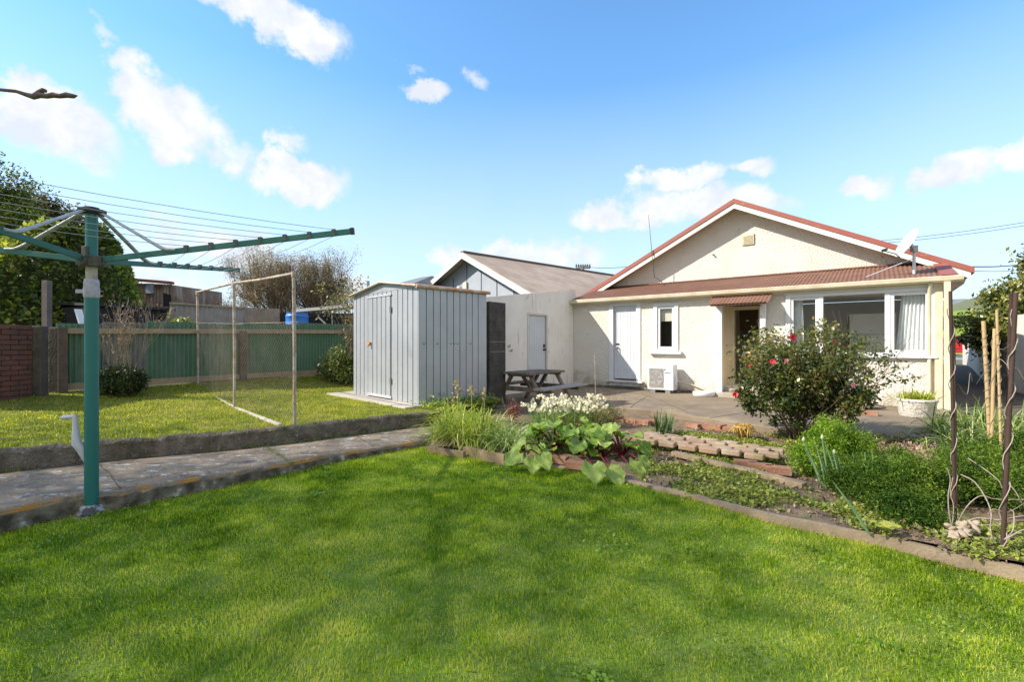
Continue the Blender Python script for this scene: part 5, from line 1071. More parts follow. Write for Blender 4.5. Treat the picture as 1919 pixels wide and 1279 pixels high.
Yf = 34; t_ = gable_house('far_house', 'distant white house with a blue grey hipped roof between the fences', P(330, Yf, 0), P(402, Yf + 1.5, 0), ZZ(570, Yf), ZZ(556, Yf), 5, M['white'], m_slate, .3, hip=True)
Yf = 20; t_ = gable_house('grey_house', 'house with a low grey hipped roof behind the garden shed', P(668, 20.5, 0), P(738, 19, 0), ZZ(557, 20.5), ZZ(522, 22.8), 6, mat('cream_wall', (.5, .47, .4), .8), m_greyroof, .4, hip=True)
mb = MB(); p_ = P(690, 18.6, ZZ(548, 18.6)); mb.bar(p_, p_ + Vector((0, 0, .45)), .09, .09); mb.build('chimney', M['grey_metal'], t_)
# neighbour with gable facing us
Ng = Vector((.754, .657, 0)); Nu = Vector((.657, -.754, 0))           # ridge direction, gable direction
NA = P(866, 19.5, 0); nz = ZZ(472.5, 19.5)
nb = empty('neighbour_house', NA + Vector((0, 0, .3)), 'neighbouring house with grey panelled gable and long weathered brown roof', 'house')
nsl = .486; nslL = .38
def NW(s, d, z): return NA + Nu * s + Ng * d + Vector((0, 0, z))
m_brroof = mat('brown_weathered_roof', (.36, .27, .20), .85, (.45, .36, .28), 1.0, mixlo=.4, mixhi=.6, bump=.2, extra=[((.24, .18, .14), 5, .52, .72, (.4, 2.5, 1)), ((.34, .28, .23), 14, .56, .7, (.35, 2.5, 1))])
mb = MB()
rS, lS = 4.6, 3.6
for sg, ln, sl_ in ((-1, lS, nslL), (1, rS, nsl)):
    mb.prism([NW(0, 0, nz), NW(sg * ln, 0, nz - ln * sl_), NW(sg * ln, 0, nz - ln * sl_ - .05), NW(0, 0, nz - .05)], Ng * 10.6)
mb.build('roof', m_brroof, nb)
mb = MB(); mb.bar(NW(0, 0, nz + .01), NW(0, 10.6, nz + .01), .22, .07); mb.build('ridge_cap', mat('ridge', (.15, .11, .09), .8), nb)
mb = MB()
for sg, ln, sl_ in ((-1, lS, nslL), (1, rS, nsl)):
    mb.prism([NW(0, -.03, nz - .03), NW(sg * ln, -.03, nz - ln * sl_ - .03), NW(sg * ln, -.03, nz - ln * sl_ - .27), NW(0, -.03, nz - .27)], Ng * .028)
mb.build('barge_board', M['white_trim'], nb)
mb = MB(); mb.prism([NW(-lS + .5, .55, .2), NW(rS - .5, .55, .2), NW(rS - .5, .55, nz - (rS - .5) * nsl - .08), NW(0, .55, nz - .08), NW(-lS + .5, .55, nz - (lS - .5) * nslL - .08)], Ng * .2); mb.obox(NW(-lS + .5, .76, .2), Nu * (rS + lS - 1), Ng * 9.4, (0, 0, nz - rS * nsl - .3)); mb.build('wall', mat('blue_grey_panel', (.36, .39, .43), .7, (.32, .35, .39), 1.5), nb)
mb = MB(); s_ = -2.5
while s_ < 4.4: mb.obox(NW(s_, .535, 1.5), Nu * .035, Ng * .014, (0, 0, max(.1, nz - abs(s_) * nsl - .2 - 1.5))); s_ += 1.03
mb.build('panel_batten', mat('batten_dark', (.05, .055, .07), .7), nb)
r_ = (867 - HX) / FPX; s_ = (r_ * (NA.y + .45) - NA.x - .26) / (Nu.x - r_ * Nu.y); mb = MB(); mb.obox(NW(s_ - .12, .46, ZZ(539, 19.7)), Nu * .26, Ng * .07, (0, 0, .28)); mb.build('vent', mat('vent_pale', (.55, .52, .44), .6), nb)
mb = MB(); mb.lathe(NW(s_ - .45, .50, ZZ(536, 19.7)), [(0, -.1), (.09, -.08), (.11, 0), (.09, .08), (0, .1)], 12); mb.build('lamp', M['white'], nb)
# power pole top beyond the ridge
pw = empty('power_pole', P(1093, 60, .5), 'wooden power pole crossarm with insulators showing above the neighbour roof', 'power pole'); Yp = 60
mb = MB(); mb.tube([P(1093, Yp, .5), P(1093, Yp, ZZ(498, Yp))], .14, 8); mb.build('pole', M['bark'], pw)
mb = MB(); mb.bar(P(1079, Yp, ZZ(503, Yp)), P(1106, Yp, ZZ(503, Yp)), .12, .14); mb.bar(P(1083, Yp + .5, ZZ(499, Yp)), P(1101, Yp - .5, ZZ(499, Yp)), .1, .12); mb.build('crossarm', M['bark'], pw)
mb = MB()
for i in range(7): q = P(1080 + i * 4.2, Yp, ZZ(501, Yp)); mb.lathe(q, [(.1, 0), (.13, .12), (.07, .2), (.11, .3), (0, .42)], 8)
mb.build('insulator', M['black_metal'], pw)
def wire(name, label, a, b, sag, r, cat='power line'):
    mb = MB(); a, b = Vector(a), Vector(b); mb.tube([a.lerp(b, t) - Vector((0, 0, sag * 4 * t * (1 - t))) for t in np.linspace(0, 1, 15)], r, 4, cap=False); return tag(mb.build(name, M['black_metal']), label, cat, 'overhead wires')
wire('power_line', 'overhead wire crossing from the roof ridge towards the right edge, upper of the pair', Q(1600, 455, 22), Q(1990, 405, 17), .12, .010)
wire('power_line', 'overhead wire crossing from the roof ridge towards the right edge, lower of the pair', Q(1600, 459, 22), Q(1990, 411, 17.2), .14, .010)
wire('power_line', 'service cable from the cottage eave towards the camellia tree', W(8.4, 1.5, ZZ(500, 9.4)), Q(1960, 486, 16), .08, .012)
wire('power_line', 'thin cable below the service cable at the right eave', W(8.4, 1.5, ZZ(508, 9.4)), Q(1960, 497, 16), .08, .006)
wire('power_line', 'faint far wire meeting the pole above the neighbour roof', P(1093, 60, ZZ(500, 60)), P(1200, 62, ZZ(496, 62)), .3, .03)
# ================================================================== RIGHT SIDE : street, car, hills
RZ0 = .46
road = MB(); ra, rb_ = Vector((16, 40, 0)), Vector((52, 13, 0)); rdv = (rb_ - ra).normalized(); rnv = Vector((rdv.y, -rdv.x, 0)); rnv = rnv if rnv.y < 0 else -rnv
road.add([ra - rnv * 5 + Vector((0, 0, RZ0)), rb_ - rnv * 5 + Vector((0, 0, RZ0)), rb_ + rnv * 7 + Vector((0, 0, RZ0)), ra + rnv * 7 + Vector((0, 0, RZ0))], [(0, 1, 2, 3)])
tag(road.build('road', mat('asphalt', (.22, .22, .22), .9, (.27, .27, .27), 3)), kind='structure')
mk = MB(); c0, c1 = ra + rnv * 2.2, rb_ + rnv * 2.2; mk.add([c0 + Vector((0, 0, RZ0 + .004)), c1 + Vector((0, 0, RZ0 + .004)), c1 + rnv * .12 + Vector((0, 0, RZ0 + .004)), c0 + rnv * .12 + Vector((0, 0, RZ0 + .004))], [(0, 1, 2, 3)]); tag(mk.build('road_marking', M['white']), kind='structure')
# red car
cc_ = P(1806, 31, RZ0 + .004); cd = rdv; cs = rnv      # long axis, side facing us
car = empty('parked_car', cc_, 'red car parked on the street beyond the side passage', 'car')
def CWp(l, w, z): return cc_ + cd * l + cs * w + Vector((0, 0, z))
m_red = mat('car_red', (.48, .012, .018), .25, (.42, .01, .015), 2, spec=.6)
body = [(-2.1, .28), (-2.15, .6), (-2.05, .86), (-1.2, .95), (1.15, .92), (2.0, .78), (2.1, .5), (2.05, .28)]
mb = MB(); mb.prism([CWp(l, .82, z) for l, z in body], -cs * 1.64); mb.build('body', m_red, car, bevel=.06)
cab = [(-1.55, .90), (-1.05, 1.38), (.25, 1.40), (1.0, .90)]
mb = MB(); mb.prism([CWp(l, .70, z) for l, z in cab], -cs * 1.40); mb.build('cabin', m_red, car, bevel=.05)
mb = MB(); mb.prism([CWp(l, .725, z) for l, z in [(-1.3, .95), (-.98, 1.30), (-.42, 1.32), (-.42, .95)]], -cs * .02); mb.prism([CWp(l, .725, z) for l, z in [(-.34, .95), (-.34, 1.32), (.2, 1.32), (.75, .95)]], -cs * .02); mb.build('window', mat('car_glass', (.03, .04, .05), .1), car)
for l_ in (-1.3, 1.32):
    for s_ in (.74, -.74):
        mb = MB(); mb.tube([CWp(l_, s_ - .1, .31), CWp(l_, s_ + .1, .31)], .31, 20); wh = mb.build('tyre', M['black_metal'], car); mb = MB(); mb.tube([CWp(l_, s_ + (.105 if s_ > 0 else -.105) - .005, .31), CWp(l_, s_ + (.105 if s_ > 0 else -.105) + .005, .31)], .19, 16); mb.build('rim', M['pale_metal'], wh)
mb = MB(); mb.bar(CWp(-1.95, .83, .55), CWp(1.95, .83, .55), .02, .04); mb.build('trim_strip', M['black_metal'], car)
mb = MB(); mb.box(CWp(2.07, .55, .66), (.1, .3, .14), rz=math.atan2(cd.y, cd.x)); mb.build('headlight', M['white_trim'], car)
mb = MB(); mb.box(CWp(-2.12, .6, .7), (.08, .25, .16), rz=math.atan2(cd.y, cd.x)); mb.build('tail_light', m_red, car)
# verge bank and hedge beyond the road, distant hills
gb = MB(); e0, e1 = ra - rnv * 5, rb_ - rnv * 5
gb.grid(lambda u, v: e0 + (e1 - e0) * u - rnv * (24 * v) + Vector((0, 0, RZ0 - .02 + 4.4 * (v ** .7) + .15 * math.sin(u * 40 + v * 9))), 60, 14)
tag(gb.build('roadside_bank', mat('bank_grass', (.13, .21, .025), .95, (.27, .32, .05), 1.2, bump=1, bscale=6, bdist=.1)), kind='structure')
hp0 = e0.lerp(e1, .40) - rnv * 3
n_ = 22000; u_ = rng.uniform(.2, .75, n_); w_ = rng.normal(0, .8, n_); pz = rng.uniform(0, 1, n_)
pp = np.array([tuple(e0 + (e1 - e0) * float(u)) for u in u_]) - np.array(tuple(rnv)) * (10 + w_)[:, None]; pp[:, 2] = RZ0 + 2.2 + pz * (.7 + .4 * vnoise(u_ * 60, u_ * 0, 1, 81))
tag(foliage('roadside_scrub', pp, rng.random(n_), .28, leafmat('scrub', (.03, .05, .015), (.14, .18, .045), .6, .2)), kind='stuff')
for i, (az_, dist, w_, h_) in enumerate(((.70, 420, 160, 24), (.80, 520, 200, 34), (.93, 480, 200, 26))):
    mb = MB(); cx_, cy_ = dist * math.sin(az_), dist * math.cos(az_); tx, ty = math.cos(az_), -math.sin(az_)
    def hf(u, v, cx_=cx_, cy_=cy_, tx=tx, ty=ty, w_=w_, h_=h_, i=i):
        s_ = (u - .5) * 2; q = (v - .5) * 2; z = h_ * max(0, (1 - s_ * s_)) * max(0, 1 - q * q) * (.75 + .5 * float(vnoise(u * 9 + i * 7, v * 5, 1, 90)))
        return Vector((cx_ + tx * s_ * w_ + math.sin(az_) * q * 90, cy_ + ty * s_ * w_ + math.cos(az_) * q * 90, z - 1))
    mb.grid(hf, 50, 20); tag(mb.build('hill', mat('far_hill', (.10, .12, .13), .95, (.22, .23, .22), .05) if 'far_hill' not in bpy.data.materials else bpy.data.materials['far_hill']), kind='structure')
# curved white fence pillar by the gate, dark timber fence and white wall on the right boundary
m_ww = mat('boundary_paint', (.66, .61, .54), .8, (.56, .50, .43), 2, bump=.2, extra=[((.30, .25, .20), 5, .62, .78, (1, 1, .6))])
gt = MB(); b0 = P(1813, 19.5, 0); 
pts_ = [P(1811, 20, 0), P(1818, 19.6, 0), P(1832, 17.5, 0), P(1850, 15.2, 0), P(1872, 13.3, 0)]; zt_ = [ZZ(640, 20), ZZ(640, 19.6), ZZ(641, 17.5), 1.38, 1.40]
for (a, b, za, zb2) in zip(pts_[:-1], pts_[1:], zt_[:-1], zt_[1:]):
    d_ = (b - a); n2 = Vector((d_.y, -d_.x, 0)).normalized() * .12; gt.prism([a + Vector((0, 0, .15)), b + Vector((0, 0, .15)), b + Vector((0, 0, zb2)), a + Vector((0, 0, za))], n2)
tag(gt.build('curved_wall', m_ww), 'low white curved wall beside the street end of the passage', 'wall')
gpst = MB(); q = P(1814, 20.2, 0); gpst.box((q.x, q.y, .85), (.2, .2, 1.25), rz=-.6); tag(gpst.build('gate_post', M['white_barge'], bevel=.02), 'square white gate post in front of the red car', 'post')
rwf = MB(); a_, b_ = Vector((12.35, 11.45, 0)), Vector((9.3, 6.6, 0)); d_ = (b_ - a_); n2 = Vector((d_.y, -d_.x, 0)).normalized() * .14
if n2.x < 0: n2 = -n2
rwf.prism([a_ + Vector((0, 0, .0)), b_ + Vector((0, 0, .0)), b_ + Vector((0, 0, 2.02)), a_ + Vector((0, 0, 2.08))], n2); tag(rwf.build('boundary_wall', M['white_barge']), 'tall white boundary wall at the right edge behind the metal poles', 'wall')
dfn = empty('timber_fence', (12.6, 12.2, .2), 'dark shaded paling fence between the white boundary wall and the passage', 'fence')
a_, b_ = Vector((12.5, 11.6, .2)), Vector((13.85, 13.3, .2)); mb = MB(); k_ = 14
for i in range(k_): p0 = a_.lerp(b_, i / k_); p1 = a_.lerp(b_, (i + .92) / k_); mb.bar(p0 + Vector((0, 0, .62)), p1 + Vector((0, 0, .62)), .025, 1.25)
mb.build('palings', mat('fence_dim', (.30, .28, .25), .85, (.22, .19, .16), 5), dfn)
mb = MB(); mb.bar(a_ + Vector((-.03, .0, .3)), b_ + Vector((-.03, 0, .3)), .05, .09); mb.bar(a_ + Vector((-.03, .0, 1.0)), b_ + Vector((-.03, 0, 1.0)), .05, .09); mb.build('rail', M['timber'], dfn)
# camellia tree
m_cam = leafmat('camellia_leaf', (.012, .028, .006), (.52, .46, .15), .3, .25, hue=[(.05, .08, .016), (.22, .23, .055)], patch=.8, spec=.6)
cb = Vector((14.55, 12.5, .2))
ct = crown_tree('camellia_tree', 'large glossy leaved camellia tree with pink blooms at the right edge', cb, 1.2, [(.3, .0, 2.2, 1.75, 1.5, 1.5), (-.55, .1, 1.45, 1.15, 1.2, 1.05), (1.3, -.2, 2.6, 1.6, 1.4, 1.6)], 92000, .115, m_cam, .10, .16, shell=.5, aspect=.55)
mb = MB(); g_ = random.Random(4)
def bloom(mb, c, r, n=9):
    c = Vector(c); ax = Vector((g_.uniform(-1, 1), -1.2, g_.uniform(-.2, .9))).normalized(); e1 = ax.cross(Vector((0, 0, 1))).normalized(); e2 = ax.cross(e1)
    for ring, (rr_, lift, k) in enumerate(((1, .15, n), (.62, .45, n - 3), (.3, .7, 4))):
        for i in range(k):
            t = 2 * math.pi * (i + .5 * ring) / k; d = e1 * math.cos(t) + e2 * math.sin(t); s = ax.cross(d)
            mb.add([c, c + (d * .6 + ax * lift * .5 + s * .32) * r * rr_, c + (d + ax * lift) * r * rr_, c + (d * .6 + ax * lift * .5 - s * .32) * r * rr_], [(0, 1, 2, 3)])
for i in range(34):
    t = g_.uniform(-1, 1); q = cb + Vector((g_.uniform(-1.7, .6), -1.05 + g_.uniform(-.3, .3), 1.3 + g_.uniform(-.3, 1.2))); bloom(mb, q, .06)
mb.build('blooms', mat('pink_bloom', (.62, .17, .30), .6, (.75, .35, .45), 9), ct)

# ================================================================== GARDEN BED
# timber and concrete edging of the near lawn
def edging(pts, w, z0, z1, mt, label, name='garden_edging'):
    mb = MB()
    for a, b in zip(pts[:-1], pts[1:]):
        a, b = Vector((a.x, a.y, 0)), Vector((b.x, b.y, 0)); d = (b - a).normalized(); n2 = Vector((-d.y, d.x, 0)); n2 = n2 if n2.y > 0 else -n2
        k = max(1, int((b - a).length / .25)); 
        for i in range(k):
            p0, p1 = a.lerp(b, i / k), a.lerp(b, (i + 1) / k); mb.obox(p0 + Vector((0, 0, z0)), p1 - p0, n2 * w, (0, 0, z1 - z0 + .002 * (i % 2)))
    o = mb.build(name, mt); return tag(o, label, 'edging', 'edging boards round the garden bed')
m_edge = mat('edging_board', (.25, .18, .115), .85, (.33, .25, .17), 6, bump=.5, bscale=50, extra=[((.20, .16, .11), 13, .60, .74, None), ((.72, .69, .62), 3.2, .70, .76, None)])
m_edge2 = mat('edging_old', (.20, .135, .075), .85, (.28, .20, .12), 4, bump=.4, bscale=40, extra=[((.18, .17, .06), 5, .56, .7, None)])
edging([G(868, 838, .2), G(905, 846, .2), G(944, 854, .2)], .045, .03, .20, m_edge2, 'brown edging board at the corner of the lawn beside the strap leaved clump')
edging([p for p in EDGE[3:]] + [ext], .05, .01, .090, m_edge, 'long pale edging strip running from the rhubarb to the lower right corner')
edging([G(800, 836, .18), G(835, 842, .18), G(868, 846, .18)], .05, .02, .17, m_edge2, 'short edging board where the concrete path meets the garden')
pl0, pl1 = G(1262, 845, .16), G(1508, 905, .14)
mb = MB(); d_ = pl1 - pl0; mb.bar(pl0 - Vector((0,0,.03)), pl0.lerp(pl1, .52) - Vector((0,0,.03)), .09, .05); mb.bar(pl0.lerp(pl1, .50) + Vector((0, -.02, -.02)), pl1 - Vector((0,0,.03)), .10, .05); tag(mb.build('timber_plank', mat('old_plank', (.22, .15, .09), .9, (.36, .27, .17), 9, bump=.5, bscale=30), bevel=.006), 'weathered plank lying along the brick path in the garden bed', 'plank')
# loose bricks, one source then copies
def brick_mesh(): 
    mb = MB(); mb.box((0, 0, .038), (.225, .108, .075)); return mb
bsrc = None
def brick(p, rz, label, tilt=0, mt='brick', grp='bricks edging the patio and garden bed', sc=(1, 1, 1)):
    global bsrc
    if bsrc is None: bsrc = brick_mesh().build('brick', M['brick'], origin=(0, 0, 0), bevel=.006); o = bsrc
    else: o = bsrc.copy(); C.objects.link(o)
    o.location = p; o.rotation_euler = (tilt, 0, rz); o.scale = sc
    tag(o, label, 'brick', grp); return o
rowb = [(1135, 772, 'first'), (1156, 784, 'second'), (1182, 789, 'third'), (1206, 792, 'fourth'), (1230, 792, 'fifth'), (1300, 798, 'sixth'), (1327, 800, 'seventh'), (1350, 801, 'eighth'), (1371, 806, 'ninth')]
words = ['beside the white flowering clump', 'just right of the white flowering clump', 'left of the dark strap leaved plant', 'close behind the dark strap leaved plant', 'half hidden behind the dark strap leaved plant', 'right of the dark strap leaved plant', 'midway along the patio edge', 'left of the terracotta pot', 'nearest the terracotta pot']
dirp = (pf[4] - pf[2]); ang = math.atan2(dirp.y, dirp.x)
for i, (px, py, nm) in enumerate(rowb):
    q = G(px, py + 3, .10); brick((q.x, q.y, .085), ang + random.uniform(-.35, .35) + (1.3 if i in (1, 7) else 0), 'orange brick in patio edge row, %s' % words[i], tilt=random.uniform(-.12, .12))
    if i in (1, 2, 4, 6): brick((q.x + .05, q.y - .10, .03), ang + random.uniform(-.3, .3), 'sunken brick before the patio edge, %s' % words[i], tilt=.1)
for px, py, rz_, lab in ((1045, 866, -.35, 'mossy brick behind the edging strip under the rhubarb, left one'), (1082, 877, -.38, 'mossy brick behind the edging strip under the rhubarb, right one'), (1012, 862, -.35, 'mossy brick at the left end of the edging strip'),
                         (1400, 873, -.30, 'dark worn brick at the lower edge of the brick path, first from the left'), (1428, 879, -.32, 'dark worn brick at the lower edge of the brick path, second from the left'), (1462, 885, -.30, 'dark worn brick at the end of the brick path beside the bright feathery shrub')):
    q = G(px, py, .12); brick((q.x, q.y + .03, .10 if px < 1200 else .09), rz_ - .1, lab)
q = G(1630, 779, PZ); brick((q.x, q.y, PZ), ang + .1, 'orange brick lying alone on the patio beside the rose bush')
# brick path : pavers as one surface
bp0, bp1 = G(1195, 838, .13), G(1425, 873, .12); bdv = (bp1 - bp0).normalized(); bnv = Vector((-bdv.y, bdv.x, 0)); mb = MB(); g_ = random.Random(9); Lp = (bp1 - bp0).length
for r_ in range(4):
    x = -.12 * (r_ % 2)
    while x < Lp:
        w_ = .215; c_ = bp0 + bdv * (x + .11) + bnv * (.06 + r_ * .155 + .05 * math.sin(x * 2)) + Vector((0, 0, .070 + g_.uniform(-.010, .010)))
        mb.box(c_, (w_ - g_.uniform(.01, .035), .135 - g_.uniform(0, .02), .06), rot=(Matrix.Rotation(math.atan2(bdv.y, bdv.x) + g_.uniform(-.08, .08), 3, 'Z') @ Matrix.Rotation(g_.uniform(-.06, .06), 3, 'X'))); x += .232
o = mb.build('brick_path', mat('paver', (.30, .19, .12), .9, (.38, .27, .18), 5, bump=.5, bscale=50, extra=[((.50, .42, .33), 8, .55, .66, None), ((.25, .24, .06), 4, .58, .68, None)]), bevel=.012); tag(o, kind='structure')
S = scatter([(p.x, p.y) for p in (G(1190, 845, .12), G(1425, 880, .12), G(1440, 855, .12), G(1300, 825, .12), G(1195, 822, .12))], 9000); S = S[vnoise(S[:, 0], S[:, 1], 5, 43) > .42]
V, F = leaf_quads(np.c_[S, .095 + rng.uniform(0, .03, len(S))], .024, up=.9, aspect=.7); tag(mesh_np('path_moss', V, F, m_weed, tint=.4 + .6 * rng.random(len(F))), kind='stuff')
# ---- plants
def on_soil(px, py): q = G(px, py, .1); q.z = float(soil_z(q.x, q.y)) - .01; return q
# strap leaved clump at the corner (green gold)
m_strap = leafmat('strap_yellowgreen', (.12, .18, .02), (.66, .64, .22), .4, .4, hue=[(.27, .36, .04), (.45, .50, .09)], patch=2)
m_dead = leafmat('dead_strap', (.30, .17, .07), (.62, .45, .24), .7, .2)
pl = empty('strap_leaved_clump', on_soil(865, 830), 'bushy yellow green strap leaved clump at the corner of path and garden', 'plant')
c_ = [on_soil(px, py) + Vector((0, 0, .05)) for px, py in ((842, 828), (862, 836), (885, 840), (850, 812), (875, 815), (900, 832))]
strap_plant('leaves', c_, 1350, .68, .015, m_strap, pl, .10, (.1, 1.25), (.35, .9), 6)
c2 = [on_soil(px, py) + Vector((0, 0, .05)) for px, py in ((922, 842), (942, 846), (962, 848), (915, 825), (950, 828), (990, 838))]
pl2 = empty('arching_clump', on_soil(940, 830), 'low arching pale striped strap leaved clump between corner plant and rhubarb', 'plant')
strap_plant('leaves', c2, 800, .54, .011, leafmat('strap_pale', (.12, .18, .03), (.68, .70, .42), .4, .35, hue=[(.30, .40, .08)], patch=2), pl2, .10, (.5, 1.35), (.3, .8), 6)
strap_plant('dead_leaves', [c_[0] + Vector((-.02, -.1, 0)), c_[1] + Vector((0, -.12, 0))], 130, .28, .014, m_dead, pl, .06, (.4, 1.4), (.5, 1.1), 5)
mb = MB(); fl = []
for px, py, tp in ((857, 800, 712), (882, 805, 722), (861, 800, 728), (905, 805, 730), (848, 803, 742)):
    b_ = on_soil(px, py); t_ = Q(px + random.uniform(-3, 3), tp, b_.y); mb.tube([b_, b_.lerp(t_, .5) + Vector((.01, 0, 0)), t_], [.006, .005, .004], 5); fl += [tuple(t_ - Vector((0, 0, .02 * k))) for k in range(8)]
mb.build('flower_stalk', mat('stalk', (.30, .34, .10), .6), pl)
fl = np.repeat(np.array(fl), 3, 0); foliage('seed_heads', fl + rng.normal(0, .015, fl.shape), rng.random(len(fl)), .05, m_dead, pl)
# creeping tufts beside the shed slab
pl = empty('slab_weeds', G(805, 762, .3), 'leafy green weeds against the side of the garden shed', 'plant'); cs_ = [(SW(-.25, b_, .2)) for b_ in (.05, .25, .5, .75, 1.0, 1.3)]
Pn = np.repeat(np.array([tuple(c) for c in cs_]), 600, 0) + rng.normal(0, .11, (3600, 3)) * np.array([1, 1, .7]) + np.array([0, 0, .1]); foliage('leaves', Pn, rng.random(3600), .045, leafmat('weed_green', (.07, .13, .02), (.34, .44, .08), .45, .35), pl)
# rhubarb
m_rhub = leafmat('rhubarb_leaf', (.09, .17, .02), (.50, .58, .16), .42, .42, hue=[(.18, .29, .04), (.31, .42, .09)], patch=9)
rh = empty('rhubarb', on_soil(1085, 865), 'large rhubarb plant with broad crinkled leaves and dark red stalks', 'plant')
def broad_leaf(V, F, T, c, fdir, up, size, tint, rngl=random):
    size = size * .92
    """crinkled heart shaped blade as a fan grid"""
    fdir = Vector(fdir).normalized(); sd = fdir.cross(Vector(up)).normalized(); nr = sd.cross(fdir); b = len(V); n, m_ = 14, 14; ph = rngl.uniform(0, 6)
    for i in range(n + 1):
        t = i / n; wmax = size * .46 * (math.sin(math.pi * min(1, t * .92 + .10)) ** .65) * (1.15 - .35 * t)
        for j in range(m_ + 1):
            s = (j / m_ - .5) * 2; edge = abs(s) ** 2; cr = .075 * size * math.sin(s * 7 + ph + t * 7) * edge + .06 * size * math.sin(t * 15 + ph + 3 * s) * abs(s) ** 1.5 + .022 * size * math.sin(13 * s + ph) * math.sin(19 * t + ph)
            z = -.10 * size * (t ** 2) * 1.6 + .16 * size * abs(s) * (1 - t * .5) + cr; back = -.13 * size * abs(s) ** 1.5 * (1 - t)
            q = Vector(c) + fdir * (t * size + back + .02 * size * math.sin(s * 11 + ph) * (1 if i == n else .3)) + sd * s * wmax * (1 + .10 * math.sin(t * 19 + ph) * abs(s)) + nr * z; V.append(tuple(q))
    for i in range(n):
        for j in range(m_): F.append((b + i * (m_ + 1) + j, b + i * (m_ + 1) + j + 1, b + (i + 1) * (m_ + 1) + j + 1, b + (i + 1) * (m_ + 1) + j)); T.append(tint)
V, F, T = [], [], []; stm = MB(); g_ = random.Random(12)
for cpx, cpy, k, ln in ((1040, 850, 16, .34), (1085, 852, 18, .36), (1130, 855, 16, .34), (1165, 852, 12, .30), (1065, 835, 10, .36), (1010, 845, 8, .30)):
    b_ = on_soil(cpx, cpy)
    for i in range(k):
        a_ = g_.uniform(0, 6.28); el = g_.uniform(.25, 1.25); l_ = ln * g_.uniform(.7, 1.15); tip = b_ + Vector((math.cos(a_) * math.cos(el), math.sin(a_) * math.cos(el), math.sin(el))) * l_
        stm.tube([b_, b_.lerp(tip, .55) + Vector((0, 0, .04)), tip], [.012, .010, .007], 6, cap=False)
        broad_leaf(V, F, T, tip, (math.cos(a_), math.sin(a_), g_.uniform(-.7, .35)), (g_.uniform(-.3, .3), g_.uniform(-.5, .1), 1), g_.uniform(.14, .27), min(1, max(0, g_.gauss(.5, .2))), g_)
for px, py, z_, a_, sz_ in ((985, 838, .34, 2.9, .24), (975, 858, .25, 3.6, .24), (1000, 868, .22, 4.6, .22), (1012, 862, .26, 5.2, .22), (1110, 880, .22, 4.7, .26), (1140, 885, .18, 5.3, .22), (1178, 878, .16, 5.8, .24), (1150, 893, .15, 4.9, .2), (1195, 868, .18, 6.1, .2)):
    q = G(px, py, z_ - .04); q.z = z_; broad_leaf(V, F, T, q, (math.cos(a_), math.sin(a_), -.55), (0, -.4, 1), sz_, .72, g_); b_ = on_soil(px + 40 if px < 1050 else px - 25, 858); stm.tube([b_, (b_ + q) / 2 + Vector((0, 0, .06)), q], .009, 6, cap=False)
mesh_np('leaves', V, F, m_rhub, rh, T, smooth=True); stm.build('stalks', mat('rhubarb_stalk', (.19, .018, .028), .4, (.10, .014, .02), 8), rh)
# white narcissus clump
wn = empty('white_flower_clump', on_soil(1070, 795), 'clump of small white flowers behind the rhubarb', 'flowers')
cs_ = [on_soil(px, py) for px, py in ((1020, 803), (1045, 800), (1070, 800), (1095, 798), (1120, 797), (1035, 790), (1062, 788), (1090, 786), (1110, 788), (1015, 812))]
strap_plant('leaves', cs_, 1200, .42, .010, leafmat('narc_leaf', (.08, .13, .03), (.38, .46, .14), .45, .35), wn, .09, (.05, .75), (.1, .5), 4)
mb = MB(); g_ = random.Random(6)
for i in range(170):
    c_ = cs_[g_.randrange(len(cs_))] + Vector((g_.gauss(0, .11), g_.gauss(0, .10), 0)); t_ = c_ + Vector((g_.gauss(0, .04), g_.gauss(0, .04), .36 + g_.uniform(-.09, .10))); mb.tube([c_, t_], .003, 4, cap=False)
mb.build('stems', mat('stem_green', (.16, .24, .06), .6), wn)
mb = MB(); g_ = random.Random(6)
for i in range(170):
    c_ = cs_[g_.randrange(len(cs_))] + Vector((g_.gauss(0, .11), g_.gauss(0, .10), 0)); t_ = c_ + Vector((g_.gauss(0, .04), g_.gauss(0, .04), .36 + g_.uniform(-.09, .10)))
    for j in range(6): bloom(mb, t_ + Vector((g_.gauss(0, .018), g_.gauss(0, .018), g_.gauss(0, .015))), .019, 6)
mb.build('flowers', mat('white_petal', (.82, .78, .62), .6, (.74, .66, .40), 30), wn)
# thin dark stake in the clump and reddish stem
mb = MB(); b_ = on_soil(1118, 800); mb.tube([b_, Q(1114, 662, b_.y)], .005, 5); tag(mb.build('garden_stake', M['rust_pipe']), 'thin rusty stake standing in the white flowers', 'stake')
rdp = on_soil(962, 800); sh = empty('red_leaved_plant', rdp, 'small reddish leaved plant between the arching clump and the white flowers', 'plant'); Pn = rng.normal(0, 1, (420, 3)) * np.array([.05, .04, .08]) + np.array([rdp.x, rdp.y, .32]); foliage('leaves', Pn, rng.random(420), .035, leafmat('redleaf', (.16, .03, .03), (.42, .15, .12), .5, .2), sh)
mb = MB(); branches(mb, rdp, (0, 0, 1), .22, .008, 2, .5); mb.tube([rdp + Vector((-.06, 0, 0)), Q(941, 745, rdp.y)], .003, 4); mb.build('stem', M['bark'], sh)
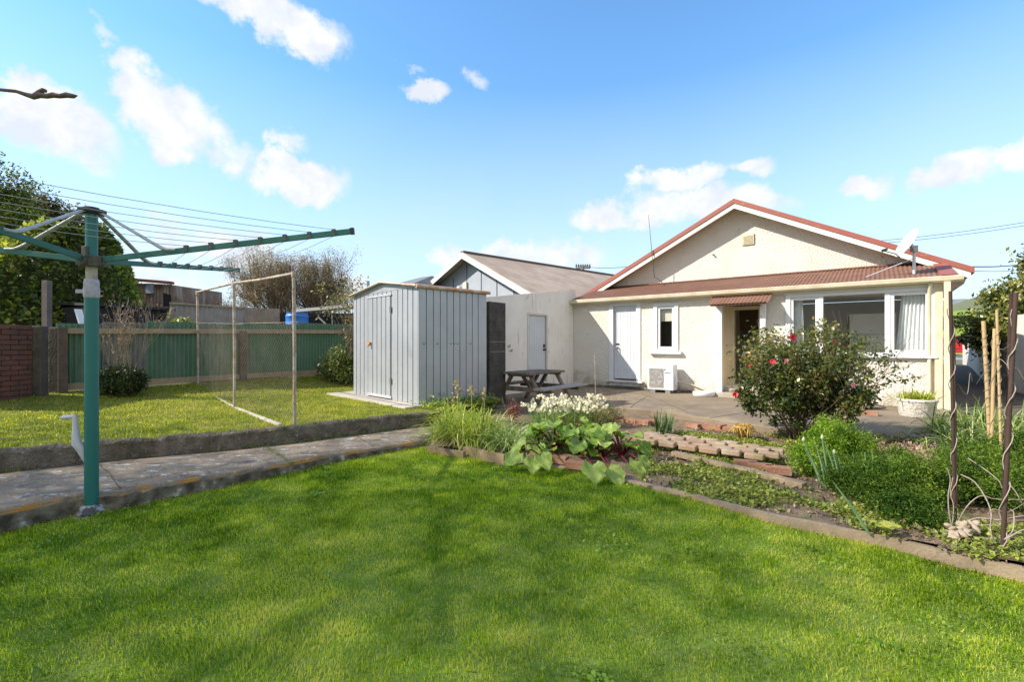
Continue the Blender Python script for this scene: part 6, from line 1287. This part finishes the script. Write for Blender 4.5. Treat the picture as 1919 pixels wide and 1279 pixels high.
# twiggy herbs behind the white flowers
tw = on_soil(1150, 800); mb = MB()
for i in range(14): branches(mb, tw + Vector((g_.uniform(-.45, .15), g_.uniform(-.1, .4), 0)), (g_.uniform(-.3, .3), g_.uniform(-.3, .3), 1), .26, .004, 2, .5, 3, .6, .25, minr=.0015, sides=3)
sh = empty('twiggy_herb', tw, 'dry twiggy herb right of the white flowers', 'plant'); mb.build('stems', mat('dry_stem', (.26, .19, .12), .9), sh); Pn, tn, cc = clumped((tw.x - .15, tw.y + .1, .25), (.35, .25, .12), 1800, 20, .05, .2); foliage('leaves', Pn, tn, .025, leafmat('herbleaf', (.10, .11, .03), (.36, .36, .14), .5, .3), sh)
# dark strap plant (leek-like)
lk = empty('dark_strap_plant', on_soil(1242, 815), 'upright dark green strap leaved plant in front of the patio bricks', 'plant')
strap_plant('leaves', [on_soil(px, py) for px, py in ((1235, 815), (1245, 817), (1252, 813))], 75, .42, .024, leafmat('leek', (.035, .075, .025), (.20, .28, .12), .4, .25), lk, .03, (.05, .40), (.05, .35), 6)
strap_plant('drooping_leaves', [on_soil(px, py) for px, py in ((1215, 812), (1228, 816), (1262, 815))], 90, .44, .013, leafmat('leekpale', (.12, .16, .05), (.45, .46, .22), .4, .3), lk, .03, (.5, 1.2), (.3, 1.0), 6)
# terracotta pot with yellow plant
tpq = on_soil(1393, 822); pot = empty('terracotta_pot', tpq, 'broken terracotta pot with a yellow dying plant beside the rose bush', 'flower pot')
mb = MB(); mb.lathe((tpq.x, tpq.y, tpq.z), [(0, 0), (.07, 0), (.10, .15), (.115, .15), (.118, .19), (.10, .19), (.09, .15), (0, .15)], 20); mb.build('pot', mat('terracotta', (.42, .19, .09), .85, (.5, .27, .15), 8), pot)
strap_plant('yellow_leaves', [tpq + Vector((0, 0, .17))], 260, .16, .012, leafmat('yellowing', (.48, .26, .04), (.75, .60, .16), .5, .35), pot, .05, (.3, 1.5), (.4, 1.2), 4)
# ---- rose bush
rb0 = on_soil(1495, 822); rose = empty('rose_bush', rb0, 'big rose bush with a few red and pink blooms in front of the cottage window', 'rose bush')
m_rose = leafmat('rose_leaf', (.03, .05, .012), (.46, .26, .11), .35, .35, hue=[(.06, .09, .02), (.17, .19, .04)], patch=2.2, spec=.5)
mb = MB(); tips = []; g_ = random.Random(21)
for i in range(26):
    a_ = g_.uniform(0, 6.28); sp2 = g_.uniform(.25, 1.1); tips += branches(mb, rb0 + Vector((g_.gauss(0, .07), g_.gauss(0, .07), 0)), (math.cos(a_) * sp2, math.sin(a_) * sp2, 1), g_.uniform(.5, .72), .010, 3, .52, 3, .6, .16, g_, .0022, 5)
mb.build('stems', mat('rose_stem', (.13, .10, .05), .8, (.18, .12, .08), 9), rose)
tt = np.array([tuple(t) for t in tips]); print('rose tips', len(tt), tt.min(0), tt.max(0))
cen = np.array([rb0.x + .08, rb0.y, .80]); rel = (tt - cen) / np.array([1.02, .9, .80]); ok = (rel ** 2).sum(1) < 1.35; tt = tt[ok]
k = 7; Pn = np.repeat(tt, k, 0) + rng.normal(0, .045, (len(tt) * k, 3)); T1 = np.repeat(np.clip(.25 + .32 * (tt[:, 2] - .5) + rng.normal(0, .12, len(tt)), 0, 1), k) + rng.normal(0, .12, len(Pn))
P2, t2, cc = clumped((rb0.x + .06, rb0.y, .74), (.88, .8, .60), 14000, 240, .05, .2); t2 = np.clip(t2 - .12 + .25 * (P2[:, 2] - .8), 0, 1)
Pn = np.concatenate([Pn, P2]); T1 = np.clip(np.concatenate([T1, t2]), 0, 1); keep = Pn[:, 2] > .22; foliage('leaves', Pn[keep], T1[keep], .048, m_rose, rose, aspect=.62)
mb = MB(); a_ = rb0 + Vector((.3, 0, .5))
b2 = Q(1722, 706, rb0.y - .15); mb.tube([rb0, a_, a_.lerp(b2, .5) + Vector((0, 0, .06)), b2], [.008, .006, .005, .003], 5); mb.build('long_shoot', bpy.data.materials['rose_stem'], rose)
sp3 = np.array([tuple(a_.lerp(b2, t) + Vector((0, 0, .06 * 4 * t * (1 - t) * .5))) for t in np.linspace(.25, 1, 46)]); sp3 = np.repeat(sp3, 4, 0) + rng.normal(0, .025, (184, 3)); foliage('shoot_leaves', sp3, rng.random(184), .042, m_rose, rose, aspect=.6)
m_rb = mat('rose_red', (.62, .02, .05), .5, (.72, .06, .09), 20); m_rp = mat('rose_pink', (.75, .22, .30), .5, (.8, .35, .4), 20)
for px, py, r_, mt_ in ((1486, 633, .065, 'r'), (1448, 678, .045, 'r'), (1474, 676, .034, 'p'), (1378, 740, .048, 'r'), (1599, 722, .034, 'p'), (1404, 686, .022, 'r'), (1565, 640, .022, 'r')):
    mb = MB(); c_ = Q(px, py, rb0.y - .75); 
    for j in range(3): bloom(mb, c_, r_ * .8, 9)
    mb.build('bloom', m_rb if mt_ == 'r' else m_rp, rose, label='red bloom' if mt_ == 'r' else 'pink bloom')
# ---- bright feathery shrub, dark feathery hedge
def feathery(name, label, blobs, n, size, mt, cr=.06, nclump=120, cat='shrub', base=None):
    c0 = blobs[0][0]; t = empty(name, (c0[0], c0[1], .1), label, cat); PP, TT = [], []; tot = sum(b[1][0] * b[1][1] for b in blobs); mb = MB()
    for c_, r_ in blobs:
        k = int(n * r_[0] * r_[1] / tot); p_, t_, cc = clumped(c_, r_, k, int(nclump * r_[0] * r_[1] / tot) + 8, cr, .35); p_[:, 2] = np.maximum(p_[:, 2], .1)
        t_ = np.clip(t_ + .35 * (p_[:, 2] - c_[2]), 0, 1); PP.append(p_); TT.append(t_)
        for q in cc[::4]: mb.tube([(c_[0] + (q[0] - c_[0]) * .3, c_[1] + (q[1] - c_[1]) * .3, .08), tuple(q)], [.006, .003], 4, cap=False)
    mb.build('stems', mat('soft_stem', (.10, .14, .04), .7) if 'soft_stem' not in bpy.data.materials else bpy.data.materials['soft_stem'], t)
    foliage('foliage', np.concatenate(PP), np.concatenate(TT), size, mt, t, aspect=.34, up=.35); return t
m_fen = leafmat('bright_feather', (.06, .14, .015), (.46, .58, .07), .45, .45, hue=[(.16, .28, .02), (.28, .42, .035)], patch=3)
m_hedge = leafmat('dark_feather', (.018, .05, .008), (.24, .32, .04), .6, .4, hue=[(.045, .10, .012), (.11, .19, .022)], patch=2, spec=.2)
q1, q2, q3 = G(1560, 868, .1), G(1515, 885, .1), G(1610, 870, .1)
feathery('bright_feathery_shrub', 'bright yellow green feathery shrub in the middle of the garden bed', [((q1.x, q1.y, .33), (.30, .26, .26)), ((q2.x, q2.y, .22), (.18, .16, .17)), ((q3.x, q3.y, .24), (.22, .2, .17))], 17000, .030, m_fen, .035, 160)
bl = []
for px, py, zc_, rx in ((1640, 935, .22, .30), (1700, 950, .24, .32), (1760, 945, .25, .30), (1820, 935, .25, .32), (1880, 930, .27, .34), (1600, 905, .18, .22), (1690, 905, .22, .3), (1850, 900, .26, .35), (1935, 960, .25, .35), (1725, 985, .15, .22), (1960, 900, .3, .35)):
    q = G(px, py, .1); bl.append(((q.x, q.y + .12, zc_ - .02), (rx, .26, zc_ * .85)))
feathery('feathery_hedge', 'wide dark green feathery foliage along the right side of the garden bed', bl, 100000, .025, m_hedge, .045, 460)
# onion stalks
m_on = mat('onion_green', (.16, .28, .12), .45, (.24, .36, .17), 8); oni = empty('onion_plant', on_soil(1560, 935), 'onion plant with tall tubular leaves and buds before the bright shrub', 'plant')
mb = MB(); bd_ = MB()
for (px, py, tx, ty) in ((1538, 905, 1510, 845), (1548, 915, 1528, 830), (1552, 915, 1536, 850), (1570, 905, 1546, 830), (1575, 915, 1560, 845), (1578, 910, 1572, 858), (1628, 1000, 1562, 905), (1612, 900, 1597, 850), (1625, 905, 1620, 848), (1636, 905, 1634, 845), (1592, 905, 1575, 868)):
    b_ = G(px, py, .1); t_ = Q(tx, ty, b_.y); mb.tube([b_, b_.lerp(t_, .5) + Vector((.01, 0, 0)), t_], [.010, .009, .003], 7)
for (px, py, tx, ty) in ((1555, 915, 1541, 824), (1545, 912, 1506, 828), (1580, 912, 1563, 852)):
    b_ = G(px, py, .1); t_ = Q(tx, ty, b_.y); mb.tube([b_, t_], [.010, .006], 7); bd_.lathe(tuple(t_), [(0, -.005), (.012, .005), (.014, .02), (.007, .036), (0, .048)], 10)
mb.build('leaves', m_on, oni); bd_.build('buds', mat('bud_cream', (.50, .52, .34), .6), oni)
yl = G(1660, 1000, .1); sh = empty('yellow_leaf_weed', yl, 'yellowing broad leaved weed beside the edging strip', 'plant'); V, F, T = [], [], []
for i in range(6): a_ = i * 1.1; broad_leaf(V, F, T, yl + Vector((0, 0, .03)), (math.cos(a_), math.sin(a_), .5), (0, 0, 1), .10, .7, g_)
mesh_np('leaves', V, F, leafmat('yellowgreen', (.3, .33, .04), (.62, .62, .14), .5, .4), sh, T, smooth=True)
# ---- strap leaves on the right
m_aga = leafmat('long_strap', (.045, .085, .018), (.50, .52, .22), .38, .3, hue=[(.12, .19, .035), (.26, .33, .09)], patch=1.5)
for k, (lst, lab, n_) in enumerate(((((1800, 800), (1830, 815), (1780, 812), (1850, 795)), 'arching strap leaved clump between the patio slab and the bamboo stakes', 700), (((1880, 800), (1910, 815), (1935, 800), (1890, 830)), 'arching strap leaved clump behind the right metal poles', 560), (((1840, 850), (1810, 840), (1870, 850)), 'nearer strap leaved clump in front of the bamboo stakes', 380), (((1960, 850), (1990, 820)), 'strap leaved clump at the right edge of the garden bed', 300))):
    cs_ = [G(px, py + 12, .1) for px, py in lst]; t = empty('strap_leaved_clump', cs_[0], lab, 'plant', 'strap leaved clumps on the right'); strap_plant('leaves', cs_, n_, .78, .018, m_aga, t, .14, (.15, 1.25), (.3, .95), 7)
mb = MB(); 
lw = [G(px, py, .1) for px, py in ((1690, 835), (1715, 832), (1745, 832), (1770, 835), (1660, 832), (1730, 828))]; Pn = np.repeat(np.array([tuple(p) for p in lw]), 260, 0) + rng.normal(0, .07, (1560, 3)) * np.array([1, 1, .5]); Pn[:, 2] = np.abs(Pn[:, 2] - .1) + .11; t = empty('edge_weeds', lw[1], 'mixed weeds along the broken edge of the patio slab', 'weeds'); foliage('leaves', Pn, rng.random(1560), .045, leafmat('mixweed', (.08, .06, .03), (.34, .36, .12), .5, .3), t)
# stone under the slab edge
mb = MB(); q = G(1735, 828, .12); mb.box((q.x, q.y, .14), (.34, .14, .10), rz=-.3); tag(mb.build('concrete_lump', m_kerbtop, bevel=.02), 'rough concrete lump under the edge of the patio slab', 'concrete block')
# ---- planter pot
pq = G(1718, 781, PZ); pp_ = empty('planter_pot', (pq.x, pq.y, PZ), 'white concrete planter with a fleshy green plant near the cottage corner', 'planter'); 
rbt = 26 / FPX * pq.y; rtp = 31 / FPX * pq.y; ht = .30
mb = MB(); mb.lathe((pq.x, pq.y, PZ), [(0, 0), (rbt * .95, 0), (rbt, .015), (rtp * .93, ht * .80), (rtp * .95, ht * .84), (rtp, ht * .88), (rtp, ht * .96), (rtp * .95, ht), (rtp * .86, ht), (rtp * .83, ht * .85), (0, ht * .83)], 36)
mb.build('pot', mat('white_pot', (.68, .64, .58), .85, (.55, .50, .43), 9, bump=1, bscale=26, bdist=.02, extra=[((.36, .31, .25), 7, .62, .78, None)]), pp_)
strap_plant('plant', [Vector((pq.x + dx, pq.y + dy, PZ + ht * .85)) for dx, dy in ((-.1, 0), (.08, .03), (0, -.08), (-.15, .05), (.15, -.02))], 420, .28, .022, leafmat('fleshy', (.14, .20, .02), (.62, .62, .12), .4, .35), pp_, .06, (.15, 1.25), (.1, .6), 4)
mb = MB(); q = G(1655, 770, PZ); mb.bar(Q(1630, 757, q.y), Q(1655, 762, q.y), .03, .02); mb.bar((q.x - .3, q.y + .1, PZ + .03), (q.x + .12, q.y + .15, PZ + .04), .12, .03); tag(mb.build('dark_board', M['bark']), 'dark board lying against the wall behind the rose bush', 'board')
# ---- stakes and poles with dead vines
def pole(name, label, cat, group, base, top, r, mt, vine=0, seed=1, vr=.004):
    t = empty(name, base, label, cat, group); base, top = Vector(base), Vector(top); mb = MB(); mb.tube([base - Vector((0, 0, .1)), base.lerp(top, .5), top], r, 12); mb.build('pole', mt, t)
    if vine:
        g = random.Random(seed); mb = MB(); pts = []; turns = vine; n = int(turns * 10); ax = (top - base).normalized(); e1 = ax.cross(Vector((0, 1, 0))).normalized(); e2 = ax.cross(e1)
        for i in range(n + 1): f = i / n * g.uniform(.99, 1.01); a_ = i / 10 * 2 * math.pi; pts.append(base.lerp(top, min(1, f * .93)) + (e1 * math.cos(a_) + e2 * math.sin(a_)) * (r + vr * 1.3 + g.uniform(0, .006)))
        mb.tube(pts, vr, 5); mb.build('vine', mat('dead_vine', (.42, .35, .30), .85, (.30, .22, .17), 12) if 'dead_vine' not in bpy.data.materials else bpy.data.materials['dead_vine'], t)
    return t
m_pipe = mat('brown_pipe', (.075, .045, .035), .75, (.05, .033, .028), 6, spec=.15, extra=[((.20, .13, .11), 9, .6, .75, None)]); m_bam = mat('bamboo', (.40, .27, .12), .6, (.50, .36, .18), 7, bump=.2, extra=[((.35, .24, .12), 6, .6, .7, (1, 1, 3))])
Yp = 3.3; pole('metal_pole', 'dark metal pole with a dead vine, left one nearest the lawn edge', 'pole', 'dark metal garden poles', Q(1790, 990, Yp), Q(1781, 546, Yp), .0108, m_pipe, 6, 1, .003)
pole('metal_pole', 'shorter thin metal pole tied beside the left dark pole', 'pole', 'dark metal garden poles', Q(1793, 960, Yp + .1), Q(1787, 604, Yp + .05), .008, m_pipe, 0, 2)
Yp = 2.88; pole('metal_pole', 'dark leaning metal pole at the right edge, front one', 'pole', 'dark metal garden poles', Q(1877, 1040, Yp), Q(1904, 549, Yp + .1), .0125, m_pipe, 5, 3, .003)
pole('metal_pole', 'dark leaning metal pole at the right edge, behind the front one', 'pole', 'dark metal garden poles', Q(1880, 945, 3.5), Q(1896, 549, 3.3), .0125, m_pipe, 0, 4)
pole('bamboo_stake', 'thick short bamboo stake wrapped in a dead vine, leftmost of three', 'stake', 'bamboo stakes', Q(1857, 858, 5.0), Q(1843, 602, 5.0), .018, m_bam, 15, 5, .0025)
pole('bamboo_stake', 'bamboo stake in the middle of the three, plain topped', 'stake', 'bamboo stakes', Q(1857, 880, 4.9), Q(1864, 616, 4.9), .016, m_bam, 3, 6, .0022)
pole('bamboo_stake', 'tallest thin bamboo stake, rightmost of three', 'stake', 'bamboo stakes', Q(1878, 905, 4.5), Q(1868, 581, 4.5), .011, m_bam, 13, 7, .0022)
# tangled dead vines and root ball
dv = bpy.data.materials['dead_vine']; vn = empty('dead_vine', Q(1808, 1000, 3.2), 'tangle of bare dead vine stems between the metal poles', 'vine')
def curve(pts, r, Y0, Y1):
    q = [Q(px, py, Y0 + (Y1 - Y0) * i / (len(pts) - 1)) for i, (px, py) in enumerate(pts)]; out = []
    for i in range(len(q) - 1):
        p0, p1, p2, p3 = q[max(0, i - 1)], q[i], q[i + 1], q[min(len(q) - 1, i + 2)]
        for k in range(5): t = k / 5; out.append(.5 * ((2 * p1) + (p2 - p0) * t + (2 * p0 - 5 * p1 + 4 * p2 - p3) * t * t + (3 * p1 - p0 - 3 * p2 + p3) * t ** 3))
    out.append(q[-1]); mb = MB(); mb.tube(out, [.62 * r * (1 - .4 * i / len(out)) for i in range(len(out))], 6); mb.build('stem', dv, vn)
curve([(1786, 992), (1779, 965), (1777, 930), (1781, 900), (1775, 878)], .007, 3.2, 3.2); curve([(1784, 992), (1787, 950), (1781, 925), (1786, 895)], .005, 3.22, 3.25)
curve([(1792, 985), (1812, 950), (1838, 930), (1865, 936), (1919, 937), (1960, 935)], .006, 3.2, 3.0); curve([(1794, 986), (1830, 972), (1870, 975), (1919, 968), (1960, 972)], .006, 3.2, 2.9)
curve([(1795, 984), (1835, 985), (1868, 983), (1880, 975)], .005, 3.2, 3.0); curve([(1800, 890), (1825, 903), (1845, 930), (1857, 960), (1856, 990), (1860, 1012)], .007, 3.3, 2.95)
curve([(1812, 858), (1845, 880), (1870, 900), (1878, 915)], .005, 3.4, 3.1); curve([(1884, 860), (1888, 900), (1905, 925), (1925, 960), (1950, 990)], .006, 3.0, 2.9)
curve([(1882, 1012), (1895, 1000), (1900, 985), (1899, 960), (1890, 955)], .006, 2.8, 2.9); curve([(1884, 1012), (1905, 1000), (1925, 992), (1960, 990)], .008, 2.8, 2.85)
curve([(1852, 965), (1862, 955), (1890, 960), (1925, 940)], .004, 3.1, 3.0); curve([(1795, 720), (1812, 740), (1818, 700), (1822, 715)], .003, 3.3, 3.4); curve([(1893, 690), (1870, 672), (1850, 690), (1830, 720)], .003, 3.2, 3.6)
curve([(1890, 700), (1905, 690), (1925, 720), (1950, 735)], .003, 3.1, 3.1); curve([(1900, 640), (1880, 655), (1862, 650)], .003, 3.1, 3.6)
rbq = G(1810, 1012, .10); g_ = random.Random(8); rb = empty('root_ball', (rbq.x, rbq.y, .1), 'knobbly pale root crown at the foot of the left metal pole', 'root')
def root(c, s, par, n=22):
    bm = bmesh.new()
    for i in range(n):
        M_ = Matrix.Translation(Vector(c) + Vector((g_.uniform(-1, 1) * .085, g_.uniform(-1, 1) * .05, g_.uniform(-.02, .075))) * s) @ Matrix.Rotation(g_.uniform(0, 3), 4, 'Z') @ Matrix.Rotation(g_.uniform(-.9, .9), 4, 'X') @ Matrix.Diagonal((g_.uniform(.010, .024) * s, g_.uniform(.025, .055) * s, g_.uniform(.010, .024) * s, 1)); bmesh.ops.create_icosphere(bm, subdivisions=3, radius=1, matrix=M_)
    for v in bm.verts: v.co += Vector((float(vnoise(v.co.x + 50, v.co.z + 50, 60, 3)) - .5, float(vnoise(v.co.y + 50, v.co.z + 50, 60, 4)) - .5, 0)) * .012
    for f in bm.faces: f.smooth = True
    me = bpy.data.meshes.new('roots'); sh_ = rootloc(par)
    for v in bm.verts: v.co -= sh_
    bm.to_mesh(me); bm.free(); me.materials.append(M['pale_bark']); o = bpy.data.objects.new('roots', me); C.objects.link(o); o.parent = par
root((rbq.x, rbq.y, .12), 1.0, rb)
rbq2 = G(1868, 1025, .10); rb2 = empty('root_ball', (rbq2.x, rbq2.y, .1), 'small pale root crown beside the front right metal pole', 'root'); root((rbq2.x, rbq2.y, .11), .6, rb2, 6)
mb = MB()
for i in range(16): a_ = g_.uniform(0, 6.28); mb.tube([(rbq.x, rbq.y, .13), (rbq.x + math.cos(a_) * .12, rbq.y + math.sin(a_) * .09, .13), (rbq.x + math.cos(a_) * .2, rbq.y + math.sin(a_) * .15, .09)], [.006, .004, .002], 5)
mb.build('root_strands', M['pale_bark'], rb)

# ================================================================== BARE BRANCH, ADDED SHADE TREE
bt = empty('bare_branched_tree', (-8.0, -2.2, 0), 'leafless tree at the left whose knobbly branch tip reaches into the sky', 'tree')
mb = MB(); mb.tube([(-8.0, -2.2, -.1), (-7.95, -2.15, 1.2), (-7.8, -2.0, 2.4), (-7.2, -1.4, 3.2)], [.13, .11, .08, .05], 10); mb.tube([(-7.8, -2.0, 2.4), (-8.1, -2.2, 3.4), (-8.2, -2.3, 4.2)], [.06, .045, .02], 8)
tips = branches(mb, (-8.2, -2.3, 4.2), (-.3, 0, 1), .9, .02, 2, .6, 3); mb.build('trunk', mat('twig_brown', (.11, .075, .07), .85, (.17, .12, .11), 20, bump=.6, bscale=60), bt)
Yb = 2.8; mb = MB(); pts = [Vector((-7.2, -1.4, 3.2)), Vector((-5.9, .6, 3.15)), Vector((-4.7, 2.1, 3.02)), Q(-220, 160, Yb), Q(-60, 163, Yb), Q(0, 168, Yb), Q(30, 171, Yb), Q(48, 177, Yb), Q(62, 181, Yb), Q(75, 178, Yb), Q(88, 180, Yb), Q(100, 178, Yb), Q(112, 180, Yb), Q(125, 178, Yb), Q(137, 180, Yb), Q(145, 179, Yb)]
mb.tube(pts, [.045, .034, .026, .020, .012, .0095, .0095, .012, .0165, .017, .0145, .016, .013, .016, .013, .003], 10); mb.tube([Q(62, 180, Yb), Q(75, 172, Yb), Q(82, 168, Yb)], [.012, .013, .012], 8); mb.lathe(tuple(Q(82, 169, Yb)), [(0, -.014), (.014, -.008), (.016, .004), (0, .012)], 8)
mb.build('branch', bpy.data.materials['twig_brown'], bt)
m_sh = leafmat('shade_leaf', (.02, .03, .01), (.08, .10, .03), .6, .1)
SHADE = [((-14.6, 1.1, 0), 13.2, 2.4, 30000, 'standing near the bank')]  # unseen tree added to dim the clothesline shadow on the near lawn
for i, (b_, h_, r_, nl_, lab_) in enumerate(SHADE):
    crown_tree('added_shade_tree', 'unseen evergreen added left of the garden to soften the clothesline shadow, %s' % lab_, b_, h_ * .35, [(0, 0, h_ * .45, r_, r_, h_ * .22), (0, 0, h_ * .74, r_, r_, h_ * .26)], nl_, .085, m_sh, .09, 1.0, 'added shade trees left of the garden', shell=.1, aspect=.8)
